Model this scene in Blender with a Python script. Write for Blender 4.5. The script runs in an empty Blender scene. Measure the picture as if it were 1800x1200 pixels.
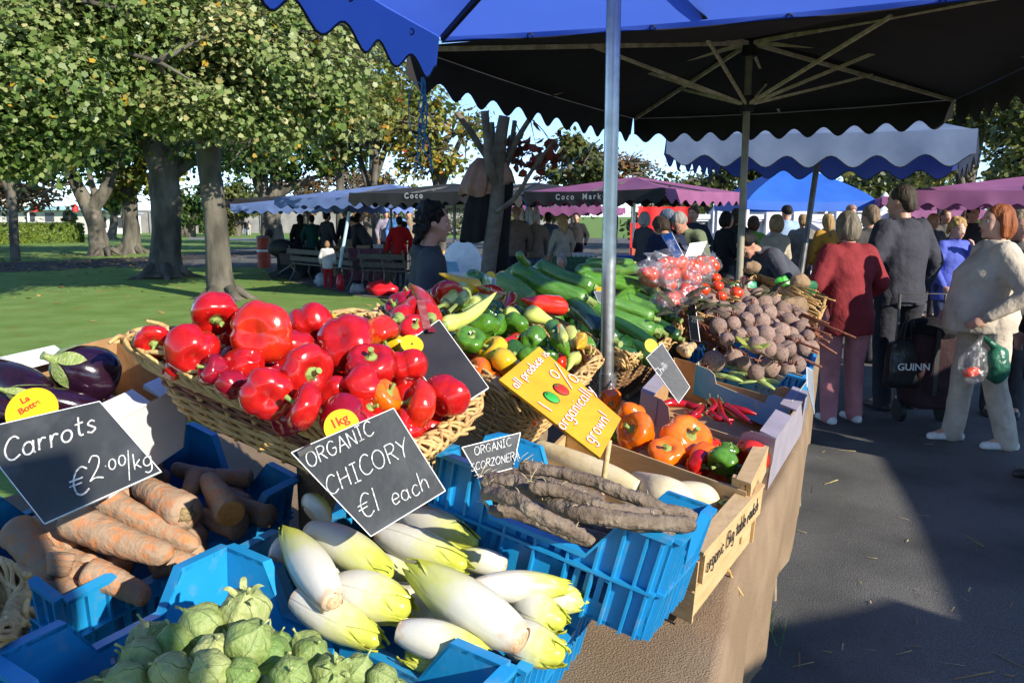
import bpy, bmesh, math, random
import numpy as np
from mathutils import Vector, Matrix, Euler, Quaternion, noise
SC = bpy.context.scene
COL = SC.collection
PI = math.pi
R = math.radians
# ------------------------------------------------------------------ camera, sky, sun, exposure
FPX = 1400.0
PITCH = math.atan(220.0 / FPX)
EYE = Vector((0, 0, 1.6))
cam = bpy.data.cameras.new('camera'); cam.sensor_width = 36.0; cam.lens = 36.0 * FPX / 1800.0
cam.clip_start = 0.05; cam.clip_end = 6000
camo = bpy.data.objects.new('camera', cam); COL.objects.link(camo)
camo.location = EYE; camo.rotation_euler = (PI / 2 - PITCH, 0, 0)
SC.camera = camo
SUN_EL = R(24.5)
SUN_D = Vector((-0.70, 0.71, 0)).normalized()
LIGHT = Vector((SUN_D.x * math.cos(SUN_EL), SUN_D.y * math.cos(SUN_EL), -math.sin(SUN_EL)))
sun = bpy.data.lights.new('sun', 'SUN'); sun.energy = 4.4; sun.angle = R(0.5); sun.color = (1.0, 0.93, 0.80)
suno = bpy.data.objects.new('sun', sun); COL.objects.link(suno)
suno.rotation_euler = LIGHT.to_track_quat('-Z', 'Y').to_euler(); suno.location = (6, -8, 8)
W = bpy.data.worlds.new('World'); SC.world = W; W.use_nodes = True
wn = W.node_tree.nodes; wn.clear()
sky = wn.new('ShaderNodeTexSky'); sky.sky_type = 'NISHITA'; sky.sun_disc = False
sky.sun_elevation = SUN_EL; sky.sun_rotation = math.atan2(-SUN_D.x, -SUN_D.y)
sky.air_density = 0.6; sky.dust_density = 0.0; sky.ozone_density = 3.6
bgd = wn.new('ShaderNodeBackground'); bgd.inputs['Strength'].default_value = 0.15
wo = wn.new('ShaderNodeOutputWorld')
W.node_tree.links.new(sky.outputs[0], bgd.inputs[0]); W.node_tree.links.new(bgd.outputs[0], wo.inputs[0])
SC.view_settings.view_transform = 'Standard'; SC.view_settings.look = 'None'
SC.view_settings.exposure = 0.95; SC.view_settings.gamma = 1.0
SC.render.engine = 'CYCLES'
SC.cycles.max_bounces = 8; SC.cycles.transparent_max_bounces = 16
SC.cycles.use_denoising = True

# ------------------------------------------------------------------ helpers
_F = Vector((0, math.cos(PITCH), -math.sin(PITCH))); _U = Vector((0, math.sin(PITCH), math.cos(PITCH))); _R = Vector((1, 0, 0))
def ray(px, py): return _F + _R * ((px - 900) / FPX) - _U * ((py - 600) / FPX)
def PZ(px, py, z):                       # the point at height z
 d = ray(px, py); return EYE + d * ((z - EYE.z) / d.z)
def PY(px, py, y):                       # the point at distance y
 d = ray(px, py); return EYE + d * (y / d.y)
def XY(px, y): return (px - 900) / FPX * y      # x of a pixel column near the horizon at distance y

class MB:
 def __init__(s): s.v = []; s.f = []; s.m = []; s.k = 0
 def add(s, vs, fs, m=None):
  o = len(s.v); s.v += [Vector(p) for p in vs]; s.f += [[i + o for i in f] for f in fs]
  s.m += [s.k if m is None else m] * len(fs); return s
 def xf(s, M, start=0):
  for i in range(start, len(s.v)): s.v[i] = M @ s.v[i]
  return s
 def box(s, c, size, M=None, taper=1.0):
  x, y, z = [a / 2 for a in size]; c = Vector(c)
  vs = []
  for dz in (-1, 1):
   k = taper if dz > 0 else 1
   for dx, dy in ((-1, -1), (1, -1), (1, 1), (-1, 1)):
    p = Vector((dx * x * k, dy * y * k, dz * z)); vs.append(c + (M @ p if M else p))
  return s.add(vs, [(3, 2, 1, 0), (4, 5, 6, 7), (0, 1, 5, 4), (1, 2, 6, 5), (2, 3, 7, 6), (3, 0, 4, 7)])
 def hexa(s, p):                       # eight corners, bottom loop then top loop
  return s.add(p, [(3, 2, 1, 0), (4, 5, 6, 7), (0, 1, 5, 4), (1, 2, 6, 5), (2, 3, 7, 6), (3, 0, 4, 7)])
 def beam(s, a, b, w, h, up=(0, 0, 1)):
  a = Vector(a); b = Vector(b); d = (b - a).normalized(); up = Vector(up)
  x = d.cross(up)
  if x.length < 1e-4: x = d.cross(Vector((1, 0, 0)))
  x.normalize(); u = x.cross(d).normalized()
  vs = [p + x * (w / 2 * i) + u * (h / 2 * j) for p in (a, b) for i, j in ((-1, -1), (1, -1), (1, 1), (-1, 1))]
  return s.hexa(vs)
 def tube(s, pts, rad, n=8, cap=True, closed=False):
  pts = [Vector(p) for p in pts]; N = len(pts)
  if not hasattr(rad, '__len__'): rad = [rad] * N
  up = None; rings = []
  for i in range(N):
   if closed: t = pts[(i + 1) % N] - pts[i - 1]
   else: t = pts[min(i + 1, N - 1)] - pts[max(i - 1, 0)]
   if t.length < 1e-9: t = Vector((0, 0, 1))
   t.normalize()
   if up is None:
    up = t.orthogonal().normalized()
   up = (up - t * up.dot(t))
   if up.length < 1e-6: up = t.orthogonal()
   up.normalize(); b = t.cross(up)
   rings.append([pts[i] + (up * math.cos(2 * PI * k / n) + b * math.sin(2 * PI * k / n)) * rad[i] for k in range(n)])
  vs = [p for r in rings for p in r]; fs = []
  for i in range(N if closed else N - 1):
   j = (i + 1) % N
   for k in range(n):
    l = (k + 1) % n; fs.append((i * n + k, i * n + l, j * n + l, j * n + k))
  if cap and not closed:
   fs.append(tuple(range(n - 1, -1, -1))); fs.append(tuple((N - 1) * n + k for k in range(n)))
  return s.add(vs, fs)
 def loft(s, rings, n=16, cap=True):   # rings: (centre, rx, ry) horizontal ellipses
  vs = []; fs = []
  for c, rx, ry in rings:
   for k in range(n):
    a = 2 * PI * k / n; vs.append((c[0] + rx * math.cos(a), c[1] + ry * math.sin(a), c[2]))
  for i in range(len(rings) - 1):
   for k in range(n):
    l = (k + 1) % n; fs.append((i * n + k, i * n + l, (i + 1) * n + l, (i + 1) * n + k))
  if cap:
   fs.append(tuple(range(n - 1, -1, -1))); fs.append(tuple((len(rings) - 1) * n + k for k in range(n)))
  return s.add(vs, fs)
 def ball(s, c, r, n=12, m=8, M=None):
  if not hasattr(r, '__len__'): r = (r, r, r)
  c = Vector(c); vs = []; fs = []
  for i in range(m + 1):
   th = PI * i / m
   for k in range(n):
    a = 2 * PI * k / n
    p = Vector((r[0] * math.sin(th) * math.cos(a), r[1] * math.sin(th) * math.sin(a), r[2] * math.cos(th)))
    vs.append(c + (M @ p if M else p))
  for i in range(m):
   for k in range(n):
    l = (k + 1) % n
    if i == 0: fs.append((k, (i + 1) * n + k, (i + 1) * n + l))
    elif i == m - 1: fs.append((i * n + k, (i + 1) * n + k, i * n + l))
    else: fs.append((i * n + k, (i + 1) * n + k, (i + 1) * n + l, i * n + l))
  return s.add(vs, fs)
 def limb(s, pts, rad, n=10):
  for i in range(len(pts) - 1):
   s.tube([pts[i], pts[i + 1]], [rad[i], rad[i + 1]], n)
  for p, r in zip(pts, rad): s.ball(p, r, n, 6)
  return s
 def lathe(s, prof, n=16, M=None, mod=None):  # prof: (r, z); mod(angle, i) multiplies the radius
  vs = []; fs = []; st = len(s.v)
  for i, (r, z) in enumerate(prof):
   for k in range(n):
    a = 2 * PI * k / n; q = r * (mod(a, i) if mod else 1)
    p = Vector((q * math.cos(a), q * math.sin(a), z)); vs.append(M @ p if M else p)
  for i in range(len(prof) - 1):
   for k in range(n):
    l = (k + 1) % n; fs.append((i * n + k, i * n + l, (i + 1) * n + l, (i + 1) * n + k))
  fs.append(tuple(range(n - 1, -1, -1))); fs.append(tuple((len(prof) - 1) * n + k for k in range(n)))
  return s.add(vs, fs)
 def grid(s, fn, nu, nv, thick=0, wrap=False):
  vs = [fn(i / nu, j / nv) for j in range(nv + 1) for i in range(nu + 1)]
  fs = [(j * (nu + 1) + i, j * (nu + 1) + i + 1, (j + 1) * (nu + 1) + i + 1, (j + 1) * (nu + 1) + i) for j in range(nv) for i in range(nu)]
  return s.add(vs, fs)
 def poly(s, pts, depth_vec):          # prism: outline extruded by a vector
  n = len(pts); d = Vector(depth_vec); pts = [Vector(p) for p in pts]
  return s.add(pts + [p + d for p in pts], [tuple(range(n - 1, -1, -1)), tuple(range(n, 2 * n))] + [(i, (i + 1) % n, n + (i + 1) % n, n + i) for i in range(n)])
 def mesh(s, name, mats=None, smooth=True, off=None):
  me = bpy.data.meshes.new(name)
  vs = s.v if off is None else [p - off for p in s.v]
  me.from_pydata([tuple(p) for p in vs], [], s.f); me.validate(clean_customdata=False)
  if mats is not None:
   for m in (mats if isinstance(mats, (list, tuple)) else [mats]): me.materials.append(m)
  if any(s.m) and len(me.polygons) == len(s.m): me.polygons.foreach_set('material_index', s.m)
  if smooth is not False and len(me.polygons):
   me.polygons.foreach_set('use_smooth', [True] * len(me.polygons))
   if smooth is not True: me.set_sharp_from_angle(angle=R(smooth))
  me.update(); return me

def tag(o, label=None, cat=None, group=None, kind=None):
 if label: o['label'] = label
 if cat: o['category'] = cat
 if group: o['group'] = group
 if kind: o['kind'] = kind
 return o
def link(name, me, parent=None, M=None):
 o = bpy.data.objects.new(name, me); COL.objects.link(o)
 if parent is not None: o.parent = parent
 if M is not None: o.matrix_basis = M
 return o
def thing(name, label, cat, loc=(0, 0, 0), group=None):
 return tag(link(name, None, None, Matrix.Translation(Vector(loc))), label, cat, group)
def absloc(o):
 p = Vector(o.location)
 while o.parent: o = o.parent; p += o.location
 return p
def part(name, mb, mats, parent, smooth=35, label=None):     # geometry given in world coordinates
 o = link(name, mb.mesh(name, mats, smooth, absloc(parent)), parent)
 if label: o['label'] = label
 return o
def solid(name, mb, mats, label, cat, loc, group=None, smooth=35, kind=None):   # one-mesh thing, world coordinates
 loc = Vector(loc)
 return tag(link(name, mb.mesh(name, mats, smooth, loc), None, Matrix.Translation(loc)), label, cat, group, kind)
def struct(name, mb, mats, smooth=35):
 return tag(link(name, mb.mesh(name, mats, smooth)), kind='structure')
def setmat(o, m, i=0):
 if m is None: return o
 o.material_slots[i].link = 'OBJECT'; o.material_slots[i].material = m; return o
def evalmesh(me, mods, name):
 o = bpy.data.objects.new('tmp', me); COL.objects.link(o)
 for t, kw in mods:
  md = o.modifiers.new(t, t)
  for k, v in kw.items(): setattr(md, k, v)
 dg = bpy.context.evaluated_depsgraph_get(); dg.update()
 r = bpy.data.meshes.new_from_object(o.evaluated_get(dg)); r.name = name
 bpy.data.objects.remove(o); bpy.data.meshes.remove(me); return r
def blob(mb, voxel, mats, name, it=4, fold=0):
 me = evalmesh(mb.mesh('t', None, True), [('REMESH', dict(mode='VOXEL', voxel_size=voxel)), ('SMOOTH', dict(factor=0.6, iterations=it))], name)
 for m in (mats if isinstance(mats, (list, tuple)) else [mats]): me.materials.append(m)
 me.polygons.foreach_set('use_smooth', [True] * len(me.polygons))
 if fold:
  vs = [v.co + v.normal * fold * (noise.noise(Vector((v.co.x * 8, v.co.y * 8, v.co.z * 5 + v.co.x * 6))) + .5 * noise.noise(v.co * 19)) for v in me.vertices]
  me.vertices.foreach_set('co', [c for v in vs for c in v]); me.update()
 return me
def crom(pts, per=6, closed=False):
 pts = [Vector(p) if len(p) == 3 else Vector((p[0], p[1], 0)) for p in pts]; N = len(pts); out = []
 if N < 3 and not closed:
  return [pts[0].lerp(pts[-1], i / per) for i in range(per + 1)]
 for i in range(N if closed else N - 1):
  if closed: p0, p1, p2, p3 = pts[i - 1], pts[i], pts[(i + 1) % N], pts[(i + 2) % N]
  else: p0, p1, p2, p3 = pts[max(i - 1, 0)], pts[i], pts[i + 1], pts[min(i + 2, N - 1)]
  for k in range(per):
   t = k / per
   out.append(0.5 * ((2 * p1) + (p2 - p0) * t + (2 * p0 - 5 * p1 + 4 * p2 - p3) * t * t + (3 * p1 - p0 - 3 * p2 + p3) * t ** 3))
 if not closed: out.append(pts[-1])
 return out
def fbm(p, sc=1.0, o=3): return noise.fractal(Vector(p) * sc, 1.0, 2.0, o)
def frame(x, y, z, loc):
 M = Matrix((x, y, z)).transposed().to_4x4(); M.translation = loc; return M
def zframe(zdir, loc, roll=0.0, scale=1.0):     # local +Z along zdir
 q = Vector(zdir).normalized().to_track_quat('Z', 'Y')
 return Matrix.Translation(Vector(loc)) @ q.to_matrix().to_4x4() @ Matrix.Rotation(roll, 4, 'Z') @ (Matrix.Diagonal((*scale, 1)) if hasattr(scale, '__len__') else Matrix.Scale(scale, 4))

# ------------------------------------------------------------------ materials
def _new(name):
 m = bpy.data.materials.new(name); m.use_nodes = True
 nt = m.node_tree; b = nt.nodes['Principled BSDF']; return m, nt, b
def mat(name, col, rough=0.5, col2=None, scale=20.0, lo=0.35, hi=0.65, bump=0.0, bscale=None, metal=0.0, spec=0.5, coat=0.0, trans=0.0,
  stretch=None, detail=4.0, sss=0.0, col3=None, scale3=5.0, lo3=0.5, hi3=0.7, vary=0.0, sheen=0.0, coord='Object', alpha=1.0):
 m, nt, b = _new(name); L = nt.links.new
 c4 = lambda c: (c[0], c[1], c[2], 1)
 b.inputs['Base Color'].default_value = c4(col); b.inputs['Roughness'].default_value = rough
 b.inputs['Metallic'].default_value = metal; b.inputs['Specular IOR Level'].default_value = spec
 b.inputs['Coat Weight'].default_value = coat; b.inputs['Coat Roughness'].default_value = 0.15
 if sss: b.inputs['Subsurface Weight'].default_value = sss; b.inputs['Subsurface Radius'].default_value = (0.02, 0.01, 0.005); b.inputs['Subsurface Scale'].default_value = 0.3
 if sheen: b.inputs['Sheen Weight'].default_value = sheen
 tc = nt.nodes.new('ShaderNodeTexCoord'); src = tc.outputs[coord]
 if stretch:
  mp = nt.nodes.new('ShaderNodeMapping'); mp.inputs['Scale'].default_value = stretch; L(src, mp.inputs[0]); src = mp.outputs[0]
 out = None
 def noisefac(sc, lo, hi):
  n = nt.nodes.new('ShaderNodeTexNoise'); n.inputs['Scale'].default_value = sc; n.inputs['Detail'].default_value = detail; L(src, n.inputs['Vector'])
  r = nt.nodes.new('ShaderNodeMapRange'); r.inputs[1].default_value = lo; r.inputs[2].default_value = hi; L(n.outputs['Fac'], r.inputs[0]); return r.outputs[0]
 def mix(a, bcol, fac):
  x = nt.nodes.new('ShaderNodeMix'); x.data_type = 'RGBA'; L(fac, x.inputs[0])
  if isinstance(a, tuple): x.inputs[6].default_value = a
  else: L(a, x.inputs[6])
  x.inputs[7].default_value = bcol; return x.outputs[2]
 if col2 is not None: out = mix(c4(col), c4(col2), noisefac(scale, lo, hi))
 if col3 is not None: out = mix(out if out is not None else c4(col), c4(col3), noisefac(scale3, lo3, hi3))
 if vary:
  oi = nt.nodes.new('ShaderNodeObjectInfo'); h = nt.nodes.new('ShaderNodeHueSaturation')
  r = nt.nodes.new('ShaderNodeMapRange'); r.inputs[3].default_value = 1 - vary; r.inputs[4].default_value = 1 + vary; L(oi.outputs['Random'], r.inputs[0]); L(r.outputs[0], h.inputs['Value'])
  if out is not None: L(out, h.inputs['Color'])
  else: h.inputs['Color'].default_value = c4(col)
  out = h.outputs[0]
 if out is not None: L(out, b.inputs['Base Color'])
 if bump:
  n = nt.nodes.new('ShaderNodeTexNoise'); n.inputs['Scale'].default_value = bscale or scale; n.inputs['Detail'].default_value = 5; L(src, n.inputs['Vector'])
  bp = nt.nodes.new('ShaderNodeBump'); bp.inputs['Strength'].default_value = min(1, bump); bp.inputs['Distance'].default_value = 0.02 if bump <= 1 else 0.02 * bump
  L(n.outputs['Fac'], bp.inputs['Height']); L(bp.outputs[0], b.inputs['Normal'])
 if trans:
  t = nt.nodes.new('ShaderNodeBsdfTranslucent'); s = nt.nodes.new('ShaderNodeMixShader'); s.inputs[0].default_value = trans
  if out is not None: L(out, t.inputs[0])
  else: t.inputs[0].default_value = c4(col)
  o = nt.nodes['Material Output']; L(b.outputs[0], s.inputs[1]); L(t.outputs[0], s.inputs[2]); L(s.outputs[0], o.inputs[0])
 return m
def ramp_mat(name, stops, rough=0.4, axis=2, nz=0.0, nscale=8.0, bump=0.0, bscale=40, coat=0.0, trans=0.0, sss=0.0, coord='Generated', spec=0.5):
 m, nt, b = _new(name); L = nt.links.new
 b.inputs['Roughness'].default_value = rough; b.inputs['Coat Weight'].default_value = coat; b.inputs['Coat Roughness'].default_value = 0.06; b.inputs['Specular IOR Level'].default_value = spec
 if sss: b.inputs['Subsurface Weight'].default_value = sss; b.inputs['Subsurface Radius'].default_value = (0.02, 0.015, 0.008); b.inputs['Subsurface Scale'].default_value = 0.3
 tc = nt.nodes.new('ShaderNodeTexCoord'); sp = nt.nodes.new('ShaderNodeSeparateXYZ'); L(tc.outputs[coord], sp.inputs[0])
 v = sp.outputs[axis]
 if nz:
  n = nt.nodes.new('ShaderNodeTexNoise'); n.inputs['Scale'].default_value = nscale; L(tc.outputs['Object'], n.inputs['Vector'])
  a = nt.nodes.new('ShaderNodeMath'); a.operation = 'MULTIPLY_ADD'; L(n.outputs['Fac'], a.inputs[0]); a.inputs[1].default_value = nz; L(v, a.inputs[2])
  a2 = nt.nodes.new('ShaderNodeMath'); a2.operation = 'SUBTRACT'; L(a.outputs[0], a2.inputs[0]); a2.inputs[1].default_value = nz / 2; v = a2.outputs[0]
 cr = nt.nodes.new('ShaderNodeValToRGB'); L(v, cr.inputs[0]); e = cr.color_ramp.elements
 while len(e) < len(stops): e.new(0.5)
 for i, (p, c) in enumerate(stops): e[i].position = p; e[i].color = (c[0], c[1], c[2], 1)
 L(cr.outputs[0], b.inputs['Base Color'])
 if bump:
  n = nt.nodes.new('ShaderNodeTexNoise'); n.inputs['Scale'].default_value = bscale; L(tc.outputs['Object'], n.inputs['Vector'])
  bp = nt.nodes.new('ShaderNodeBump'); bp.inputs['Strength'].default_value = bump; bp.inputs['Distance'].default_value = 0.01; L(n.outputs['Fac'], bp.inputs['Height']); L(bp.outputs[0], b.inputs['Normal'])
 if trans:
  t = nt.nodes.new('ShaderNodeBsdfTranslucent'); s = nt.nodes.new('ShaderNodeMixShader'); s.inputs[0].default_value = trans; L(cr.outputs[0], t.inputs[0])
  L(b.outputs[0], s.inputs[1]); L(t.outputs[0], s.inputs[2]); L(s.outputs[0], nt.nodes['Material Output'].inputs[0])
 return m
_cloth = {}
def cloth(col, rough=0.85):
 k = tuple(round(c, 3) for c in col)
 if k not in _cloth:
  _cloth[k] = mat('cloth_fabric', col, rough, tuple(c * 0.66 for c in col), 7.0, 0.3, 0.7, bump=0.9, bscale=13.0, spec=0.2)
 return _cloth[k]
_plain = {}
def plain(col, rough=0.6, metal=0.0):
 k = tuple(round(c, 3) for c in col) + (rough, metal)
 if k not in _plain:
  _plain[k] = mat('painted_surface', col, rough, tuple(c * 0.8 for c in col), 14.0, 0.35, 0.7, bump=0.08, bscale=60, metal=metal)
 return _plain[k]
M_STEEL = mat('galvanised_steel', (0.55, 0.55, 0.54), 0.33, (0.38, 0.38, 0.37), 9, metal=0.9, bump=0.05, bscale=50)
M_DARKPOLE = mat('dark_pole_metal', (0.10, 0.10, 0.10), 0.45, (0.17, 0.16, 0.15), 10, metal=0.5)
M_WOODSTRUT = mat('pale_strut_wood', (0.80, 0.71, 0.52), 0.6, (0.5, 0.40, 0.25), 14)
M_BLUECRATE = mat('blue_crate_plastic', (0.008, 0.225, 0.50), 0.38, (0.014, 0.25, 0.52), 7, 0.35, 0.7, bump=0.06, bscale=30, col3=(0.16, 0.26, 0.36), scale3=30, lo3=0.56, hi3=0.95)
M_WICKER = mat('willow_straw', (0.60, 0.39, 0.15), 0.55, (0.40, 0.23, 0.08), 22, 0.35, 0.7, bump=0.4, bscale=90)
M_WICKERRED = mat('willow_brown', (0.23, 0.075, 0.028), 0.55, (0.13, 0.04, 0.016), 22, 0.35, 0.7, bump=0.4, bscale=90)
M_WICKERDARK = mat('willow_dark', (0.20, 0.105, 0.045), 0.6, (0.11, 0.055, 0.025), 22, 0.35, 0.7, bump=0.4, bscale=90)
M_PINE = mat('pale_pine', (0.55, 0.38, 0.19), 0.6, (0.44, 0.28, 0.12), 9, 0.35, 0.7, bump=0.15, bscale=40, stretch=(1, 1, 6), detail=6)
M_CARD = mat('brown_cardboard', (0.40, 0.235, 0.10), 0.8, (0.34, 0.19, 0.08), 30, bump=0.12, bscale=60)
M_CARDW = mat('white_cardboard', (0.74, 0.73, 0.72), 0.6, (0.66, 0.65, 0.66), 10, bump=0.06, bscale=40)
M_CARDSHADE = mat('shaded_white_cardboard', (0.31, 0.275, 0.31), 0.6, (0.26, 0.23, 0.26), 10, bump=0.06, bscale=40)  # white cardboard with its shade mixed into the colour as mauve-grey
M_SLATE = mat('chalkboard', (0.028, 0.031, 0.034), 0.5, (0.055, 0.06, 0.064), 9, 0.42, 0.72, bump=0.05, bscale=60, col3=(0.12, 0.125, 0.13), scale3=14, lo3=0.50, hi3=0.9)
M_CHALK = mat('chalk', (0.74, 0.74, 0.72), 0.9, (0.20, 0.20, 0.20), 260, 0.38, 0.72)
M_YELLOW = mat('yellow_paint', (0.70, 0.335, 0.012), 0.5, (0.62, 0.28, 0.01), 18, bump=0.1, bscale=40)
M_YELTAG = mat('yellow_tag', (0.76, 0.44, 0.01), 0.35)
M_INK = plain((0.015, 0.014, 0.014)); M_REDINK = plain((0.45, 0.035, 0.01)); M_WHITE = plain((0.8, 0.8, 0.78)); M_BLACK = plain((0.012, 0.012, 0.013))
M_GREENSTEM = mat('green_stem', (0.16, 0.26, 0.045), 0.5, (0.30, 0.34, 0.10), 60, bump=0.3, bscale=120)

# ------------------------------------------------------------------ writing
def el(cx, cy, rx, ry, a0=90, a1=450, n=10): return [(cx + rx * math.cos(R(a0 + (a1 - a0) * i / n)), cy + ry * math.sin(R(a0 + (a1 - a0) * i / n))) for i in range(n + 1)]
GL = {
 'C': (.62, [[(.60, .84), (.44, 1), (.2, .9), (.04, .5), (.14, .12), (.36, 0), (.62, .14)]]),
 'A': (.62, [[(0, 0), (.16, .5), (.31, 1)], [(.31, 1), (.46, .5), (.62, 0)], [(.1, .36), (.52, .38)]]),
 'E': (.5, [[(.05, 1), (.05, 0)], [(.05, 1), (.5, 1)], [(.05, .52), (.42, .52)], [(.05, 0), (.5, 0)]]),
 'G': (.66, [[(.60, .84), (.4, 1), (.16, .86), (.04, .5), (.16, .1), (.4, 0), (.6, .18), (.62, .46)], [(.4, .46), (.66, .46)]]),
 'H': (.6, [[(.05, 1), (.05, 0)], [(.55, 1), (.55, 0)], [(.05, .5), (.55, .52)]]),
 'I': (.4, [[(.2, 1), (.2, 0)], [(.02, 1), (.38, 1)], [(.02, 0), (.38, 0)]]),
 'N': (.6, [[(.05, 0), (.05, 1)], [(.05, 1), (.55, 0)], [(.55, 0), (.55, 1)]]),
 'O': (.68, [el(.34, .5, .32, .5)]), 'R': (.58, [[(.06, 0), (.06, 1)], [(.06, 1), (.4, .98), (.52, .76), (.38, .54), (.06, .5)], [(.25, .5), (.56, 0)]]),
 'S': (.5, [[(.46, .88), (.26, 1), (.06, .8), (.22, .55), (.44, .36), (.4, .08), (.18, 0), (.02, .14)]]),
 'Y': (.56, [[(0, 1), (.28, .5)], [(.56, 1), (.28, .5), (.2, 0)]]), 'Z': (.52, [[(.02, 1), (.5, 1)], [(.5, 1), (.02, 0)], [(.02, 0), (.52, 0)]]),
 'K': (.52, [[(.05, 1), (.05, 0)], [(.48, 1), (.06, .45)], [(.2, .6), (.52, 0)]]),
 'a': (.5, [el(.22, .27, .2, .27, 30, 390), [(.42, .55), (.42, .1), (.5, 0)]]), 'b': (.46, [[(.05, 1), (.05, 0)], el(.24, .27, .2, .27, 180, 540)]),
 'c': (.42, [[(.4, .44), (.24, .55), (.05, .34), (.1, .06), (.26, 0), (.42, .1)]]), 'd': (.48, [el(.22, .27, .2, .27, 0, 360), [(.42, 1), (.42, 0)]]),
 'e': (.44, [[(.06, .28), (.4, .3), (.34, .52), (.16, .54), (.04, .28), (.14, .02), (.4, .08)]]),
 'g': (.46, [el(.22, .28, .2, .26, 20, 380), [(.42, .54), (.42, -.2), (.24, -.38), (.05, -.28)]]), 'h': (.46, [[(.05, 1), (.05, 0)], [(.05, .32), (.24, .54), (.4, .4), (.42, 0)]]),
 'i': (.16, [[(.08, .52), (.08, 0)], [(.07, .76), (.09, .8)]]), 'k': (.44, [[(.05, 1), (.05, 0)], [(.38, .54), (.06, .22)], [(.16, .3), (.42, 0)]]), 'l': (.16, [[(.08, 1), (.08, 0)]]),
 'n': (.46, [[(.05, .54), (.05, 0)], [(.05, .32), (.24, .54), (.4, .4), (.42, 0)]]), 'o': (.48, [el(.23, .27, .21, .27)]),
 'p': (.46, [[(.05, .54), (.05, -.4)], el(.24, .27, .2, .27, 180, 540)]), 'r': (.36, [[(.05, .54), (.05, 0)], [(.05, .3), (.18, .52), (.34, .48)]]),
 's': (.38, [[(.34, .46), (.2, .55), (.06, .42), (.2, .28), (.34, .14), (.18, 0), (.02, .08)]]), 't': (.36, [[(.16, .85), (.16, .1), (.32, .02)], [(0, .55), (.34, .58)]]),
 'u': (.46, [[(.05, .54), (.06, .12), (.2, 0), (.38, .14)], [(.4, .54), (.42, 0)]]), 'w': (.6, [[(.02, .54), (.14, 0)], [(.14, 0), (.28, .46)], [(.28, .46), (.42, 0)], [(.42, 0), (.56, .54)]]),
 'y': (.44, [[(.04, .54), (.22, .04)], [(.42, .54), (.2, -.1), (.04, -.36)]]),
 '1': (.2, [[(.1, 1), (.08, 0)]]), '2': (.5, [[(.05, .78), (.2, 1), (.42, .86), (.36, .5), (.02, .02)], [(.02, .02), (.24, .1), (.52, .0)]]), '0': (.48, [el(.23, .4, .2, .34)]),
 '5': (.46, [[(.42, 1), (.1, 1)], [(.1, 1), (.08, .58), (.34, .6), (.42, .3), (.26, 0), (.02, .08)]]),
 '3': (.46, [[(.05, .9), (.28, 1), (.4, .78), (.18, .54), (.42, .32), (.28, 0), (.02, .08)]]),
 '€': (.66, [[(.62, .86), (.44, 1), (.24, .86), (.14, .5), (.22, .1), (.42, -.02), (.64, .12)], [(0, .58), (.46, .6)], [(0, .4), (.42, .42)]]),
 '/': (.36, [[(.2, 1.05), (.1, -.2)]]), '.': (.2, [[(.07, .3), (.12, .33)]]), ',': (.16, [[(.07, .06), (.04, -.08)]]), '%': (.7, [el(.14, .76, .12, .18), [(.62, 1), (.1, 0)], el(.56, .2, .12, .18)]), '!': (.16, [[(.08, 1), (.08, .3)], [(.07, .02), (.09, .05)]]), '-': (.4, [[(.05, .5), (.35, .5)]]), ' ': (.3, [])}
def write(mb, text, M, size, r, slant=0.0, gap=0.10, jit=0.055, seed=1, flat=0.45):   # strokes of chalk or paint lying on the local XY plane of M
 rnd = random.Random(seed); x = 0.0
 for ch in text:
  w, st = GL.get(ch, GL['-'])
  jy = rnd.uniform(-jit, jit); js = 1 + rnd.uniform(-jit, jit)
  for s in st:
   pts = crom([((px * js + slant * py + x) * size, (py * js + jy) * size, 0) for px, py in s], 5)
   rad = [r * (0.8 + 0.35 * abs(noise.noise(Vector((i * .7, x * 3, seed))))) for i in range(len(pts))]
   k = len(mb.v); mb.tube(pts, rad, 6)
   for i in range(k, len(mb.v)): mb.v[i] = M @ Vector((mb.v[i].x, mb.v[i].y, mb.v[i].z * flat))
  x += w + gap
 return x * size
def text_width(text, gap=0.10): return sum(GL.get(c, GL['-'])[0] + gap for c in text) - gap
def printed(text, size, name, m, bold=0.0, depth=0.002, spacing=1.0):   # upright print, local XY plane, centred
 cu = bpy.data.curves.new('t', 'FONT'); cu.body = text; cu.size = size; cu.extrude = depth; cu.offset = bold; cu.align_x = 'CENTER'; cu.align_y = 'CENTER'; cu.space_character = spacing
 o = bpy.data.objects.new('t', cu); COL.objects.link(o)
 dg = bpy.context.evaluated_depsgraph_get(); dg.update()
 me = bpy.data.meshes.new_from_object(o.evaluated_get(dg)); me.name = name; bpy.data.objects.remove(o); me.materials.clear(); me.materials.append(m); return me
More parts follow.
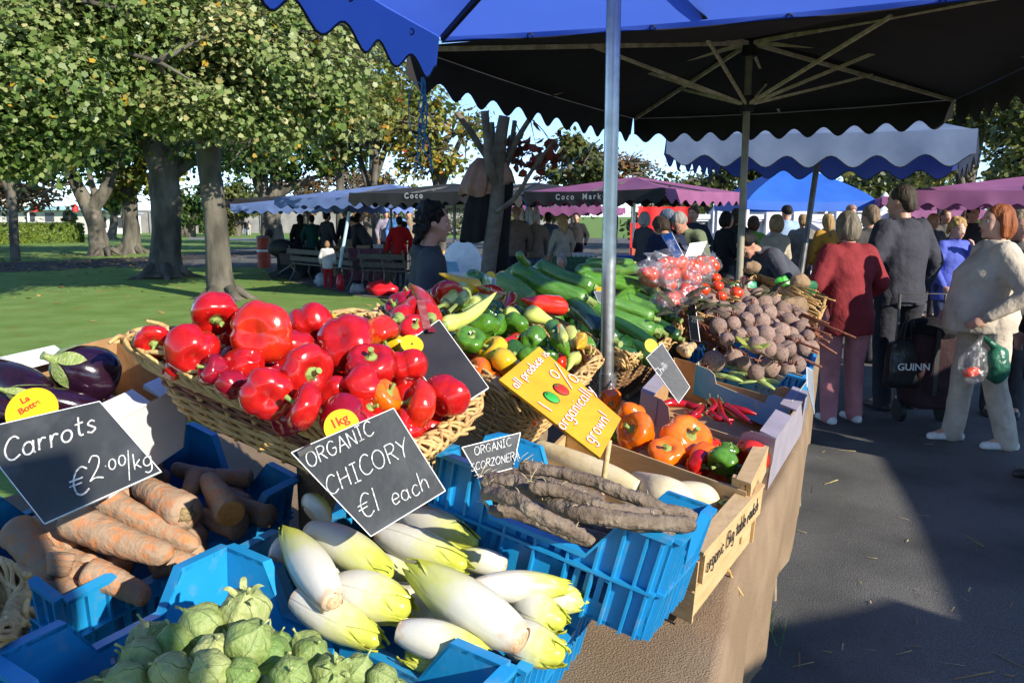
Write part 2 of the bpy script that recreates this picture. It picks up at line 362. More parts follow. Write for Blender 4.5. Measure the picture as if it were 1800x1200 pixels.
# ================================================================== THE SETTING: ground
def ground_z(x, y): return -0.008 * max(0.0, y - 22)
def terrain(pts2, z, nm, m, cuts=1):
 mb = MB(); mb.add([(x, y, ground_z(x, y) + z) for x, y in pts2], [tuple(range(len(pts2)))]); return struct(nm, mb, m, False)
M_GRASS = mat('lawn_grass', (0.13, 0.225, 0.045), 0.9, (0.20, 0.305, 0.085), 1.4, 0.3, 0.7, bump=0.9, bscale=38, col3=(0.20, 0.15, 0.03), scale3=2.3, lo3=0.54, hi3=0.92, detail=10, spec=0.1)
M_ASPH = mat('asphalt', (0.105, 0.102, 0.095), 0.9, (0.24, 0.232, 0.215), 190, 0.45, 0.7, bump=0.7, bscale=170, col3=(0.05, 0.05, 0.048), scale3=1.3, lo3=0.45, hi3=0.75, spec=0.25)
M_PATH = mat('path_asphalt', (0.045, 0.043, 0.042), 0.95, (0.07, 0.062, 0.05), 60, 0.4, 0.7, bump=0.5, bscale=90, spec=0.15)
mb = MB()
ys = [-30, 0, 22, 60, 110, 200, 400, 1200, 4000]; xs = [-3000, -400, -120, -40, 0, 40, 120, 400, 3000]
def gz2(x, y): return ground_z(x, min(y, 115))
mb.add([(x, y, gz2(x, y)) for y in ys for x in xs], [(j * 9 + i, j * 9 + i + 1, (j + 1) * 9 + i + 1, (j + 1) * 9 + i) for j in range(8) for i in range(8)])
struct('grass_ground', mb, M_GRASS, False)
# market asphalt: its lawn edge curves in from the left behind the stall
edge = [(-1.55, -6), (-1.5, 4), (-1.7, 9)] + [tuple(PZ(x, y, 0)[:2]) for x, y in ((700, 531), (640, 522), (585, 512), (530, 500), (490, 486), (466, 475), (452, 468))]
edge += [(-13, 26), (-14.5, 30), (-15, 40), (-16, 75)]
mb = MB()
ee = [(p[0], p[1]) for p in crom([(a, b, 0) for a, b in edge], 5)]
far = [(60, y) for a, y in ee]
mb.add([(x, y, ground_z(x, y) + .006) for x, y in ee] + [(60, y, ground_z(60, y) + .006) for x, y in ee], [(i, len(ee) + i, len(ee) + i + 1, i + 1) for i in range(len(ee) - 1)])
struct('asphalt_ground', mb, M_ASPH, False)
def strip(nm, a, b, m, z):
 mb = MB(); n = len(a)
 A = crom([(*PZ(x, y, 0)[:2], 0) for x, y in a], 6); B = crom([(*PZ(x, y, 0)[:2], 0) for x, y in b], 6)
 mb.add([(p.x, p.y, ground_z(p.x, p.y) + z) for p in A + B], [(i, len(A) + i, len(A) + i + 1, i + 1) for i in range(len(A) - 1)])
 struct(nm, mb, m, False)
strip('park_path', [(-260, 484), (60, 476), (250, 462), (400, 448), (470, 441), (520, 437)], [(-260, 463), (60, 457), (250, 448), (400, 440), (470, 434), (520, 431)], M_PATH, .010)
strip('far_path', [(330, 413), (420, 416), (520, 420), (700, 424)], [(330, 409), (420, 411), (520, 414), (700, 417)], mat('grey_path', (0.16, 0.16, 0.16), 0.9, (0.2, 0.2, 0.2), 5), .010)

# fallen leaves: uncountable litter
rnd = random.Random(5)
mb = MB()
def leaf_at(x, y, s, z=.012):
 a = rnd.uniform(0, 6.3); t = rnd.uniform(-.3, .3); c = Vector((x, y, gz2(x, y) + z))
 u = Vector((math.cos(a), math.sin(a), t)) * s; w = Vector((-math.sin(a), math.cos(a), rnd.uniform(-.4, .5))) * s * .7
 mb.add([c - u, c + w * .8, c + u * .9, c - w * .8], [(0, 1, 2, 3)], rnd.randint(0, 2))
for i in range(1500):
 p = PZ(rnd.uniform(-60, 700), 412 + abs(rnd.gauss(0, 42)), 0)
 if p.y < 70 and p.x < -1.9: leaf_at(p.x, p.y, rnd.uniform(.03, .09))
for i in range(230):
 p = PZ(rnd.uniform(0, 330), rnd.uniform(438, 470), 0); leaf_at(p.x, p.y, rnd.uniform(.06, .12))
for i in range(60):
 p = PZ(rnd.uniform(470, 560), rnd.uniform(480, 510), 0); leaf_at(p.x, p.y, rnd.uniform(.03, .07), .02)
lf = struct('fallen_leaves', mb, [mat('dry_leaf_ochre', (0.34, 0.20, 0.05), 0.8), mat('dry_leaf_brown', (0.20, 0.10, 0.03), 0.8), mat('dry_leaf_yellow', (0.42, 0.30, 0.08), 0.8)], False); lf['kind'] = 'stuff'
mb = MB()
for i in range(48):                      # straw and crumbs dropped on the asphalt
 p = PZ(rnd.uniform(1310, 1800), rnd.uniform(760, 1195), .012); a = rnd.uniform(0, 6.3); l = rnd.uniform(.008, .035) if i > 14 else rnd.uniform(.04, .09); w = rnd.uniform(.0015, .004)
 u = Vector((math.cos(a), math.sin(a), 0)); n = Vector((-u.y, u.x, 0))
 mb.add([p - u * l - n * w, p + u * l - n * w, p + u * l + n * w + Vector((0, 0, .003)), p - u * l + n * w], [(0, 1, 2, 3)], i % 2)
lf = struct('straw_litter', mb, [mat('straw_bit', (0.50, 0.38, 0.16), 0.8), mat('leaf_bit', (0.26, 0.17, 0.06), 0.8)], False); lf['kind'] = 'stuff'
mb = MB()
for i in range(500):                      # grass tuft at the foot of the stall
 b = PZ(1318, 1085, .004) if i < 330 else PZ(1388, 868, .004)
 b = b + Vector((rnd.gauss(-.03, .05), rnd.gauss(.03, .10 if i < 330 else .05), 0)); h = rnd.uniform(.02, .09)
 d = Vector((rnd.uniform(-.5, .5), rnd.uniform(-.5, .5), 1)) * h; w = Vector((rnd.uniform(-1, 1), rnd.uniform(-1, 1), 0)).normalized() * .003
 mb.add([b - w, b + w, b + d], [(0, 1, 2)])
g = struct('grass_tuft', mb, mat('tuft_grass', (0.06, 0.15, 0.015), 0.7, trans=0.3), False); g['kind'] = 'stuff'

# ================================================================== THE STALL: containers
class Quad:
 def __init__(s, FL, FR, BR, BL):
  s.c = [Vector(p) for p in (FL, FR, BR, BL)]
  s.n = ((s.c[1] - s.c[0]).cross(s.c[3] - s.c[0])).normalized()
  if s.n.z < 0: s.n = -s.n
  s.L = ((s.c[1] - s.c[0]).length + (s.c[2] - s.c[3]).length) / 2; s.W = ((s.c[3] - s.c[0]).length + (s.c[2] - s.c[1]).length) / 2
  s.mid = sum(s.c, Vector()) / 4
 def at(s, u, v, w=0.0): return (s.c[0] * (1 - u) + s.c[1] * u) * (1 - v) + (s.c[3] * (1 - u) + s.c[2] * u) * v + s.n * w
 def hit(s, px, py, w=0.0):
  d = ray(px, py); p = s.mid + s.n * w; t = (p - EYE).dot(s.n) / d.dot(s.n); return EYE + d * t
 def X(s): return (s.at(1, .5) - s.at(0, .5)).normalized()
 def Y(s): return (s.at(.5, 1) - s.at(.5, 0)).normalized()
def rot_quad(c, yaw, rx, ry, L, W):
 M = Matrix.Rotation(R(yaw), 4, 'Z') @ Matrix.Rotation(R(rx), 4, 'X') @ Matrix.Rotation(R(ry), 4, 'Y'); c = Vector(c)
 return Quad(*[c + M @ Vector((sx * L / 2, sy * W / 2, 0)) for sx, sy in ((-1, -1), (1, -1), (1, 1), (-1, 1))])
def pxq(*c): return Quad(*[PZ(*p) for p in c])

def blue_crate(q, H, label, group='blue plastic produce crates', low=0.07, post=0.10, ends=True, slots=True, lipw=0.014, t=0.004, mat_=None):
 m = mat_ or M_BLUECRATE
 base = q.at(.5, .5, -H); root = thing('produce_crate', label, 'crate', base, group)
 tp = 0.05                                            # inward taper towards the floor
 def P(x, y, z):                                      # x,y metres from the FL corner, z below the rim (negative)
  k = tp * (-z / H); u = x / q.L; v = y / q.W
  return q.at(u + (.5 - u) * k, v + (.5 - v) * k, z)
 wall, ribs, lip = MB(), MB(), MB()
 for side in range(4):
  S = q.L if side in (0, 2) else q.W
  ps = min(post, S * .3)
  lo = low if side in (0, 2) or ends else 0.0
  if side in (1, 3): lo *= .8
  sl = lo * .55
  br = [0, ps - sl * .5, ps + sl * .6, S - ps - sl * .6, S - ps + sl * .5, S]
  top = {0: 0, 1: 0, 2: -lo, 3: -lo, 4: 0, 5: 0}
  def outl(s):
   for i in range(5):
    if s <= br[i + 1] + 1e-9:
     f = (s - br[i]) / (br[i + 1] - br[i]); return top[i] + (top[i + 1] - top[i]) * f
   return 0
  def W3(s, z, o=0.0):                             # o: outward offset
   if side == 0: x, y = s, -o
   elif side == 1: x, y = q.L + o, s
   elif side == 2: x, y = s, q.W + o
   else: x, y = -o, s
   return P(x, y, z)
  ss = sorted(set([round(b, 5) for b in br] + [round(S * i / 40, 5) for i in range(41)]))
  zs = [-H, -H * .82, -H * .60, -H * .45]
  for i in range(len(ss) - 1):
   a, b = ss[i], ss[i + 1]; mid = (a + b) / 2; n = i
   za, zb = outl(a), outl(b)
   for j in range(len(zs)):
    z0 = zs[j]; z1a = zs[j + 1] if j < 3 else za; z1b = zs[j + 1] if j < 3 else zb
    k = int(mid / S * 40)
    if slots and j == 1 and (k in (7, 9, 11, 13, 26, 28, 30, 32)): continue
    if slots and j == 2 and ps < mid < S - ps and (k in (15, 16, 17, 18, 21, 22, 23, 24) and k % 2 == 0): continue
    wall.hexa([W3(a, z0, -t), W3(b, z0, -t), W3(b, z0, 0), W3(a, z0, 0), W3(a, z1a, -t), W3(b, z1b, -t), W3(b, z1b, 0), W3(a, z1a, 0)])
  # the lip following the outline, and the ledge half way
  for i in range(5):
   n = 3
   for k in range(n):
    a = br[i] + (br[i + 1] - br[i]) * k / n; b = br[i] + (br[i + 1] - br[i]) * (k + 1) / n; za, zb = outl(a), outl(b)
    lip.hexa([W3(a, za - .006, -t), W3(b, zb - .006, -t), W3(b, zb - .009, lipw), W3(a, za - .009, lipw), W3(a, za + .001, -t), W3(b, zb + .001, -t), W3(b, zb - .001, lipw), W3(a, za - .001, lipw)])
  zl = -H * .56
  lip.hexa([W3(0, zl, 0), W3(S, zl, 0), W3(S, zl, lipw * .9), W3(0, zl, lipw * .9), W3(0, zl + .005, 0), W3(S, zl + .005, 0), W3(S, zl + .005, lipw * .9), W3(0, zl + .005, lipw * .9)])
  rr = [.012, ps * .36, ps * .72, ps * 1.05]; rr += [S - r for r in rr] + [S * .36, S * .5, S * .64]
  for s in rr:
   zt = outl(s) - .004; w = .0022
   ribs.hexa([W3(s - w, -H, 0), W3(s + w, -H, 0), W3(s + w, -H, lipw * .8), W3(s - w, -H, lipw * .8), W3(s - w, zt, 0), W3(s + w, zt, 0), W3(s + w, zt, lipw * .8), W3(s - w, zt, lipw * .8)])
 fl = MB(); fl.hexa([P(0, 0, -H), P(q.L, 0, -H), P(q.L, q.W, -H), P(0, q.W, -H), P(0, 0, -H + .006), P(q.L, 0, -H + .006), P(q.L, q.W, -H + .006), P(0, q.W, -H + .006)])
 part('wall', wall, m, root, False); part('lip', lip, m, root, 30); part('rib', ribs, m, root, False); part('floor', fl, m, root, False)
 return root

def basket(q, H, label, straw=M_WICKER, body=M_WICKER, band=None, rim=.030, seed=1, bulge=0.0, flare=.16, group='wicker produce baskets'):
 rd = random.Random(seed); root = thing('wicker_basket', label, 'basket', q.at(.5, .5, -H), group)
 L, Wd = q.L, q.W; rc = .07
 def ring(d=0.0, n=96):                               # rounded rectangle, arc-length parameter, in metres; d: outward
  pts = []
  segs = [(rc, 0, L - rc, 0), (L, rc, L, Wd - rc), (L - rc, Wd, rc, Wd), (0, Wd - rc, 0, rc)]
  cs = [(L - rc, rc, -90), (L - rc, Wd - rc, 0), (rc, Wd - rc, 90), (rc, rc, 180)]
  for (x0, y0, x1, y1), (cx, cy, a) in zip(segs, cs):
   for k in range(18): f = k / 18; pts.append((x0 + (x1 - x0) * f, y0 + (y1 - y0) * f))
   for k in range(6): b = R(a + 90 * k / 6); pts.append((cx + rc * math.cos(b), cy + rc * math.sin(b)))
  return pts
 base = ring(); NP = len(base)
 def P(i, z, o=0.0):
  x, y = base[int(i) % NP]; x2, y2 = base[(int(i) + 1) % NP]; f = i - int(i); x += (x2 - x) * f; y += (y2 - y) * f
  k = 1 - flare * (-z / H) if z < 0 else 1
  cx, cy = x - L / 2, y - Wd / 2; r = math.hypot(cx, cy) + 1e-6
  cx *= k; cy *= k; cx += cx / r * o; cy += cy / r * o
  sag = -.018 * math.sin(PI * min(1, max(0, y / Wd))) * (1 if abs(x - L / 2) > L * .4 else 0)
  return q.at((cx + L / 2) / L, (cy + Wd / 2) / Wd, z + sag)
 wv, wb, rm, st = MB(), MB(), MB(), MB()
 nst = 34; rows = int(H / .0080)
 for j in range(rows):
  z = -.040 - j * .0080
  if z < -H: break
  tgt = wb if (band and band[0] < -z / H < band[1]) else wv
  ph = j % 2
  pts = [P(i * NP / (nst * 4), z + rd.uniform(-.0012, .0012), .0048 * math.cos(PI * (i / 4 * 1.0) + PI * ph)) for i in range(nst * 4)]
  tgt.tube(pts, [.0039 + rd.uniform(-.0005, .0005)] * len(pts), 5, closed=True)
 for k in range(nst):
  i = k * NP / nst; st.tube([P(i, -H), P(i, -H * .5), P(i, -.005)], .0052, 6)
 # plaited rim: strands winding over each other
 turns = 30
 for s in range(11):
  ph = 2 * PI * s / 11; pts = []
  for i in range(turns * 8):
   f = i / (turns * 8); a = ph + 2 * PI * f * turns / 4.0 * (1 if s % 3 else -1) + .25 * math.sin(9 * f * 2 * PI + s)
   pts.append(P(f * NP, -.012 + rim * .62 * math.cos(a), rim * .72 * math.sin(a)))
  rm.tube(pts, [.0040 + .0010 * math.sin(i * .9 + s) for i in range(len(pts))], 6, closed=True)
 for s in range(6):                                   # second, flatter plait below
  ph = 2 * PI * s / 6; pts = []
  for i in range(turns * 6):
   f = i / (turns * 6); a = ph + 2 * PI * f * turns / 2
   pts.append(P(f * NP, -.036 + .014 * math.cos(a), .006 + .011 * math.sin(a)))
  rm.tube(pts, .0042, 6, closed=True)
 for k in range(26):                                  # loose ends
  i = rd.uniform(0, NP); a = P(i, -.01 + rd.uniform(-.02, .02), .02); b = P(i + rd.uniform(1.5, 3.5), rd.uniform(-.04, .02), rim + rd.uniform(-.004, .014))
  rm.tube([a, a.lerp(b, .5) + Vector((0, 0, .006)), b], [.005, .0045, .003], 5)
 fl = MB(); pts = [P(i, -H) for i in range(0, NP, 2)]; fl.add(pts, [tuple(range(len(pts)))])
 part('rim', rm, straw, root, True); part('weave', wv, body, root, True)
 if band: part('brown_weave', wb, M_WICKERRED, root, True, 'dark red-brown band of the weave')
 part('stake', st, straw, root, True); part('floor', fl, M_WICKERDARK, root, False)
 return root

def slab(mb, q, x0, x1, y0, y1, z0, z1):                 # a board in a container's own frame, metres from FL, z above the rim
 f = lambda x, y, z: q.at(x / q.L, y / q.W, z)
 mb.hexa([f(x0, y0, z0), f(x1, y0, z0), f(x1, y1, z0), f(x0, y1, z0), f(x0, y0, z1), f(x1, y0, z1), f(x1, y1, z1), f(x0, y1, z1)])
def wood_crate(q, H, label, text=None, tsize=.02):
 root = thing('wooden_crate', label, 'crate', q.at(.5, .5, -H), 'pale wooden produce crates')
 L, W_, t = q.L, q.W, .007
 def board(name, *a, m=M_PINE):
  b = MB(); slab(b, q, *a); return part(name, b, m, root, False)
 h2 = H * .48
 for nm, y0, y1 in (('front_board', 0, t), ('back_board', W_ - t, W_)):
  board(nm, 0, L, y0, y1, -H, -H + h2); board(nm, 0, L, y0 + .0005, y1 - .0005, -H + h2 + .004, -.004)
 for x0, x1 in ((t, t * 2.6), (L - t * 2.6, L - t)):
  board('end_board', x0, x1, t + .001, W_ - t - .001, -H, -H + h2); board('end_board', x0, x1, t + .001, W_ - t - .001, -H + h2 + .004, .012)
 for x0 in (t * 2.6 + .001, L - t * 2.6 - .024):
  for y0 in (t + .001, W_ - t - .024): board('corner_post', x0, x0 + .023, y0, y0 + .023, -H + .006, .018)
 board('floor', t * 3, L - t * 3, t + .001, W_ - t - .001, -H, -H + .005)
 b = MB(); slab(b, q, L - .004, L + .010, .012, W_ - .012, -.050, .012); part('end_rail', b, M_PINE, root, False)
 b = MB(); slab(b, q, L - .030, L + .0105, -.001, W_ * 1.0, .0125, .020); part('top_rail', b, M_PINE, root, False)
 for k in range(3): sp = MB(); slab(sp, q, L - .06, L - .045, -.0015, 0, -H * (.25 + .25 * k), -H * (.25 + .25 * k) + .003); part('staple', sp, M_DARKPOLE, root, False)
 if text:
  p0 = q.at(1 + .0112 / L, .06, -.032); Yd = (q.at(1, 1) - q.at(1, 0)).normalized(); N_ = Yd.cross(q.n).normalized(); p0 = q.at(1, .05) + N_ * .0115 + q.n * -.030; M = frame(Yd, N_.cross(Yd), N_, p0)
  k = min(tsize, (W_ * .86) / text_width(text))
  b = MB(); write(b, text, M, k, k * .06, seed=3); part('marker_writing', b, M_INK, root, False)
 return root
def carton(q, H, label, outer, inner, notch=None, flaps=True, group='cardboard produce boxes', tray=None):
 """cardboard tray: outer and inner faces differ in colour; notch = depth of the cut in the front wall"""
 root = thing('cardboard_box', label, 'box', q.at(.5, .5, -H), group); L, W_, t = q.L, q.W, .0045
 def wallb(name, side, n):
  b = MB(); S = L if side in (0, 2) else W_
  out = [(0, -H), (S, -H), (S, 0)]
  if n: out += [(S * .84, 0), (S * .79, -n * .25), (S * .76, -n), (S * .26, -n), (S * .23, -n * .25), (S * .17, 0)]
  out += [(0, 0)]
  def f(s, z, o):
   x, y = {0: (s, o), 1: (L - o, s), 2: (s, W_ - o), 3: (o, s)}[side]; return q.at(x / L, y / W_, z)
  n_ = len(out); vs = [f(s, z, 0) for s, z in out] + [f(s, z, t) for s, z in out]
  b.k = 0; b.add(vs[:n_], [tuple(range(n_))]); b.k = 1; b.add(vs[n_:], [tuple(range(n_))])
  b.k = 1; b.add(vs, [(i, (i + 1) % n_, n_ + (i + 1) % n_, n_ + i) for i in range(n_)])
  part(name, b, [outer, inner], root, False)
 wallb('front_wall', 0, notch or 0); wallb('side_wall', 1, 0); wallb('back_wall', 2, (notch or 0) * .8); wallb('side_wall', 3, 0)
 b = MB(); slab(b, q, t, L - t, t, W_ - t, -H, -H + .004); part('floor', b, inner, root, False)
 if flaps:
  for x0, x1, y0, y1, dz in ((L - .05, L + .004, .0, W_ * .42, .006), (L - .05, L + .004, W_ * .55, W_, .005), (-.004, .05, 0, W_ * .45, .006)):
   b = MB(); fn = lambda x, y, z: q.at(x / L, y / W_, z)
   b.hexa([fn(x0, y0, 0), fn(x1, y0, 0), fn(x1, y1, 0), fn(x0, y1, 0), fn(x0, y0, dz + .004), fn(x1, y0, .004), fn(x1, y1, .004), fn(x0, y1, dz + .004)]); part('flap', b, outer, root, False)
  b = MB(); slab(b, q, -.003, L * .14, -.003, 0, -H * .62, .003); part('folded_tab', b, outer, root, False); b = MB(); slab(b, q, L * .87, L + .003, -.003, 0, -H * .5, .003); part('folded_tab', b, outer, root, False)
 return root

QTOM = rot_quad((-.309, .893, 1.069), -30.1, 1.7, 5.7, .50, .34)
QCAR = rot_quad((-.737, 1.50, 1.059), -32.0, 7.0, 12.4, .34, .50)
QCHI = rot_quad((-.141, 1.292, 1.019), -24.5, -.9, 10.0, .50, .36)
QSCO = rot_quad((.116, 1.352, 1.143), -26.0, -7.8, 11.0, .425, .255)
def planeq(p0, n, *c):                    # four pixel rays meeting the plane through p0
 n = Vector(n).normalized(); p0 = Vector(p0)
 return Quad(*[EYE + ray(x, y) * ((p0 - EYE).dot(n) / ray(x, y).dot(n)) for x, y in c])
QAUB = planeq(PZ(335, 668, 1.27), (.20, -.12, .97), (-10, 640), (200, 742), (335, 668), (208, 590))
QRED = pxq((200, 584, 1.40), (722, 792, 1.24), (852, 692, 1.26), (640, 542, 1.385))
QMIX = pxq((650, 548, 1.355), (945, 708, 1.215), (1060, 622, 1.22), (775, 503, 1.36))
QZUC = pxq((880, 512, 1.30), (1108, 628, 1.15), (1200, 578, 1.15), (1030, 476, 1.29))
QTMT = pxq((1095, 505, 1.26), (1250, 560, 1.14), (1345, 515, 1.13), (1165, 462, 1.25))
QBET = pxq((1190, 540, 1.19), (1330, 640, 1.05), (1442, 580, 1.05), (1290, 512, 1.18))
QW1 = pxq((905, 850, .985), (1228, 985, .955), (1335, 862, .955), (990, 765, .985))
QW2 = pxq((1000, 752, 1.02), (1312, 862, .99), (1350, 782, .99), (1060, 690, 1.03))
QCHL = pxq((1128, 690, 1.07), (1362, 772, 1.03), (1420, 690, 1.03), (1185, 628, 1.08))
QBEA = pxq((1222, 640, 1.07), (1392, 706, 1.04), (1424, 664, 1.04), (1265, 604, 1.08))
QBTC = pxq((1212, 606, 1.10), (1412, 664, 1.05), (1432, 622, 1.05), (1262, 570, 1.10))
QFAR = pxq((1290, 500, 1.12), (1440, 560, 1.04), (1452, 520, 1.04), (1330, 482, 1.12))
for nm in () and ('QTOM', 'QCAR', 'QCHI', 'QSCO', 'QAUB', 'QRED', 'QMIX', 'QZUC', 'QTMT', 'QBET', 'QW1', 'QW2', 'QCHL', 'QBEA', 'QBTC', 'QFAR'):
 q = globals()[nm]; print(nm, 'L %.2f W %.2f' % (q.L, q.W), 'mid', tuple(round(a, 2) for a in q.mid), 'n', tuple(round(a, 2) for a in q.n))

blue_crate(QTOM, .17, 'blue plastic crate of husked tomatillos at the front edge of the picture')
blue_crate(QCAR, .17, 'blue plastic crate of muddy carrots under the carrots chalkboard', ends=True)
blue_crate(QCHI, .18, 'blue plastic crate full of white and yellow chicory heads')
blue_crate(QSCO, .175, 'deep blue plastic crate holding long brown scorzonera roots')
blue_crate(QBTC, .13, 'small blue plastic crate of loose beetroots at the far right of the stall', low=.05, post=.08)
basket(QRED, .135, 'large wicker basket heaped with red bell peppers', band=(.28, .62), seed=2, flare=.22)
basket(QMIX, .165, 'wicker basket of mixed green, yellow and red peppers', seed=3)
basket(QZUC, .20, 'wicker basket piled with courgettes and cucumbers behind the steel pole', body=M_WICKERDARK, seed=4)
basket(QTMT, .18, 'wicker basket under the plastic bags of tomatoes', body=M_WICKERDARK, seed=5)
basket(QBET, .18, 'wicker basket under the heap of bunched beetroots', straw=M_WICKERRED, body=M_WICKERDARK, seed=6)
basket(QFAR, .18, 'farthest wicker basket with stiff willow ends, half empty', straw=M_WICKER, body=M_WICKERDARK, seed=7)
wood_crate(QW1, .13, 'pale wooden crate of white radishes with marker writing on its end', 'organic 15kg table radish', .036)
wood_crate(QW2, .13, 'pale wooden crate of orange bell peppers with a short word on its end', 'organic', .030)
carton(QAUB, .15, 'white cardboard box with brown inside holding aubergines', M_CARDW, M_CARD, notch=.0)
carton(QCHL, .14, 'white cardboard box, shade painted mauve-grey, with a notched front holding red chillies', M_CARDSHADE, M_CARD, notch=.055)
# bean tray: blue outside, cream lining
M_CREAM = mat('cream_lining', (0.60, 0.50, 0.34), 0.8)
carton(QBEA, .11, 'shallow blue tray with cream lining and a few flat green beans', M_BLUECRATE, M_CREAM, notch=.04, flaps=False)

# ------------------------------------------------------------------ table and its sacking cloth
M_SACK = mat('hessian_sacking', (0.27, 0.19, 0.12), 0.95, (0.20, 0.138, 0.085), 260, 0.35, 0.65, bump=0.5, bscale=300, spec=0.1, col3=(0.31, 0.225, 0.145), scale3=5, lo3=0.45, hi3=0.75)
ed = [(-.20, .25, .80), (.0, .6, .80), (.22, 1.02, .80), (.365, 1.3, .80), (.53, 1.74, .81), (.69, 2.05, .82), (.83, 2.31, .83), (1.05, 2.78, .84), (1.30, 3.39, .84), (1.55, 4.0, .85), (1.74, 4.45, .86)]
E3 = crom(ed, 6)
left = Vector((-.883, .469, 0)); out = Vector((.883, -.469, 0))
hem = [PZ(1240, 1330, .1), PZ(1270, 1250, .1)]
rnd = random.Random(3)
mb = MB(); N = len(E3)
def hemz(i):
 f = i / (N - 1); return .30 + .06 * math.sin(f * 11) + (.16 * max(0, (f - .45)) * 2)
rows = []
prof = [(1.75, .10), (.9, .05), (.45, .025), (.10, .006), (.02, .002)]
for wv_, dz in prof: rows.append([p + left * wv_ + Vector((0, 0, dz)) for p in E3])
rows.append(list(E3))
for k in range(1, 9):
 f = k / 8; row = []
 for i, p in enumerate(E3):
  z = p.z + (hemz(i) - p.z) * f
  wob = .016 * f * math.sin(i * .62 + 1.2 * math.sin(i * .21)) + .010 * f * math.sin(i * 1.7 + f * 2) + .02 * math.sin(min(1, f * 3) * PI / 2)
  row.append(Vector((p.x, p.y, z)) + out * (wob - .05 * f))
 rows.append(row)
V = [p for r in rows for p in r]
mb.add(V, [(j * N + i, j * N + i + 1, (j + 1) * N + i + 1, (j + 1) * N + i) for j in range(len(rows) - 1) for i in range(N - 1)])
tcl = solid('table_cloth', mb, M_SACK, 'brown sacking cloth draped over the market stall table', 'tablecloth', E3[20], smooth=True)
tb = thing('trestle_table', 'trestle table under brown sacking with thin rusty legs on asphalt', 'table', (.3, 2.6, 0))
b = MB(); a0 = Vector((-.1, .42, .755)) + left * .03; a1 = Vector((1.66, 4.35, .755)) + left * .03
b.hexa([a0, a1, a1 + left * 1.3, a0 + left * 1.3, a0 + Vector((0, 0, .03)), a1 + Vector((0, 0, .03)), a1 + left * 1.3 + Vector((0, 0, .03)), a0 + left * 1.3 + Vector((0, 0, .03))]); part('table_top', b, M_PINE, tb, False)
M_RUST = mat('rusty_leg', (0.25, 0.17, 0.11), 0.7, (0.33, 0.27, 0.2), 30, metal=.4)
for p in (PZ(1360, 1056, 0), PZ(1360, 1056, 0) + left * 1.1, Vector((.36, 1.35, 0)), Vector((.36, 1.35, 0)) + left * 1.1, Vector((1.6, 4.25, 0)), Vector((1.6, 4.25, 0)) + left * 1.1):
 b = MB(); b.tube([p, Vector((p.x - .03, p.y, .757))], .013, 8); part('leg', b, M_RUST, tb)
# steps of covered boxes that carry the back row of baskets
for (q, H) in ((QRED, .16), (QMIX, .17), (QZUC, .21), (QAUB, .155), (QTMT, .19)):
 pts = [q.at(u, v, -H) for u, v in ((.16, .60), (.84, .60), (.84, .86), (.16, .86))]
 b = MB(); b.hexa([Vector((p.x, p.y, (.80))) for p in pts] + pts)
 solid('packing_case', b, M_SACK, {id(QRED): 'sacking covered packing case under the red pepper basket', id(QMIX): 'sacking covered packing case under the mixed pepper basket', id(QZUC): 'sacking covered packing case under the courgette basket', id(QAUB): 'sacking covered packing case under the aubergine box', id(QTMT): 'sacking covered packing case under the tomato basket'}[id(q)], 'packing case', (pts[0].x, pts[0].y, .80), 'packing cases under the back row', False)
# ================================================================== PRODUCE
def interp(prof, t):
 return prof
def pepper_mesh(name, seed, elong=1.0, lobes=4, depth=.16, taper=0.0, nu=32):
 rd = random.Random(seed)
 pr = crom([(0.0, .80), (.16, .82), (.34, .93), (.58, 1.0), (.84, .95), (1.0, .74), (1.03, .48), (.96, .22), (.80, .02), (.58, -.10), (.30, -.06), (.10, .0), (.0, .01)], 3)
 ph = [rd.uniform(-.25, .25) for _ in range(lobes)]; amp = [rd.uniform(.7, 1.25) for _ in range(lobes)]
 off = rd.uniform(0, 100); vs = []; N = len(pr)
 for i, p in enumerate(pr):
  t = i / (N - 1)
  for k in range(nu):
   a = 2 * PI * k / nu; j = a / (2 * PI) * lobes
   c = abs(math.sin(PI * j + ph[int(j) % lobes] * math.sin(2 * PI * j) * .5))
   gd = depth * amp[int(j) % lobes] * (.55 + .75 * abs(2 * t - 1)) * (0 if i in (0, N - 1) else 1)
   r = p.x * (1 - gd * (1 - c ** .55))
   z = p.y - .5
   if t > .7: z -= .10 * c * (t - .7) / .3 * min(1, p.x * 2)          # lobes hang lower than the pit
   if t < .3: z += .05 * c * min(1, p.x * 2)
   r *= 1 - taper * max(0, .9 - p.y) * .7
   q = Vector((r * math.cos(a), r * math.sin(a), z * 1.0 * elong))
   w = 1 + .13 * noise.noise(q * 1.3 + Vector((off, 0, 0)))
   vs.append(Vector((q.x * w, q.y * w, q.z * (1 + .05 * noise.noise(q + Vector((0, off, 0)))))) * .5)
 fs = [(i * nu + k, i * nu + (k + 1) % nu, (i + 1) * nu + (k + 1) % nu, (i + 1) * nu + k) for i in range(N - 1) for k in range(nu)]
 bend = rd.uniform(-.18, .18)
 for v in vs: v.x += bend * v.z * v.z
 mb = MB(); mb.add(vs, fs); me = mb.mesh(name, None, True); me.flip_normals(); return me
def stem_mesh(name, seed, z0=.16, L=.24, r=.052, cap=.15):
 rd = random.Random(seed); mb = MB()
 mb.lathe([(.0, z0 - .03), (cap, z0 + .0), (cap * .92, z0 + .025), (cap * .5, z0 + .05), (r * 1.1, z0 + .08), (.0, z0 + .085)], 12, mod=lambda a, i: 1 + .18 * math.cos(6 * a))
 b = Vector((rd.uniform(-.12, .12), rd.uniform(-.12, .12), 0))
 mb.tube([(0, 0, z0 + .04), b * .3 + Vector((0, 0, z0 + L * .45)), b + Vector((0, 0, z0 + L))], [r, r * .8, r * 1.15], 8)
 return mb.mesh(name, None, 50)
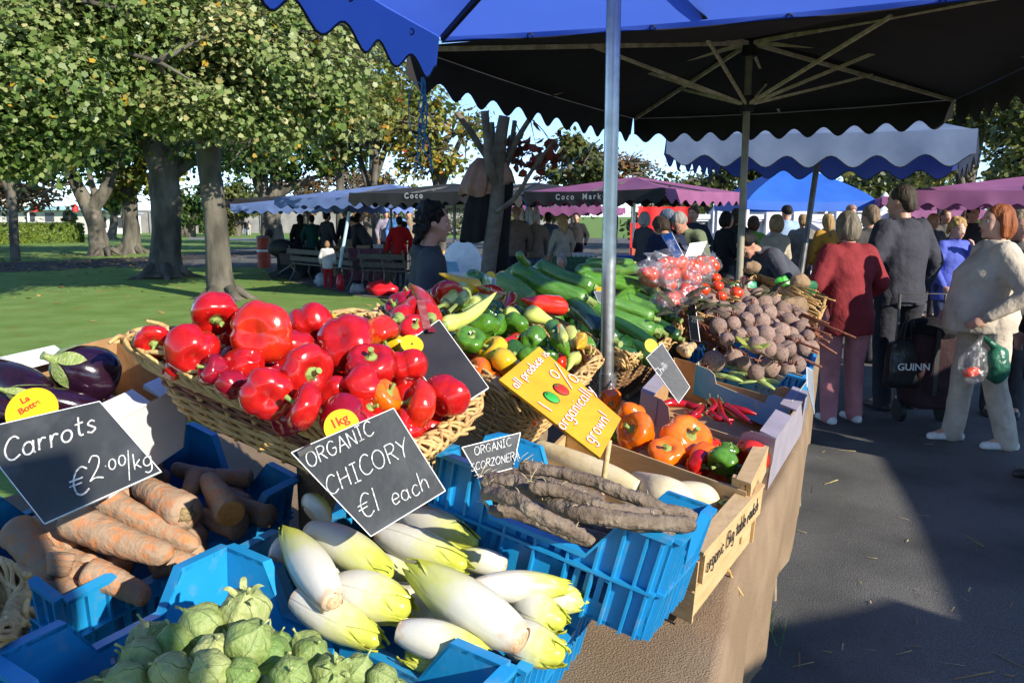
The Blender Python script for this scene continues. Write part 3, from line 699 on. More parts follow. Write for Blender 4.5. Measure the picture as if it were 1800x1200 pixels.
def long_pepper_mesh(name, seed, L=3.2, curve=.5, r0=.5):
 rd = random.Random(seed); n = 16; pts = []; rad = []
 for i in range(n + 1):
  t = i / n; pts.append(((curve * (t ** 2)) * L * .4 + .05 * math.sin(t * 7 + seed), .06 * math.sin(5 * t + seed), L * (.5 - t)))
  r = r0 * (min(1, (t / .10) ** .55) if t < .10 else (1 - ((t - .1) / .9) ** 1.7 * .93)); rad.append(max(.015, r * (1 + .08 * math.sin(9 * t + seed))))
 mb = MB(); mb.tube(pts, rad, 14)
 for i in range(len(mb.v)):
  p = mb.v[i]; a = math.atan2(p.y, p.x); w = .06 * math.cos(3 * a + p.z * .8) + .05 * noise.noise(p * 1.2 + Vector((seed, 0, 0)))
  mb.v[i] = Vector((p.x * (1 + w), p.y * (1 + w), p.z))
 me = mb.mesh(name, None, True)
 s = MB(); z = L * .5 - .02; s.lathe([(.0, z - .05), (r0 * .50, z - .04), (r0 * .42, z + .02), (r0 * .22, z + .07), (.0, z + .08)], 10)
 s.tube([(0, 0, z), (.05, 0, z + .25), (.16, .05, z + .5)], [.11, .085, .12], 8)
 return me, s.mesh(name + '_stem', None, 50)
def pmat(name, c, c2=None, sc=9, **k): return mat(name, c, 0.20, c2, sc * .6, 0.35, 0.75, bump=0.05, bscale=9, coat=0.35, sss=0.0, vary=.12, **k)
MP = {
 'red': pmat('pepper_red', (0.46, 0.010, 0.006), (0.34, 0.004, 0.007)), 'dark': pmat('pepper_dark_red', (0.26, 0.003, 0.012), (0.16, 0.004, 0.014)),
 'orr': pmat('pepper_orange_red', (0.62, 0.028, 0.006), (0.50, 0.010, 0.008)), 'ora': pmat('pepper_orange', (0.76, 0.155, 0.004), (0.68, 0.10, 0.003)),
 'yel': pmat('pepper_yellow', (0.72, 0.42, 0.012), (0.66, 0.32, 0.008)), 'gre': pmat('pepper_green', (0.075, 0.20, 0.012), (0.045, 0.13, 0.009)),
 'dgr': pmat('pepper_dark_green', (0.025, 0.085, 0.010), (0.04, 0.12, 0.012)), 'pal': pmat('pepper_pale', (0.56, 0.58, 0.13), (0.46, 0.55, 0.10)),
 'mix': ramp_mat('pepper_ripening', [(0.15, (0.10, 0.20, 0.01)), (0.40, (0.52, 0.40, 0.012)), (0.62, (0.72, 0.20, 0.006)), (0.85, (0.48, 0.02, 0.006))], .16, axis=0, nz=.5, nscale=9, coat=.5),
 'mi2': ramp_mat('pepper_half_green', [(0.2, (0.09, 0.19, 0.01)), (0.5, (0.36, 0.34, 0.02)), (0.8, (0.62, 0.36, 0.012))], .16, axis=1, nz=.4, nscale=9, coat=.5)}
PEP = [pepper_mesh('bell_pepper', 10 + i, e, l, d, tp) for i, (e, l, d, tp) in enumerate([(1.0, 4, .20, 0), (1.12, 3, .22, .25), (.92, 4, .17, .1), (1.18, 4, .2, .35), (1.0, 3, .26, .15), (1.3, 3, .18, .45)])]
PST = [stem_mesh('pepper_stem', 30 + i, .17 * e) for i, e in enumerate([1.0, 1.12, .92, 1.18, 1.0, 1.3])]
for m in PEP: m.materials.append(MP['red'])
for m in PST: m.materials.append(M_GREENSTEM)
LPM = [long_pepper_mesh('long_pepper', 3, 3.4, .5), long_pepper_mesh('long_pepper', 5, 3.0, -.3), long_pepper_mesh('long_pepper', 8, 4.2, .8, .42), long_pepper_mesh('long_pepper', 9, 2.2, .1, .55)]
for a, b in LPM: a.materials.append(MP['pal']); b.materials.append(M_GREENSTEM)
def vdir(sx, sy, st): return _R * sx + _U * sy - _F * st       # right, up, towards the viewer
def put(name, me, M, label, cat, group, m=None, kids=()):
 o = tag(link(name, me, None, M), label, cat, group)
 if m: setmat(o, m)
 for kn, km, kmat in kids:
  c = link(kn, km, o)
  if kmat: setmat(c, kmat)
 return o
def pepper(q, px, py, dia, sd, col, label, group, w=None, var=0, squash=(1, 1, 1)):
 """dia in photo pixels; w: height of the centre above the rim plane (m)"""
 p = q.hit(px, py, .03 if w is None else w); D = dia * 1.05 * (p - EYE).dot(_F) / FPX
 M = zframe(vdir(*sd), p, random.Random(int(px * 7 + py)).uniform(0, 6), (D * squash[0], D * squash[1], D * squash[2]))
 return put('bell_pepper', PEP[var], M, label, 'pepper', group, MP[col], [('stem', PST[var], None)])
G1 = 'peppers heaped in the large red pepper basket'
RP = [ # px, py, dia, stem dir, colour, height, variant, label
 (376, 549, 84, (.35, -.75, .55), 'red', .085, 1, 'red bell pepper leaning highest on the left rim with its stem downwards'),
 (461, 585, 108, (0.1, .05, -1), 'orr', .085, 0, 'biggest orange-red bell pepper, glossy lobed base facing the viewer'),
 (272, 600, 62, (.25, -.5, .8), 'red', .03, 2, 'red bell pepper in the left corner showing its pale green stem'),
 (338, 617, 92, (-.4, .4, -.7), 'red', .04, 4, 'red bell pepper with folded twin lobes near the left rim'),
 (548, 574, 84, (-.2, .5, -.7), 'red', .07, 4, 'red bell pepper behind the biggest one at the back rim'),
 (607, 602, 96, (.2, -.3, -.9), 'red', .085, 0, 'plump red bell pepper at the back centre with glossy base up'),
 (668, 583, 68, (.4, -.8, .1), 'mix', .07, 1, 'orange pepper turning green on its right side'),
 (653, 640, 88, (.05, .75, .6), 'red', .075, 0, 'red bell pepper with its green stem on top facing up'),
 (538, 652, 94, (.75, -.25, .65), 'red', .08, 2, 'red bell pepper at the centre with its stem to the right'),
 (513, 618, 84, (-.3, .6, -.6), 'red', .045, 0, 'red bell pepper wedged under the back centre of the heap'),
 (535, 715, 84, (-.9, .4, .3), 'red', .055, 2, 'round red bell pepper low in front with a stem at its left'),
 (470, 692, 92, (-.3, .2, -.8), 'red', .045, 0, 'red bell pepper at the left foot of the heap'),
 (432, 640, 74, (-.5, -.5, -.6), 'red', .04, 5, 'long red bell pepper lying below the biggest one'),
 (378, 652, 60, (-.6, .3, .4), 'dark', .03, 5, 'narrow dark red pepper near the left front rim'),
 (408, 676, 58, (-.5, .5, -.4), 'dark', .02, 1, 'dull dark red pepper against the left front rim'),
 (633, 682, 80, (.5, .2, -.5), 'red', .055, 3, 'red bell pepper just right of the centre, lying on its side'),
 (715, 648, 82, (-.2, .7, -.4), 'red', .055, 4, 'red bell pepper beside the yellow disc tag'),
 (728, 578, 52, (.3, .5, .7), 'red', .06, 2, 'small red bell pepper at the back right under the bracket'),
 (675, 697, 64, (.7, .5, .3), 'ora', .05, 1, 'orange pepper in the right half of the red heap'),
 (735, 712, 86, (-.8, .3, .3), 'orr', .045, 2, 'orange-red pepper at the right end of the basket'),
 (785, 697, 82, (.4, .4, -.6), 'red', .05, 4, 'red bell pepper in the right corner of the basket'),
 (602, 738, 88, (.2, .3, -.8), 'dark', .03, 4, 'dark red pepper low behind the one kilo tag'),
 (645, 722, 60, (.4, .4, .3), 'red', .03, 2, 'red pepper low in front behind the chicory chalkboard'),
 (590, 690, 70, (-.4, .6, -.4), 'red', .03, 0, 'red pepper sunk between the centre and the front rim'),
 (700, 750, 66, (-.4, .5, .4), 'red', .01, 1, 'red pepper sunk behind the front right rim'),
 (500, 740, 60, (.3, .3, -.5), 'dark', .0, 2, 'dark red pepper sunk against the front rim'),
 (570, 560, 50, (.5, .6, .2), 'yel', .06, 2, 'small yellow-orange pepper at the back rim'),
 (310, 640, 56, (-.5, .3, .2), 'red', .005, 0, 'red pepper sunk against the front left rim'),
 (690, 610, 60, (.2, .6, -.4), 'yel', .02, 2, 'yellow pepper peeping out behind the yellow disc tag'),
 (420, 590, 60, (-.2, .5, -.5), 'red', .03, 0, 'red pepper half hidden left of the biggest one')]
for px, py, d, sd, c, w, v, lb in RP: pepper(QRED, px, py, d, sd, c, lb, G1, w - .02, v)
rd = random.Random(8)
for i in range(44):
 u, v = rd.uniform(.10, .90), rd.uniform(.12, .88); p = QRED.at(u, v, -.030 + rd.uniform(-.02, .015))
 put('bell_pepper', PEP[i % 6], zframe((rd.uniform(-1, 1), rd.uniform(-1, 1), rd.uniform(-.5, .5)), p, 0, .085), 'red bell pepper buried under the upper ones in the red heap', 'pepper', G1, MP['dark' if i % 4 == 0 else 'red'], [('stem', PST[i % 6], None)])

G2 = 'peppers heaped in the mixed pepper basket'
def longp(q, a, b, ha, hb, r, col, label, group, var=0, name='long_pepper'):
 A = q.hit(*a, ha); B = q.hit(*b, hb); d = A - B; L = {0: 3.4, 1: 3.0, 2: 4.2, 3: 2.2}[var]; s = d.length / L
 R2 = r * ((A + B) / 2 - EYE).dot(_F) / FPX / (.5 if var < 2 else .42 if var == 2 else .55)
 M = zframe(d, (A + B) / 2, random.Random(int(a[0])).uniform(0, 6), (R2, R2, s))
 return put(name, LPM[var][0], M, label, 'pepper', group, MP[col], [('stem', LPM[var][1], None)])
for a, b, ha, hb, r, c, v, lb in [
 ((758, 562), (722, 500), .09, .10, 22, 'orr', 3, 'orange-red pointed pepper lying downhill behind the disc tag'),
 ((805, 532), (838, 480), .10, .10, 17, 'pal', 3, 'pale yellow pointed pepper above the cream ones'),
 ((783, 535), (838, 512), .09, .09, 19, 'pal', 3, 'pale cream pepper with its green stem end to the viewer'),
 ((826, 540), (880, 516), .09, .10, 16, 'pal', 1, 'thin pale pepper curving up at the middle of the heap'),
 ((880, 518), (828, 508), .10, .12, 15, 'orr', 1, 'orange pointed pepper on top of the heap'),
 ((848, 505), (770, 490), .13, .12, 14, 'yel', 1, 'yellow-orange long pepper lying at the back top'),
 ((988, 540), (918, 525), .11, .13, 20, 'orr', 3, 'big red pointed pepper with its stem to the right by the courgettes'),
 ((885, 548), (930, 560), .09, .09, 13, 'pal', 1, 'pale yellow pepper lying across the right middle'),
 ((925, 545), (975, 578), .10, .08, 16, 'pal', 1, 'pale yellow pepper under the big red one'),
 ((780, 572), (858, 556), .085, .08, 15, 'pal', 2, 'long pale green pepper curling across the front'),
 ((990, 600), (980, 545), .10, .12, 9, 'pal', 2, 'thin pale chilli pepper hanging downwards at the right'),
 ((968, 570), (985, 605), .09, .07, 15, 'gre', 3, 'small green pepper with its stem on top at the right'),
 ((975, 590), (1000, 628), .09, .05, 17, 'gre', 3, 'plump green pointed pepper at the right rim'),
 ((1020, 590), (1028, 625), .07, .05, 14, 'yel', 0, 'curved bright yellow pepper by the right rim'),
 ((1015, 625), (990, 645), .05, .03, 12, 'pal', 1, 'pale green pepper lying on the right rim'),
 ((880, 560), (872, 590), .07, .05, 15, 'gre', 3, 'slim green pepper standing in the green patch'),
 ((1000, 580), (1010, 610), .07, .05, 13, 'pal', 3, 'pale green pepper with its stem end to the right rim'),
 ((936, 605), (868, 592), .03, .05, 18, 'red', 1, 'long dark red pepper behind the yellow sign'),
 ((855, 490), (862, 512), .12, .12, 12, 'pal', 3, 'pale pepper standing upright beside the little price tag'),
 ((795, 520), (770, 500), .11, .12, 24, 'red', 1, 'glossy red pepper curled open at the top left'),
 ((822, 500), (800, 520), .12, .10, 18, 'pal', 3, 'yellow-green bent pepper on top at the left'),
 ((700, 560), (735, 520), .08, .09, 20, 'red', 3, 'red pepper on the left shoulder of the mixed heap'),
 ((905, 545), (925, 575), .08, .06, 12, 'gre', 3, 'small green pepper tucked behind the pale one'),
 ((900, 520), (890, 540), .11, .10, 11, 'orr', 3, 'small red pepper tip between the pale ones'),
 ((1030, 605), (1005, 585), .05, .07, 11, 'gre', 3, 'small green pepper end at the right rim'),
 ((770, 590), (830, 580), .05, .05, 14, 'dgr', 1, 'dark green long pepper under the pale curling one')]:
 longp(QMIX, a, b, ha - .03, hb - .03, r, c, lb, G2, v)
for px, py, d, sd, c, w, v, lb in [
 (697, 538, 44, (-.3, .2, .5), 'dark', .07, 2, 'dark red bell pepper in the left corner of the mixed heap'),
 (720, 520, 42, (-.2, .6, .2), 'red', .09, 0, 'red bell pepper at the back left of the mixed heap'),
 (780, 517, 52, (.3, -.3, -.7), 'red', .10, 4, 'hollow-looking red bell pepper at the top left'),
 (836, 487, 34, (.3, .7, .4), 'gre', .12, 2, 'small yellow-green bell pepper at the top by the price tag'),
 (850, 575, 56, (-.3, .6, -.3), 'gre', .06, 0, 'green bell pepper in the middle of the green patch'),
 (826, 600, 54, (.2, .6, .5), 'gre', .06, 3, 'green bell pepper with a ribbed shoulder at the front'),
 (908, 572, 46, (.4, .4, -.4), 'gre', .07, 0, 'green bell pepper at the right of the green patch'),
 (938, 598, 50, (.3, .1, -.6), 'gre', .06, 3, 'light green bell pepper lying on its side'),
 (812, 548, 40, (-.6, .2, .3), 'gre', .07, 2, 'green bell pepper under the cream pepper'),
 (865, 545, 38, (.3, .3, .6), 'dgr', .08, 0, 'dark green bell pepper in the middle'),
 (728, 556, 30, (.2, .3, .7), 'pal', .06, 2, 'pale green pepper stub by the left rim'),
 (865, 617, 58, (-.5, .5, .3), 'yel', .05, 2, 'yellow bell pepper above the yellow sign'),
 (888, 640, 66, (.5, .5, -.2), 'mi2', .04, 0, 'green bell pepper turning yellow beside the yellow sign'),
 (838, 655, 56, (-.5, .3, .3), 'ora', .01, 0, 'orange bell pepper left of the yellow sign'),
 (860, 675, 50, (.3, -.5, .6), 'ora', -.01, 2, 'orange bell pepper at the front rim under the sign'),
 (885, 698, 46, (-.2, .1, 1), 'orr', -.02, 0, 'orange-red bell pepper with its base hollow at the front rim'),
 (845, 690, 30, (.2, .3, .6), 'mi2', -.02, 2, 'yellow-green bell pepper in the front corner'),
 (960, 620, 44, (.2, .6, .3), 'dgr', .04, 0, 'dark green bell pepper behind the sign top'),
 (905, 605, 40, (.2, .6, .3), 'gre', .035, 0, 'green bell pepper above the red one by the sign'),
 (1035, 608, 30, (.6, .2, .5), 'gre', .03, 2, 'green bell pepper at the far right rim')]:
 pepper(QMIX, px, py, d, sd, c, lb, G2, w - .03, v)
for i in range(44):
 u, v = rd.uniform(.08, .92), rd.uniform(.08, .92); hgt = .075 * (1 - (2 * u - 1) ** 2) * (1 - (2 * v - 1) ** 2)
 p = QMIX.at(u, v, -.075 + hgt + rd.uniform(-.02, .01))
 put('bell_pepper', PEP[i % 6], zframe((rd.uniform(-1, 1), rd.uniform(-1, 1), rd.uniform(-.5, .5)), p, 0, .078), 'green or red pepper buried under the upper ones in the mixed heap', 'pepper', G2, MP[('gre', 'dgr', 'gre', 'red', 'orr', 'gre')[i % 6] if u < .85 or v > .4 else 'ora'], [('stem', PST[i % 6], None)])

# courgettes and cucumbers
def courgette_mesh(name, seed, L=6.0, ribs=8, rib=.035):
 rdm = random.Random(seed); n = 18; pts, rad = [], []
 cv = rdm.uniform(-.5, .5)
 for i in range(n + 1):
  t = i / n; pts.append((cv * math.sin(PI * t), 0, L * (.5 - t)))
  e = min(1, math.sqrt(max(0, 1 - ((.09 - t) / .09) ** 2)) if t < .09 else 1) * (math.sqrt(max(0, 1 - ((t - .90) / .10) ** 2)) if t > .90 else 1)
  rad.append(max(.22 if i == 0 else .05, e * (.88 + .14 * t)))
 mb = MB(); mb.tube(pts, rad, 24)
 for i, p in enumerate(mb.v):
  a = 2 * PI * (i % 24) / 24; mb.v[i] = Vector((p.x * (1 + rib * math.cos(ribs * a)), p.y * (1 + rib * math.cos(ribs * a)), p.z))
 me = mb.mesh(name, None, True); s = MB(); s.tube([(0, 0, L * .5 - .05), (0, 0, L * .5 + .3), (.08, 0, L * .5 + .65)], [.42, .3, .34], 7)
 return me, s.mesh('courgette_stem', [M_GREENSTEM], 50)
MC1 = mat('courgette_green', (0.055, 0.17, 0.016), 0.28, (0.11, 0.25, 0.035), 2.0, 0.4, 0.7, bump=0.2, bscale=5, coat=.25, stretch=(1, 1, .25), vary=.15, col3=(0.16, 0.30, 0.06), scale3=11, lo3=0.58, hi3=0.72)
MC2 = mat('courgette_dark', (0.014, 0.062, 0.009), 0.24, (0.028, 0.10, 0.014), 2.2, 0.4, 0.7, bump=0.2, bscale=5, coat=.35, stretch=(1, 1, .25), vary=.2)
MC3 = mat('marrow_light', (0.15, 0.28, 0.045), 0.3, (0.09, 0.20, 0.028), 1.8, 0.4, 0.7, bump=0.2, bscale=5, coat=.2, stretch=(1, 1, .3), col3=(0.24, 0.36, 0.09), scale3=11, lo3=0.56, hi3=0.72)
CG = [courgette_mesh('courgette', i, L) for i, L in enumerate((6.0, 5.0, 7.0))]
for a, b in CG: a.materials.append(MC1)
G3 = 'courgettes and cucumbers heaped behind the pole'
def courg(q, a, b, ha, hb, r, m, label, var=None, name='courgette'):
 A = q.hit(*a, ha); B = q.hit(*b, hb); d = A - B; Rr = r * ((A + B) / 2 - EYE).dot(_F) / FPX
 var = min(range(3), key=lambda i: abs((6, 5, 7)[i] - d.length / Rr)) if var is None else var
 M = zframe(d, (A + B) / 2, random.Random(int(a[0])).uniform(0, 6), (Rr, Rr, d.length / (6.0, 5.0, 7.0)[var]))
 return put(name, CG[var][0], M, label, name, G3, m, [('stem', CG[var][1], None)])
for a, b, ha, hb, r, m, lb in [
 ((1000, 530), (885, 478), .10, .14, 22, MC3, 'pale green fat marrow on the left, the pole shadow across it'),
 ((935, 532), (872, 495), .08, .11, 20, MC3, 'pale green marrow lowest on the left above the peppers'),
 ((1035, 528), (900, 468), .13, .17, 20, MC1, 'green courgette lying over the top of the heap'),
 ((1045, 505), (940, 465), .15, .18, 17, MC1, 'ridged green courgette second from the top'),
 ((1060, 588), (1005, 535), .07, .10, 17, MC2, 'very dark green courgette in front of the pole'),
 ((1082, 600), (1000, 540), .06, .09, 17, MC2, 'dark green courgette passing behind the pole'),
 ((1150, 610), (1050, 560), .05, .07, 15, MC2, 'dark green courgette at the front rim right of the pole'),
 ((1152, 582), (1035, 540), .08, .10, 18, MC1, 'mid green courgette right of the pole with a rounded end'),
 ((1165, 585), (1085, 545), .07, .09, 14, MC1, 'green courgette under the rounded one'),
 ((1195, 595), (1120, 560), .04, .06, 13, MC2, 'dark green courgette at the right corner of the basket'),
 ((1150, 560), (1040, 528), .10, .11, 14, MC1, 'green courgette crossing above the right hand pile'),
 ((1190, 560), (1105, 520), .09, .11, 14, MC2, 'green cucumber under the tomato bags at the right'),
 ((1165, 545), (1095, 522), .11, .12, 13, MC1, 'green courgette with pale flecks by the tomato bags'),
 ((1118, 515), (1085, 535), .12, .10, 12, MC1, 'short green courgette end pointing right above the pole'),
 ((1140, 497), (1080, 490), .14, .15, 13, MC1, 'green courgette behind the pole beside the tomatoes'),
 ((1145, 512), (1020, 492), .14, .16, 14, MC1, 'long green cucumber behind the pole'),
 ((1120, 472), (1010, 475), .18, .19, 11, MC1, 'green cucumber at the back of the heap'),
 ((1110, 462), (1030, 463), .20, .20, 9, MC1, 'thin green cucumber along the far back edge'),
 ((930, 465), (912, 445), .20, .24, 7, MC1, 'small green courgette sticking up at the back'),
 ((1150, 530), (1125, 500), .12, .14, 12, MC2, 'dark cucumber end by the bags'),
 ((1010, 505), (960, 480), .12, .15, 15, MC2, 'dark green courgette between the two ridged ones'),
 ((1150, 580), (1090, 610), .03, .03, 13, MC2, 'dark courgette low at the front rim'),
 ((1120, 625), (1050, 600), .02, .03, 13, MC2, 'lowest dark courgette along the front rim')]:
 courg(QZUC, a, b, ha - .03, hb - .03, r, m, lb)
for i in range(22):
 u, v = rd.uniform(.12, .88), rd.uniform(.15, .85); p = QZUC.at(u, v, -.03 + rd.uniform(-.05, .03)); a = rd.uniform(-.5, .5)
 put('courgette', CG[i % 3][0], zframe(QZUC.X() * math.cos(a) + QZUC.Y() * math.sin(a), p, 0, .05), 'courgette buried in the middle of the courgette heap', 'courgette', G3, (MC1, MC2, MC2)[i % 3], [('stem', CG[i % 3][1], None)])

# aubergines
mb = MB(); mb.lathe([(.0, 1.30), (.18, 1.28), (.42, 1.16), (.62, .9), (.78, .55), (.92, .1), (.98, -.3), (.94, -.65), (.78, -.95), (.5, -1.15), (.2, -1.24), (0, -1.25)], 32)
AUB = mb.mesh('aubergine', [mat('aubergine_skin', (0.012, 0.004, 0.012), 0.14, (0.022, 0.006, 0.017), 4, coat=.15, bump=.02, bscale=8)], True)
mb = MB()
prf = [(.20, 1.305), (.44, 1.18), (.645, .91), (.80, .56)]
for k in range(5):                                       # calyx lobes lying on the shoulder
 a0 = 2 * PI * k / 5; rows = []
 for i in range(7):
  t = i / 6; z = 1.31 - .95 * t * (1.0 if k % 2 else .75); rr = np.interp(-z, [-1.31, -1.16, -.9, -.55, -.1], [.2, .46, .66, .82, .96]) + .012 + .05 * (t > .7) * (t - .7) / .3
  hw = (.62 * (1 - t) ** .8 + .02); rows.append([(rr * math.cos(a0 + hw * s), rr * math.sin(a0 + hw * s), z + .03 * s * s) for s in (-1, -.5, 0, .5, 1)])
 V = [p for r in rows for p in r]; mb.add(V, [(j * 5 + i, j * 5 + i + 1, (j + 1) * 5 + i + 1, (j + 1) * 5 + i) for j in range(6) for i in range(4)])
mb.lathe([(.22, 1.32), (.2, 1.36), (.13, 1.42), (.11, 1.7), (.15, 1.8), (0, 1.81)], 10)
AUBC = mb.mesh('aubergine_calyx', [mat('calyx_green', (0.19, 0.27, 0.06), 0.5, (0.33, 0.36, 0.14), 5, bump=.4, bscale=12)], 60)
G4 = 'aubergines in the white box'
def aub(px, py, w, dia, sd, sc, label):
 p = QAUB.hit(px, py, w); D = dia * (p - EYE).dot(_F) / FPX / 2
 put('aubergine', AUB, zframe(vdir(*sd), p, .4, (D, D, D * sc)), label, 'aubergine', G4, None, [('calyx', AUBC, None)])
aub(150, 655, .03, 108, (-.55, .42, .75), .80, 'fat round aubergine with its green calyx to the viewer at the left')
aub(25, 672, .0, 74, (-.8, .3, -.3), 1.9, 'long aubergine lying across the left of the white box')
aub(105, 708, .0, 56, (-.80, .30, .55), 2.2, 'slim aubergine with a pale dry calyx along the front of the white box')
aub(165, 712, -.04, 56, (-.9, .3, .0), 1.6, 'aubergine lying low behind the carrots chalkboard')
aub(0, 720, -.02, 60, (-.9, .3, .3), 1.6, 'aubergine half cut off by the left edge of the picture')

# carrots
def carrot_mesh(name, seed, L=6.0, cut=False):
 rdm = random.Random(seed); pr = []
 n = 22
 for i in range(n + 1):
  t = i / n
  if cut and t < .07: r = [.82, .9, .96][min(2, int(t / .035))] if i else .80
  else: r = (min(1, (.45 + t / .06 * .55)) if t < .06 else 1) * (1 - .42 * t) * (math.sqrt(max(0, 1 - ((t - .90) / .10) ** 2)) if t > .90 else 1)
  pr.append((max(.04, r * (1 + .06 * noise.noise(Vector((t * 6, seed, 0)))) + .02 * math.sin(i * 2.4)), L * (.5 - t)))
 mb = MB(); mb.lathe(pr, 20, mod=lambda a, i: 1 + .06 * noise.noise(Vector((math.cos(a), math.sin(a), i * .35 + seed))))
 b = rdm.uniform(-.03, .03)
 for v in mb.v: v.x += b * v.z * v.z
 return mb.mesh(name, None, True)
MCAR = mat('carrot_skin', (0.50, 0.18, 0.055), 0.75, (0.33, 0.225, 0.15), 1.4, 0.30, 0.55, bump=0.3, bscale=3.0, stretch=(1, 1, 1.1), detail=8, col3=(0.31, 0.215, 0.145), scale3=2.6, lo3=0.48, hi3=0.62, vary=.12)
CAR = [carrot_mesh('carrot', i, L, c) for i, (L, c) in enumerate([(5.6, False), (6.4, False), (4.6, False), (4.2, True)])]
for c in CAR: c.materials.append(MCAR)
mb = MB(); mb.lathe([(0, 2.112), (.4, 2.118), (.62, 2.112), (.80, 2.104)], 20); CUT = mb.mesh('carrot_cut', [mat('carrot_flesh', (0.62, 0.21, 0.035), 0.5, (0.70, 0.30, 0.07), 3, bump=.15, bscale=30)], False)
mb = MB(); mb.lathe([(0, 2.35), (.25, 2.36), (.42, 2.30), (.46, 2.2)], 12, mod=lambda a, i: 1 + .2 * math.sin(5 * a)); CROWN = mb.mesh('carrot_crown', [mat('carrot_crown', (0.36, 0.27, 0.13), 0.9, (0.22, 0.15, 0.07), 8, bump=.6)], True)
G5 = 'muddy carrots in the blue crate'
def carrot(a, b, ha, hb, r, label, var=0):
 A = QCAR.hit(*a, ha); B = QCAR.hit(*b, hb); d = A - B; Rr = r * ((A + B) / 2 - EYE).dot(_F) / FPX; L = (5.6, 6.4, 4.6, 4.2)[var]
 put('carrot', CAR[var], zframe(d, (A + B) / 2, random.Random(int(a[0])).uniform(0, 6), (Rr, Rr, d.length / L)), label, 'carrot', G5, None, [('cut_end', CUT, None)] if var == 3 else [('crown', CROWN, None)] if var == 2 else [])
for a, b, ha, hb, r, v, lb in [
 ((406, 903), (362, 838), .035, .005, 28, 3, 'thick carrot with its orange cut end towards the viewer'),
 ((330, 905), (240, 848), .04, .01, 34, 2, 'fat brownish carrot with a grey crown, right of the chalkboard'),
 ((425, 925), (345, 905), .0, -.01, 26, 1, 'carrot lying under the cut one at the right'),
 ((475, 910), (400, 880), -.01, -.02, 22, 0, 'carrot tip poking out at the far right of the crate'),
 ((110, 910), (300, 985), .035, .01, 36, 1, 'long fat carrot across the middle, half in shadow'),
 ((175, 875), (345, 965), .02, .0, 28, 0, 'long carrot lying behind the shadowed one'),
 ((150, 1000), (265, 1050), .0, -.03, 30, 2, 'carrot with a dull end near the tomatillo crate'),
 ((20, 930), (110, 1020), .01, -.02, 34, 1, 'carrot at the left edge in the shade'),
 ((110, 970), (100, 1015), .025, -.01, 26, 2, 'short carrot standing nose down in the shade'),
 ((60, 945), (95, 975), .0, .0, 18, 0, 'thin carrot under the chalkboard corner'),
 ((350, 835), (330, 870), -.01, -.01, 22, 0, 'carrot half hidden at the back of the crate'),
 ((270, 985), (350, 990), -.02, -.03, 28, 0, 'carrot lying low by the right side of the crate'),
 ((30, 1000), (150, 1050), -.03, -.04, 30, 0, 'carrot lying low in the front left of the crate')]:
 carrot(a, b, ha - .01, hb - .01, r, lb, v)
for i in range(26):
 u, v = rd.uniform(.14, .86), rd.uniform(.1, .9); p = QCAR.at(u, v, -.045 + rd.uniform(-.03, .02)); a = rd.uniform(-.7, .7)
 put('carrot', CAR[i % 3], zframe(QCAR.X() * math.cos(a) + QCAR.Y() * math.sin(a), p, 0, .024), 'muddy carrot buried in the bottom of the carrot crate', 'carrot', G5)

# chicory
def chicory_mesh(name, seed, ragged=.4):
 rdm = random.Random(seed); mb = MB(); L = 6.4
 def rad(t): return max(.02, (1.0 * (math.sin(PI * min(1, (t + .13) / 1.16)) ** .72) * (1 - .18 * t)))
 pr = [(rad(i / 20) * .93, L * (.5 - i / 20)) for i in range(19)] + [(.12, -L * .43)]
 mb.lathe(pr, 18)
 for k in range(7):
  a0 = k * 2.4 + rdm.uniform(-.2, .2); hw = 1.12 - .06 * k; lift = .045 + .022 * (k % 4); t1 = rdm.uniform(.84, 1.0) if k > 1 else rdm.uniform(.93, 1.02)
  nv, nu = 20, 12
  def f(u, v):
   s = 2 * u - 1; t = .0 + t1 * v; w = hw * (1 if v < .55 else max(.03, 1 - ((v - .55) / .45) ** 2.2)); a = a0 + s * w
   ruf = ragged * max(0, v - .6) * (.10 * math.sin(s * 11 + k) + .10 * math.sin(v * 24 + s * 5)) * abs(s)
   r = rad(t) * (1 + .02 * math.cos(s * 3)) + lift + ruf + .10 * ragged * max(0, v - .78) * (1 + k % 2)
   return Vector((r * math.cos(a), r * math.sin(a), L * (.5 - t)))
  mb.grid(f, nu, nv)
 b = rdm.uniform(-.025, .025)
 for v in mb.v: v.x += b * v.z * v.z
 return mb.mesh(name, None, True)
MCHI = ramp_mat('chicory_leaf', [(0.04, (0.46, 0.50, 0.045)), (0.22, (0.58, 0.60, 0.10)), (0.42, (0.62, 0.62, 0.30)), (0.60, (0.66, 0.64, 0.53)), (0.93, (0.69, 0.67, 0.60)), (1.0, (0.66, 0.50, 0.34))], .34, axis=2, nz=.30, nscale=1.6, bump=.05, bscale=2.5, sss=.0, trans=.12)
CHI = [chicory_mesh('chicory_head', i, r) for i, r in enumerate((.9, 1.5, .6, 2.2))]
for c in CHI: c.materials.append(MCHI)
mb = MB(); mb.lathe([(0, 3.27), (.18, 3.29), (.33, 3.27), (.42, 3.18), (.46, 3.08)], 14, mod=lambda a, i: 1 + .06 * math.sin(4 * a)); CHB = mb.mesh('chicory_base', [mat('chicory_cut_base', (0.60, 0.42, 0.25), 0.7, (0.42, 0.24, 0.13), 8)], True)
G6 = 'chicory heads in the blue crate'
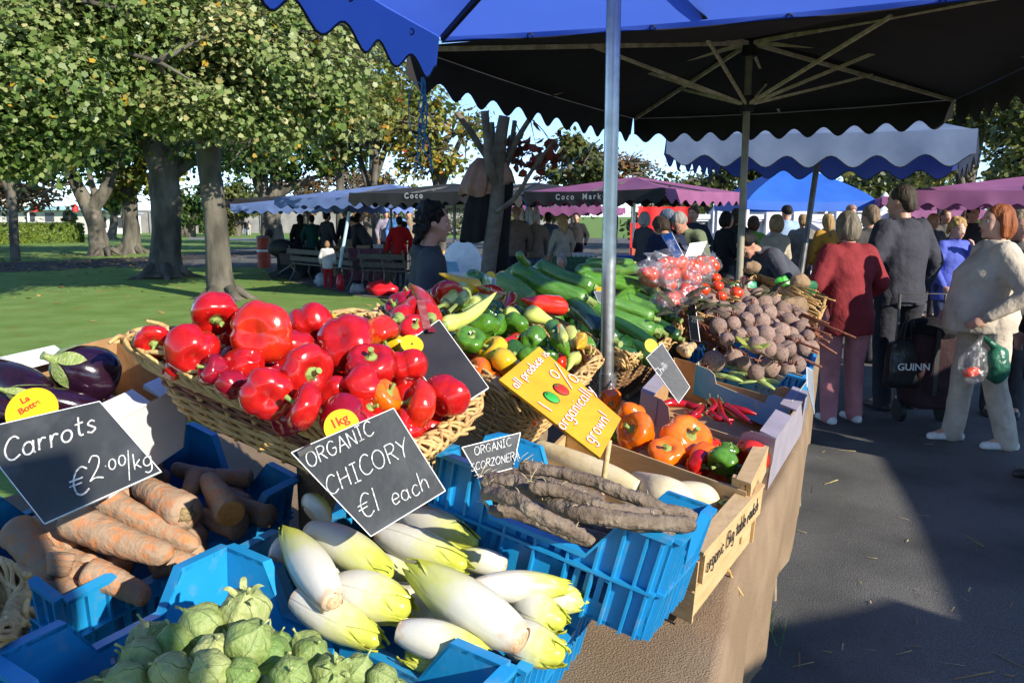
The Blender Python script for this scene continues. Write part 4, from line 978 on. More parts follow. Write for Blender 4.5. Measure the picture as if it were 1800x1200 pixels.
def chic(a, b, ha, hb, r, label, var=0):                 # a: root end, b: leaf tip
 A = QCHI.hit(*a, ha); B = QCHI.hit(*b, hb); d = A - B; Rr = r * ((A + B) / 2 - EYE).dot(_F) / FPX
 put('chicory_head', CHI[var], zframe(d, (A + B) / 2, random.Random(int(a[0] + b[1])).uniform(0, 6), (Rr, Rr, d.length / 6.4)), label, 'chicory', G6, None, [('cut_base', CHB, None)])
for a, b, ha, hb, r, v, lb in [
 ((915, 1128), (708, 990), .055, .075, 46, 0, 'largest chicory head lying diagonally across the middle, root end to the right'),
 ((588, 1058), (500, 925), .05, .06, 36, 2, 'white chicory head pointing up at the left with its cut base to the viewer'),
 ((548, 930), (702, 1015), .055, .06, 36, 0, 'chicory head at the left centre with its green tip to the right'),
 ((668, 935), (832, 1000), .06, .065, 32, 1, 'chicory head right of the chalkboard corner with a frilly yellow tip'),
 ((712, 905), (848, 965), .05, .06, 34, 1, 'chicory head at the back with an open green tip'),
 ((890, 993), (790, 975), .045, .045, 22, 2, 'chicory head seen end on with its round root cut to the right'),
 ((835, 1030), (1010, 1030), .045, .05, 28, 0, 'chicory head lying along the right side with its tip to the right'),
 ((590, 1030), (732, 1075), .025, .03, 44, 1, 'chicory head under the left ones with a wide yellow tip'),
 ((520, 1050), (680, 1135), .02, .01, 36, 1, 'chicory head along the left front wall'),
 ((700, 1105), (870, 1150), .045, .045, 34, 2, 'pale grey-white chicory head across the front'),
 ((905, 1060), (1000, 1100), .02, .02, 34, 3, 'ragged yellow chicory head at the right'),
 ((880, 1110), (1000, 1160), .01, .01, 38, 3, 'frilly yellow chicory head at the front right corner'),
 ((870, 1190), (700, 1150), .005, .005, 30, 1, 'chicory head low by the front wall'),
 ((950, 1045), (1035, 1060), .02, .02, 26, 1, 'chicory head tip at the right wall'),
 ((545, 905), (575, 880), .03, .05, 34, 0, 'yellowish chicory head standing behind the chalkboard at the left'),
 ((650, 985), (760, 1010), .02, .03, 24, 2, 'white chicory head half hidden under the middle ones'),
 ((720, 1060), (820, 1090), .0, .0, 30, 1, 'yellow chicory leaf tips under the largest head'),
 ((480, 985), (530, 935), .0, .02, 24, 2, 'white chicory head against the left wall'),
 ((660, 905), (760, 925), .03, .04, 26, 0, 'chicory head tucked behind the chalkboard at the right')]:
 chic(a, b, ha + .0, hb + .0, r, lb, v)
for i in range(16):
 u, v = rd.uniform(.16, .84), rd.uniform(.15, .85); p = QCHI.at(u, v, -.06 + rd.uniform(-.04, .01)); a = rd.uniform(-.9, .9)
 put('chicory_head', CHI[i % 4], zframe(QCHI.X() * math.cos(a) * (1 if i % 2 else -1) + QCHI.Y() * math.sin(a), p, 0, (.028, .028, .027)), 'chicory head buried in the bottom of the chicory crate', 'chicory', G6)

# tomatillos in their husks
def husk_mesh(name, seed, open_=0.0):
 rdm = random.Random(seed)
 pr = crom([(.05, 1.28), (.12, 1.12), (.34, .98), (.66, .78), (.92, .38), (1.0, 0), (.92, -.4), (.66, -.78), (.34, -.98), (.12, -1.05), (.02, -1.02)], 3)
 mb = MB(); nu = 36
 mb.lathe([(p.x, p.y) for p in pr], nu, mod=lambda a, i: 1 + .11 * abs(math.cos(3 * a)) ** 3 + .07 * noise.noise(Vector((2 * math.cos(a), 2 * math.sin(a), i * .12 + seed))))
 for i, v in enumerate(mb.v):
  n_ = noise.noise(v * 2.2 + Vector((seed * 3, 0, 0))); mb.v[i] = v * (1 + .065 * n_) + Vector((.14 * max(0, v.z - .4), .1 * max(0, v.z - .5), 0))
 if open_:
  for k in range(5):
   a0 = k * 1.256; f = lambda u, v, a0=a0: Vector(((.3 + .6 * v) * math.cos(a0 + (u - .5) * .9 * (1 - v)), (.3 + .6 * v) * math.sin(a0 + (u - .5) * .9 * (1 - v)), .95 + .35 * math.sin(v * 2.5)))
   mb.grid(f, 4, 5)
 return mb.mesh(name, None, True)
def husk_material():
 m, nt, b = _new('tomatillo_husk'); L = nt.links.new
 tc = nt.nodes.new('ShaderNodeTexCoord'); sp = nt.nodes.new('ShaderNodeSeparateXYZ'); L(tc.outputs['Object'], sp.inputs[0])
 at = nt.nodes.new('ShaderNodeMath'); at.operation = 'ARCTAN2'; L(sp.outputs[1], at.inputs[0]); L(sp.outputs[0], at.inputs[1])
 mu = nt.nodes.new('ShaderNodeMath'); mu.operation = 'MULTIPLY'; L(at.outputs[0], mu.inputs[0]); mu.inputs[1].default_value = 6
 nz = nt.nodes.new('ShaderNodeTexNoise'); nz.inputs['Scale'].default_value = 2.0; L(tc.outputs['Object'], nz.inputs['Vector'])
 ad = nt.nodes.new('ShaderNodeMath'); ad.operation = 'MULTIPLY_ADD'; L(nz.outputs['Fac'], ad.inputs[0]); ad.inputs[1].default_value = 2.5; L(mu.outputs[0], ad.inputs[2])
 co = nt.nodes.new('ShaderNodeMath'); co.operation = 'COSINE'; L(ad.outputs[0], co.inputs[0])
 mr = nt.nodes.new('ShaderNodeMapRange'); mr.inputs[1].default_value = .965; mr.inputs[2].default_value = 1.0; L(co.outputs[0], mr.inputs[0])
 n2 = nt.nodes.new('ShaderNodeTexNoise'); n2.inputs['Scale'].default_value = 1.6; n2.inputs['Detail'].default_value = 6; L(tc.outputs['Object'], n2.inputs['Vector'])
 m0 = nt.nodes.new('ShaderNodeMix'); m0.data_type = 'RGBA'; oi = nt.nodes.new('ShaderNodeObjectInfo'); ma = nt.nodes.new('ShaderNodeMath'); ma.operation = 'MULTIPLY_ADD'; L(n2.outputs['Fac'], ma.inputs[0]); ma.inputs[1].default_value = .9; L(oi.outputs['Random'], ma.inputs[2]); mb_ = nt.nodes.new('ShaderNodeMath'); mb_.operation = 'MULTIPLY_ADD'; L(ma.outputs[0], mb_.inputs[0]); mb_.inputs[1].default_value = .75; mb_.inputs[2].default_value = -.25; mb_.use_clamp = True; L(mb_.outputs[0], m0.inputs[0]); m0.inputs[6].default_value = (0.15, 0.27, 0.055, 1); m0.inputs[7].default_value = (0.52, 0.52, 0.22, 1)
 m1 = nt.nodes.new('ShaderNodeMix'); m1.data_type = 'RGBA'; L(mr.outputs[0], m1.inputs[0]); L(m0.outputs[2], m1.inputs[6]); m1.inputs[7].default_value = (0.10, 0.16, 0.045, 1)
 L(m1.outputs[2], b.inputs['Base Color']); b.inputs['Roughness'].default_value = .5
 n3 = nt.nodes.new('ShaderNodeTexNoise'); n3.inputs['Scale'].default_value = 5; n3.inputs['Detail'].default_value = 6; L(tc.outputs['Object'], n3.inputs['Vector'])
 bp = nt.nodes.new('ShaderNodeBump'); bp.inputs['Strength'].default_value = .5; bp.inputs['Distance'].default_value = .006; L(n3.outputs['Fac'], bp.inputs['Height']); L(bp.outputs[0], b.inputs['Normal'])
 t = nt.nodes.new('ShaderNodeBsdfTranslucent'); L(m1.outputs[2], t.inputs[0]); s = nt.nodes.new('ShaderNodeMixShader'); s.inputs[0].default_value = .2
 L(b.outputs[0], s.inputs[1]); L(t.outputs[0], s.inputs[2]); L(s.outputs[0], nt.nodes['Material Output'].inputs[0]); return m
M_HUSK = husk_material()
HUS = [husk_mesh('tomatillo', i, o) for i, o in enumerate((0, 0, 0, 1))]
for h in HUS: h.materials.append(M_HUSK)
mb = MB(); mb.tube([(.16, .10, 1.2), (.2, .12, 1.4), (.32, .16, 1.6)], [.07, .06, .08], 7); HST = mb.mesh('husk_stem', [mat('husk_stem', (0.33, 0.36, 0.13), .6)], True)
G7 = 'husked tomatillos in the blue crate'
def tomat(px, py, dia, sd, w, label, var=0):
 p = QTOM.hit(px, py, w); D = dia * (p - EYE).dot(_F) / FPX / 2.1
 put('tomatillo', HUS[var], zframe(vdir(*sd), p, px * .1, D), label, 'tomatillo', G7, None, [('stem', HST, None)])
for px, py, d, sd, w, v, lb in [
 (430, 1075, 88, (.1, .8, .5), .05, 3, 'tomatillo with an open flaring husk on top of the heap'),
 (438, 1128, 80, (.5, .6, .4), .055, 0, 'large pale tomatillo below the open one'),
 (355, 1098, 76, (-.4, .7, .3), .045, 1, 'round yellowish tomatillo at the top left of the heap'),
 (310, 1128, 68, (-.2, .8, .2), .03, 2, 'yellow-green tomatillo left of the round one'),
 (252, 1158, 76, (-.6, .5, .3), .02, 0, 'green-veined tomatillo at the far left of the heap'),
 (375, 1148, 70, (.2, .7, .6), .04, 1, 'pale tomatillo in the middle with its seam up'),
 (300, 1180, 72, (-.3, .6, .5), .03, 2, 'green tomatillo near the bottom edge on the left'),
 (370, 1178, 70, (.1, .5, .8), .05, 0, 'cream tomatillo at the bottom edge centre'),
 (425, 1185, 60, (.4, .5, .6), .045, 1, 'smooth light tomatillo beside the cream one'),
 (475, 1150, 74, (.7, .4, .4), .035, 2, 'tomatillo with a pointed tip to the right'),
 (545, 1150, 64, (.3, .7, .4), .015, 0, 'tomatillo with dark veins near the right wall'),
 (490, 1132, 46, (.1, .8, .2), .01, 1, 'small tomatillo behind the pointed one'),
 (510, 1188, 70, (.2, .4, .8), .045, 2, 'brownish tomatillo at the bottom edge'),
 (580, 1182, 66, (.5, .5, .6), .02, 3, 'tomatillo with a dry split husk at the bottom right'),
 (628, 1180, 60, (.5, .7, .2), .0, 0, 'tomatillo at the right end of the heap'),
 (672, 1195, 56, (.6, .3, .5), .0, 1, 'last tomatillo at the right by the crate wall'),
 (222, 1198, 70, (-.5, .4, .6), .02, 1, 'tomatillo in the left corner at the bottom edge')]:
 tomat(px, py, d, sd, w - .01, lb, v)
for i in range(40):
 u, v = rd.uniform(.12, .9), rd.uniform(.1, .88); p = QTOM.at(u, v, -.045 + rd.uniform(-.03, .01))
 put('tomatillo', HUS[i % 3], zframe((rd.uniform(-1, 1), rd.uniform(-1, 1), rd.uniform(0, 1)), p, 0, .024), 'husked tomatillo in the lower layer of the tomatillo crate', 'tomatillo', G7, None, [('stem', HST, None)])

# scorzonera roots
M_SCOR = mat('scorzonera_bark', (0.105, 0.073, 0.050), 0.9, (0.19, 0.145, 0.105), 26, 0.35, 0.65, bump=1.0, bscale=45, detail=8, col3=(0.25, 0.19, 0.135), scale3=11, lo3=0.5, hi3=0.75, vary=.1)
G8 = 'scorzonera roots in the blue crate'
M_FIBRE = mat('root_fibre', (0.42, 0.34, 0.20), 0.9)
def scor(pts, r, label, seed):
 P3 = crom([QSCO.hit(x, y, w) for x, y, w in pts], 10); n = len(P3); k = (P3[n // 2] - EYE).dot(_F) / FPX; mb = MB()
 rad = [max(.004, r * .86 * k * (1 + .20 * noise.noise(Vector((i * .16, seed, 0))) + .08 * noise.noise(Vector((i * .7, seed, 3)))) * (1.0 if i > 1 else .75) * (1 if i < n - 2 else .8)) for i in range(n)]
 P3 = [p + Vector((noise.noise(Vector((i * .2, seed, 1))), noise.noise(Vector((i * .2, seed, 2))), 0)) * .004 for i, p in enumerate(P3)]
 mb.tube(P3, rad, 14)
 for i in range(len(mb.v)): mb.v[i] = mb.v[i] + Vector((1, 1, 1)) * .0016 * noise.noise(mb.v[i] * 90)
 o = solid('scorzonera_root', mb, M_SCOR, label, 'root vegetable', P3[n // 2], G8, True)
 rdm = random.Random(seed); fb = MB()
 for j in range(9):
  i = rdm.randrange(2, n - 2) if j > 4 else 0; a = P3[i] + Vector((rdm.uniform(-1, 1), rdm.uniform(-1, 1), 1)).normalized() * rad[i] * .9; b = a + Vector((rdm.uniform(-1, 1), rdm.uniform(-1, 1), rdm.uniform(.1, .9))) * (.012 if j > 4 else .022)
  fb.tube([a, (a + b) / 2 + Vector((0, 0, .002)), b], [.0009, .0007, .0004], 4)
 part('root_fibre', fb, M_FIBRE, o, True)['kind'] = 'stuff'
for j, (pts, r, lb) in enumerate([
 ([(915, 818, .035), (980, 830, .04), (1060, 852, .04), (1150, 888, .03), (1222, 908, .02)], 14, 'longest dark scorzonera root lying along the back with a knobbly crown'),
 ([(850, 845, .01), (930, 858, .02), (1020, 885, .02), (1100, 912, .015), (1160, 915, .01)], 22, 'thick scorzonera root in the middle of the crate'),
 ([(930, 852, .035), (1000, 868, .035), (1080, 895, .03), (1160, 905, .02)], 14, 'scorzonera root lying on top of the thick one'),
 ([(852, 865, .015), (900, 875, .03), (950, 905, .02), (1030, 945, .0)], 16, 'forked looking scorzonera root running towards the front wall'),
 ([(960, 885, .01), (1040, 905, .02), (1120, 915, .02), (1215, 922, .015)], 18, 'blunt scorzonera root ending at the right wall'),
 ([(860, 895, -.01), (920, 905, -.01), (980, 930, -.02), (1040, 955, -.03)], 13, 'thin scorzonera root against the front wall'),
 ([(880, 830, -.01), (960, 850, .0), (1060, 880, -.01)], 16, 'scorzonera root half hidden at the back of the crate')]):
 scor(pts, r, lb, j + 3)
for j in range(6):
 v = .18 + .12 * j; P_ = [QSCO.at(u, v, -.06 + .01 * math.sin(u * 9 + j)) for u in (.06, .3, .6, .92)]
 mb = MB(); mb.tube(crom(P_, 5), .016, 10); solid('scorzonera_root', mb, M_SCOR, 'scorzonera root buried in the bottom of its crate', 'root vegetable', P_[1], G8, True)

# white radishes
M_DAI = mat('radish_skin', (0.66, 0.58, 0.38), 0.42, (0.58, 0.48, 0.27), 12, 0.4, 0.7, bump=.12, bscale=40, stretch=(1, 1, 3))
G9 = 'white radishes in the wooden crate'
for j, (pts, rr, lb) in enumerate([
 ([(945, 790, .02), (1010, 815, .025), (1080, 842, .02), (1122, 858, .015)], [20, 24, 22, 13], 'long white radish at the back left of its crate'),
 ([(1118, 842, .0), (1160, 868, .01), (1200, 882, .0), (1215, 890, -.01)], [16, 34, 30, 12], 'fat white radish in the middle of its crate'),
 ([(1140, 872, -.01), (1210, 872, .0), (1245, 878, .0), (1262, 883, .0)], [18, 27, 24, 8], 'white radish at the right with a green leafy crown'),
 ([(1000, 830, -.02), (1080, 862, -.01), (1170, 900, -.02)], [20, 24, 14], 'white radish lying low behind the scorzonera')]):
 P3 = crom([QW1.hit(x, y, w) for x, y, w in pts], 6); k = (P3[len(P3) // 2] - EYE).dot(_F) / FPX; rad = [p.x * k for p in crom([(r, 0, 0) for r in rr], 6)]
 P3 = [P3[0] + (P3[0] - P3[1]) * .5] + P3; rad = [rad[0] * .45] + rad
 mb = MB(); mb.tube(P3, rad, 16); o = solid('white_radish', mb, M_DAI, lb, 'radish', P3[2], G9, True)
 if j == 2:
  e = P3[-1]; d = (P3[-1] - P3[-3]).normalized(); g = MB()
  for k in range(7): g.tube([e, e + d * .02 + Vector((rd.uniform(-.008, .008), rd.uniform(-.01, .01), rd.uniform(-.003, .012))), e + d * .055 + Vector((rd.uniform(-.02, .02), rd.uniform(-.03, .03), rd.uniform(-.01, .03)))], [.004, .003, .002], 6)
  part('leaf_stalk', g, M_GREENSTEM, o, True)

# orange peppers in the second wooden crate
G10 = 'peppers in the second wooden crate'
for px, py, d, sd, c, w, v, lb in [
 (1205, 772, 88, (.35, .5, .75), 'ora', .0, 0, 'largest orange bell pepper with a curved green stem to the right'),
 (1172, 795, 62, (-.1, .75, .6), 'ora', -.01, 2, 'orange bell pepper with its stem up in the middle of the crate'),
 (1120, 760, 72, (-.75, .4, .5), 'ora', .01, 3, 'orange bell pepper with its stem to the left'),
 (1110, 728, 48, (.2, .5, -.5), 'ora', .01, 0, 'orange bell pepper at the back of the left group'),
 (1235, 803, 54, (.6, .1, -.4), 'ora', -.02, 5, 'flat orange bell pepper below the largest one'),
 (1230, 815, 50, (.4, -.3, .7), 'red', -.02, 0, 'single red bell pepper among the orange ones'),
 (1270, 810, 56, (-.6, -.6, .5), 'gre', .0, 1, 'green bell pepper with its stem down towards the front board'),
 (1298, 838, 46, (.2, .4, .4), 'dgr', -.04, 0, 'dark olive pepper in the shaded right corner'),
 (1322, 800, 62, (.3, .5, -.3), 'orr', -.02, 0, 'orange-red bell pepper against the right end of the crate'),
 (1090, 762, 40, (-.2, .5, .5), 'gre', -.015, 2, 'green bell pepper half hidden by the front board'),
 (1070, 702, 42, (.3, -.5, .5), 'ora', .0, 0, 'orange bell pepper at the back left by the pole foot'),
 (1258, 790, 40, (.4, .3, .3), 'orr', -.03, 2, 'orange-red pepper behind the green one'),
 (1282, 790, 34, (.3, .8, .3), 'gre', .0, 2, 'small green pepper topping the green pair')]:
 pepper(QW2, px, py, d, sd, c, lb, G10, w, v)
for i in range(10):
 p = QW2.at(rd.uniform(.1, .9), rd.uniform(.15, .85), -.08); put('bell_pepper', PEP[i % 6], zframe((rd.uniform(-1, 1), rd.uniform(-1, 1), .3), p, 0, .075), 'orange bell pepper on the floor of the second wooden crate', 'pepper', G10, MP['ora'], [('stem', PST[i % 6], None)])

# chillies, beans
M_CHILLI = pmat('chilli_red', (0.42, 0.008, 0.006), (0.22, 0.004, 0.008)); G11 = 'red chillies in the mauve box'
def slender(name, q, pts, rr, m, label, cat, group, stem=None, n=8, flat=None):
 P3 = crom([q.hit(x, y, w) for x, y, w in pts], 6); k = (P3[len(P3) // 2] - EYE).dot(_F) / FPX; rad = [max(.0008, p.x * k) for p in crom([(r, 0, 0) for r in rr], 6)]
 mb = MB(); mb.tube(P3, rad, n)
 if flat:
  for i, v in enumerate(mb.v): c = P3[i // n] ; d = v - c; mb.v[i] = c + d - q.n * d.dot(q.n) * (1 - flat)
 o = solid(name, mb, m, label, cat, P3[0], group, True)
 if stem:
  g = MB(); d = (P3[0] - P3[2]).normalized(); g.tube([P3[0] - d * .004, P3[0] + d * .012, P3[0] + d * .03 + q.n * .012], [rad[0] * .9, .0022, .0018], 6); part('stem', g, stem, o, True)
 return o
for j, (pts, rr) in enumerate([([(1238, 712, -.03), (1222, 728, -.03), (1205, 722, -.035)], [6, 7, 2]), ([(1262, 705, -.02), (1268, 728, -.025), (1285, 745, -.03)], [7, 7, 2]), ([(1275, 712, -.02), (1300, 730, -.03), (1322, 745, -.035)], [7, 7, 2]), ([(1215, 712, -.03), (1180, 708, -.03), (1158, 714, -.035)], [6, 8, 2]),
 ([(1245, 722, -.03), (1262, 735, -.03), (1290, 738, -.03)], [7, 6, 2]), ([(1200, 708, -.03), (1225, 716, -.03), (1250, 712, -.03)], [6, 7, 2]), ([(1285, 716, -.03), (1310, 722, -.03), (1330, 728, -.035)], [6, 6, 2]), ([(1230, 730, -.035), (1200, 735, -.04), (1185, 728, -.04)], [6, 6, 2]), ([(1250, 704, -.015), (1255, 716, -.02), (1240, 728, -.03)], [7, 7, 2])]):
 slender('red_chilli', QCHL, pts, rr, M_CHILLI, ['red chilli curling left in the middle', 'red chilli with its stem up pointing to the viewer', 'longest red chilli at the right of the box', 'dark red chilli at the far left of the box', 'red chilli lying across the centre front', 'red chilli behind the centre', 'thin red chilli at the right back', 'red chilli low at the front left', 'red chilli standing on its tip in the centre'][j], 'chilli', G11, M_GREENSTEM)
M_BEAN = mat('bean_pod', (0.26, 0.38, 0.085), 0.45, (0.36, 0.46, 0.14), 20, bump=.25, bscale=70); G12 = 'flat green beans in the cream lined tray'
for j in range(12):
 x = rd.uniform(1262, 1360); y = 650 + (x - 1262) * .26 + rd.uniform(-8, 12); a = rd.uniform(-.2, .7); l = rd.uniform(24, 40)
 slender('green_bean', QBEA, [(x - l * math.cos(a), y - l * math.sin(a) * .6, -.05), (x, y - 4, -.035), (x + l * math.cos(a), y + l * math.sin(a) * .6, -.05)], [2, 7.5, 2], M_BEAN, 'flat green bean in the loose pile on the cream lining', 'bean', G12, flat=.5)

# beetroots
mb = MB(); pr = crom([(0.02, .95), (.3, .90), (.62, .70), (.92, .3), (1.0, -.1), (.88, -.5), (.55, -.85), (.2, -1.08), (.08, -1.4), (.05, -1.8), (.03, -2.3)], 3)
mb.lathe([(p.x, p.y) for p in pr], 18, mod=lambda a, i: 1 + .05 * noise.noise(Vector((math.cos(a) * 2, math.sin(a) * 2, i * .2))))
for v in mb.v:
 if v.z < -1: v.x += .25 * (v.z + 1) ** 2; v.y += .1 * (v.z + 1)
M_BEETS = mat('beet_skin', (0.23, 0.14, 0.11), 0.85, (0.34, 0.24, 0.175), 7, 0.35, 0.65, bump=.5, bscale=18, col3=(0.12, 0.03, 0.05), scale3=4, lo3=0.55, hi3=0.75, vary=.2)
BEET = mb.mesh('beetroot', [M_BEETS], True)
mb = MB()
for k in range(5): a = k * 1.26; mb.tube([(.1 * math.cos(a), .1 * math.sin(a), .88), (.2 * math.cos(a), .2 * math.sin(a), 1.15), (.38 * math.cos(a), .38 * math.sin(a), 1.5)], [.09, .07, .06], 6)
BEETST = mb.mesh('beet_stalk', [mat('beet_stalk', (0.16, 0.02, 0.045), .6, (0.2, 0.12, 0.05), 4)], True)
mb = MB()
for j in range(3):
 f = lambda u, v, j=j: Vector(((.15 + 1.5 * v) * math.cos(j * 2.1) + (u - .5) * 1.0 * math.sin(PI * min(1, v * 1.1)) * -math.sin(j * 2.1), (.15 + 1.5 * v) * math.sin(j * 2.1) + (u - .5) * 1.0 * math.sin(PI * min(1, v * 1.1)) * math.cos(j * 2.1), 1.2 + .9 * math.sin(v * 2) + .12 * math.sin(u * 14) * v))
 mb.grid(f, 8, 8)
BEETLF = mb.mesh('beet_leaf', [mat('beet_leaf', (0.055, 0.05, 0.02), .6, (0.13, 0.03, 0.045), 2.5, trans=.2)], True)
G13 = 'beetroots heaped in the far basket'
BP = [(1275, 518), (1305, 522), (1330, 520), (1358, 528), (1270, 545), (1300, 545), (1325, 548), (1350, 550), (1262, 572), (1288, 568), (1312, 562), (1338, 565), (1360, 572), (1385, 562), (1375, 545), (1345, 588), (1365, 598), (1320, 585), (1388, 588), (1408, 578), (1420, 592), (1400, 602), (1385, 612), (1412, 612), (1350, 612), (1425, 612), (1300, 590), (1278, 596), (1330, 605), (1370, 620), (1340, 535), (1318, 535), (1395, 548), (1372, 583), (1405, 560)]
for j, (x, y) in enumerate(BP):
 p = QBET.hit(x, y, .10 - .0006 * abs(x - 1330)); D = rd.uniform(13, 17.5) * (p - EYE).dot(_F) / FPX
 col_ = 'left' if x < 1300 else 'middle' if x < 1360 else 'right'; row = 'upper' if y < 550 else 'lower'
 put('beetroot', BEET, zframe((rd.uniform(-.6, .6), rd.uniform(-.2, 1), rd.uniform(-.6, .8)), p, rd.uniform(0, 6), D), 'dusty beetroot with a thin tail root on the %s %s of the beetroot heap' % (row, col_), 'beetroot', G13 + ', %s %s' % (row, col_), None, [('stalk', BEETST, None)] + ([('leaf', BEETLF, None)] if y < 530 else []))
for i in range(24):
 p = QBET.at(rd.uniform(.15, .9), rd.uniform(.12, .85), rd.uniform(-.03, .04)); put('beetroot', BEET, zframe((rd.uniform(-1, 1), rd.uniform(-1, 1), rd.uniform(-1, 1)), p, 0, .042), 'beetroot buried inside the beetroot heap', 'beetroot', G13, None, [('stalk', BEETST, None)])
for j, (x, y, d, lb) in enumerate([(1254, 635, 20, 'big beetroot at the left of the small blue crate'), (1290, 630, 17, 'ridged beetroot in the middle of the small blue crate'), (1310, 640, 15, 'beetroot with a scar in the small blue crate'), (1328, 655, 15, 'beetroot low at the front of the small blue crate'), (1355, 645, 19, 'beetroot right of the middle in the small blue crate'), (1385, 650, 14, 'small beetroot near the right end of the blue crate'), (1400, 640, 16, 'beetroot at the right end of the small blue crate'), (1372, 630, 14, 'beetroot behind the others in the small blue crate'), (1345, 622, 14, 'beetroot below the heap in the small blue crate')]):
 p = QBTC.hit(x, y, -.02); D = d * (p - EYE).dot(_F) / FPX
 put('beetroot', BEET, zframe((rd.uniform(-.6, .6), rd.uniform(-.6, .6), rd.uniform(-.8, 1)), p, j, D), lb, 'beetroot', 'loose beetroots in the small blue crate', None, [('stalk', BEETST, None)])
# dark beet greens and a yellow leaf
M_GREENS = mat('beet_greens', (0.06, 0.035, 0.028), .65, (0.09, 0.10, 0.03), 18, bump=.5, bscale=40, trans=.15)
def greens(q, cx, cy, sx, sy, n, w, label, m, s=(.05, .09)):
 mb = MB(); c = q.hit(cx, cy, w)
 for i in range(n):
  p = q.hit(cx + rd.gauss(0, sx), cy + rd.gauss(0, sy), w + rd.uniform(-.01, .035)); a = rd.uniform(0, 6.3); L_ = rd.uniform(*s); d = Vector((math.cos(a), math.sin(a), rd.uniform(-.2, .7))); sd = d.cross(Vector((0, 0, 1))).normalized()
  f = lambda u, v: p + d * (L_ * v) + sd * ((u - .5) * L_ * .7 * math.sin(PI * min(1, v * .9 + .1))) + Vector((0, 0, .3 * L_ * math.sin(v * 3) * .4 + .1 * L_ * math.sin(u * 12)))
  mb.grid(f, 4, 5)
 return solid('leaf_bunch', mb, m, label, 'leaves', c, smooth=True, kind='stuff')
greens(QBET, 1225, 535, 22, 10, 26, .10, 'dark wilted beet leaves in front of the tomatoes', M_GREENS)
greens(QBET, 1350, 515, 22, 6, 14, .11, 'dark green and purple beet leaves behind the beetroots', M_GREENS)
greens(QBET, 1325, 612, 12, 7, 12, .08, 'limp yellow-green leaf hanging over the small blue crate', mat('yellow_leaf', (0.36, 0.38, 0.07), .5, (0.26, 0.31, 0.05), 20, trans=.25), (.04, .06))
# ginger
mb = MB()
for (x, y, r) in ((1197, 613, 9), (1204, 617, 11), (1211, 613, 10), (1218, 608, 8), (1203, 607, 8), (1208, 621, 9)):
 p = QBTC.hit(x, y, .03); mb.ball(p, r * (p - EYE).dot(_F) / FPX, 10, 7)
me = blob(mb, .006, mat('ginger_skin', (0.50, 0.35, 0.17), .7, (0.40, 0.26, 0.12), 50, bump=.5, bscale=120), 'ginger_root'); put('ginger_root', me, Matrix(), 'pale knobbly ginger root beside the small blue crate', 'ginger', None)

# tomatoes, loose and in plastic bags
mb = MB(); mb.lathe([(.02, .72), (.25, .78), (.6, .72), (.92, .38), (1.0, 0), (.9, -.42), (.55, -.76), (.2, -.84), (0, -.85)], 18, mod=lambda a, i: 1 + .03 * math.cos(5 * a)); TOM = mb.mesh('tomato', [pmat('tomato_red', (0.60, 0.035, 0.012), (0.66, 0.085, 0.014), 5)], True)
mb = MB()
for k in range(5): a = k * 1.256; mb.add([(.05 * math.cos(a - .8), .05 * math.sin(a - .8), .80), (.45 * math.cos(a), .45 * math.sin(a), .83), (.05 * math.cos(a + .8), .05 * math.sin(a + .8), .80)], [(0, 1, 2)])
mb.tube([(0, 0, .75), (.05, 0, .95), (.1, .05, 1.05)], [.06, .05, .05], 6); TOMS = mb.mesh('tomato_calyx', [M_GREENSTEM], False)
G14 = 'loose tomatoes beside the beetroots'
for x, y, d, lb in [(1295, 514, 22, 'bright orange-red loose tomato nearest the beetroots'), (1268, 520, 19, 'red loose tomato left of the brightest one'), (1262, 502, 19, 'red loose tomato under the bags'), (1258, 488, 18, 'red loose tomato at the top of the loose row')]:
 p = QBET.hit(x, y, .11); put('tomato', TOM, zframe(vdir(.2, .7, .3), p, x, d / 2 * (p - EYE).dot(_F) / FPX * 1.1), lb, 'tomato', G14, None, [('calyx', TOMS, None)])
def bag_material():
 m = bpy.data.materials.new('clear_plastic_bag'); m.use_nodes = True; nt = m.node_tree; L = nt.links.new; nt.nodes.clear(); o = nt.nodes.new('ShaderNodeOutputMaterial')
 tr = nt.nodes.new('ShaderNodeBsdfTransparent'); tr.inputs[0].default_value = (.96, .97, .98, 1); gl = nt.nodes.new('ShaderNodeBsdfGlossy'); gl.inputs['Roughness'].default_value = .12; gl.inputs[0].default_value = (.95, .95, .97, 1)
 df = nt.nodes.new('ShaderNodeBsdfDiffuse'); df.inputs[0].default_value = (.8, .8, .82, 1)
 tc = nt.nodes.new('ShaderNodeTexCoord'); n = nt.nodes.new('ShaderNodeTexNoise'); n.inputs['Scale'].default_value = 26; n.inputs['Detail'].default_value = 3; L(tc.outputs['Object'], n.inputs['Vector'])
 bp = nt.nodes.new('ShaderNodeBump'); bp.inputs['Strength'].default_value = 1; bp.inputs['Distance'].default_value = .05; L(n.outputs['Fac'], bp.inputs['Height']); L(bp.outputs[0], gl.inputs['Normal'])
 a = nt.nodes.new('ShaderNodeMixShader'); a.inputs[0].default_value = .35; L(gl.outputs[0], a.inputs[1]); L(df.outputs[0], a.inputs[2])
 b = nt.nodes.new('ShaderNodeMixShader'); b.inputs[0].default_value = .15; L(tr.outputs[0], b.inputs[1]); L(a.outputs[0], b.inputs[2]); L(b.outputs[0], o.inputs[0]); return m
M_BAG = bag_material()
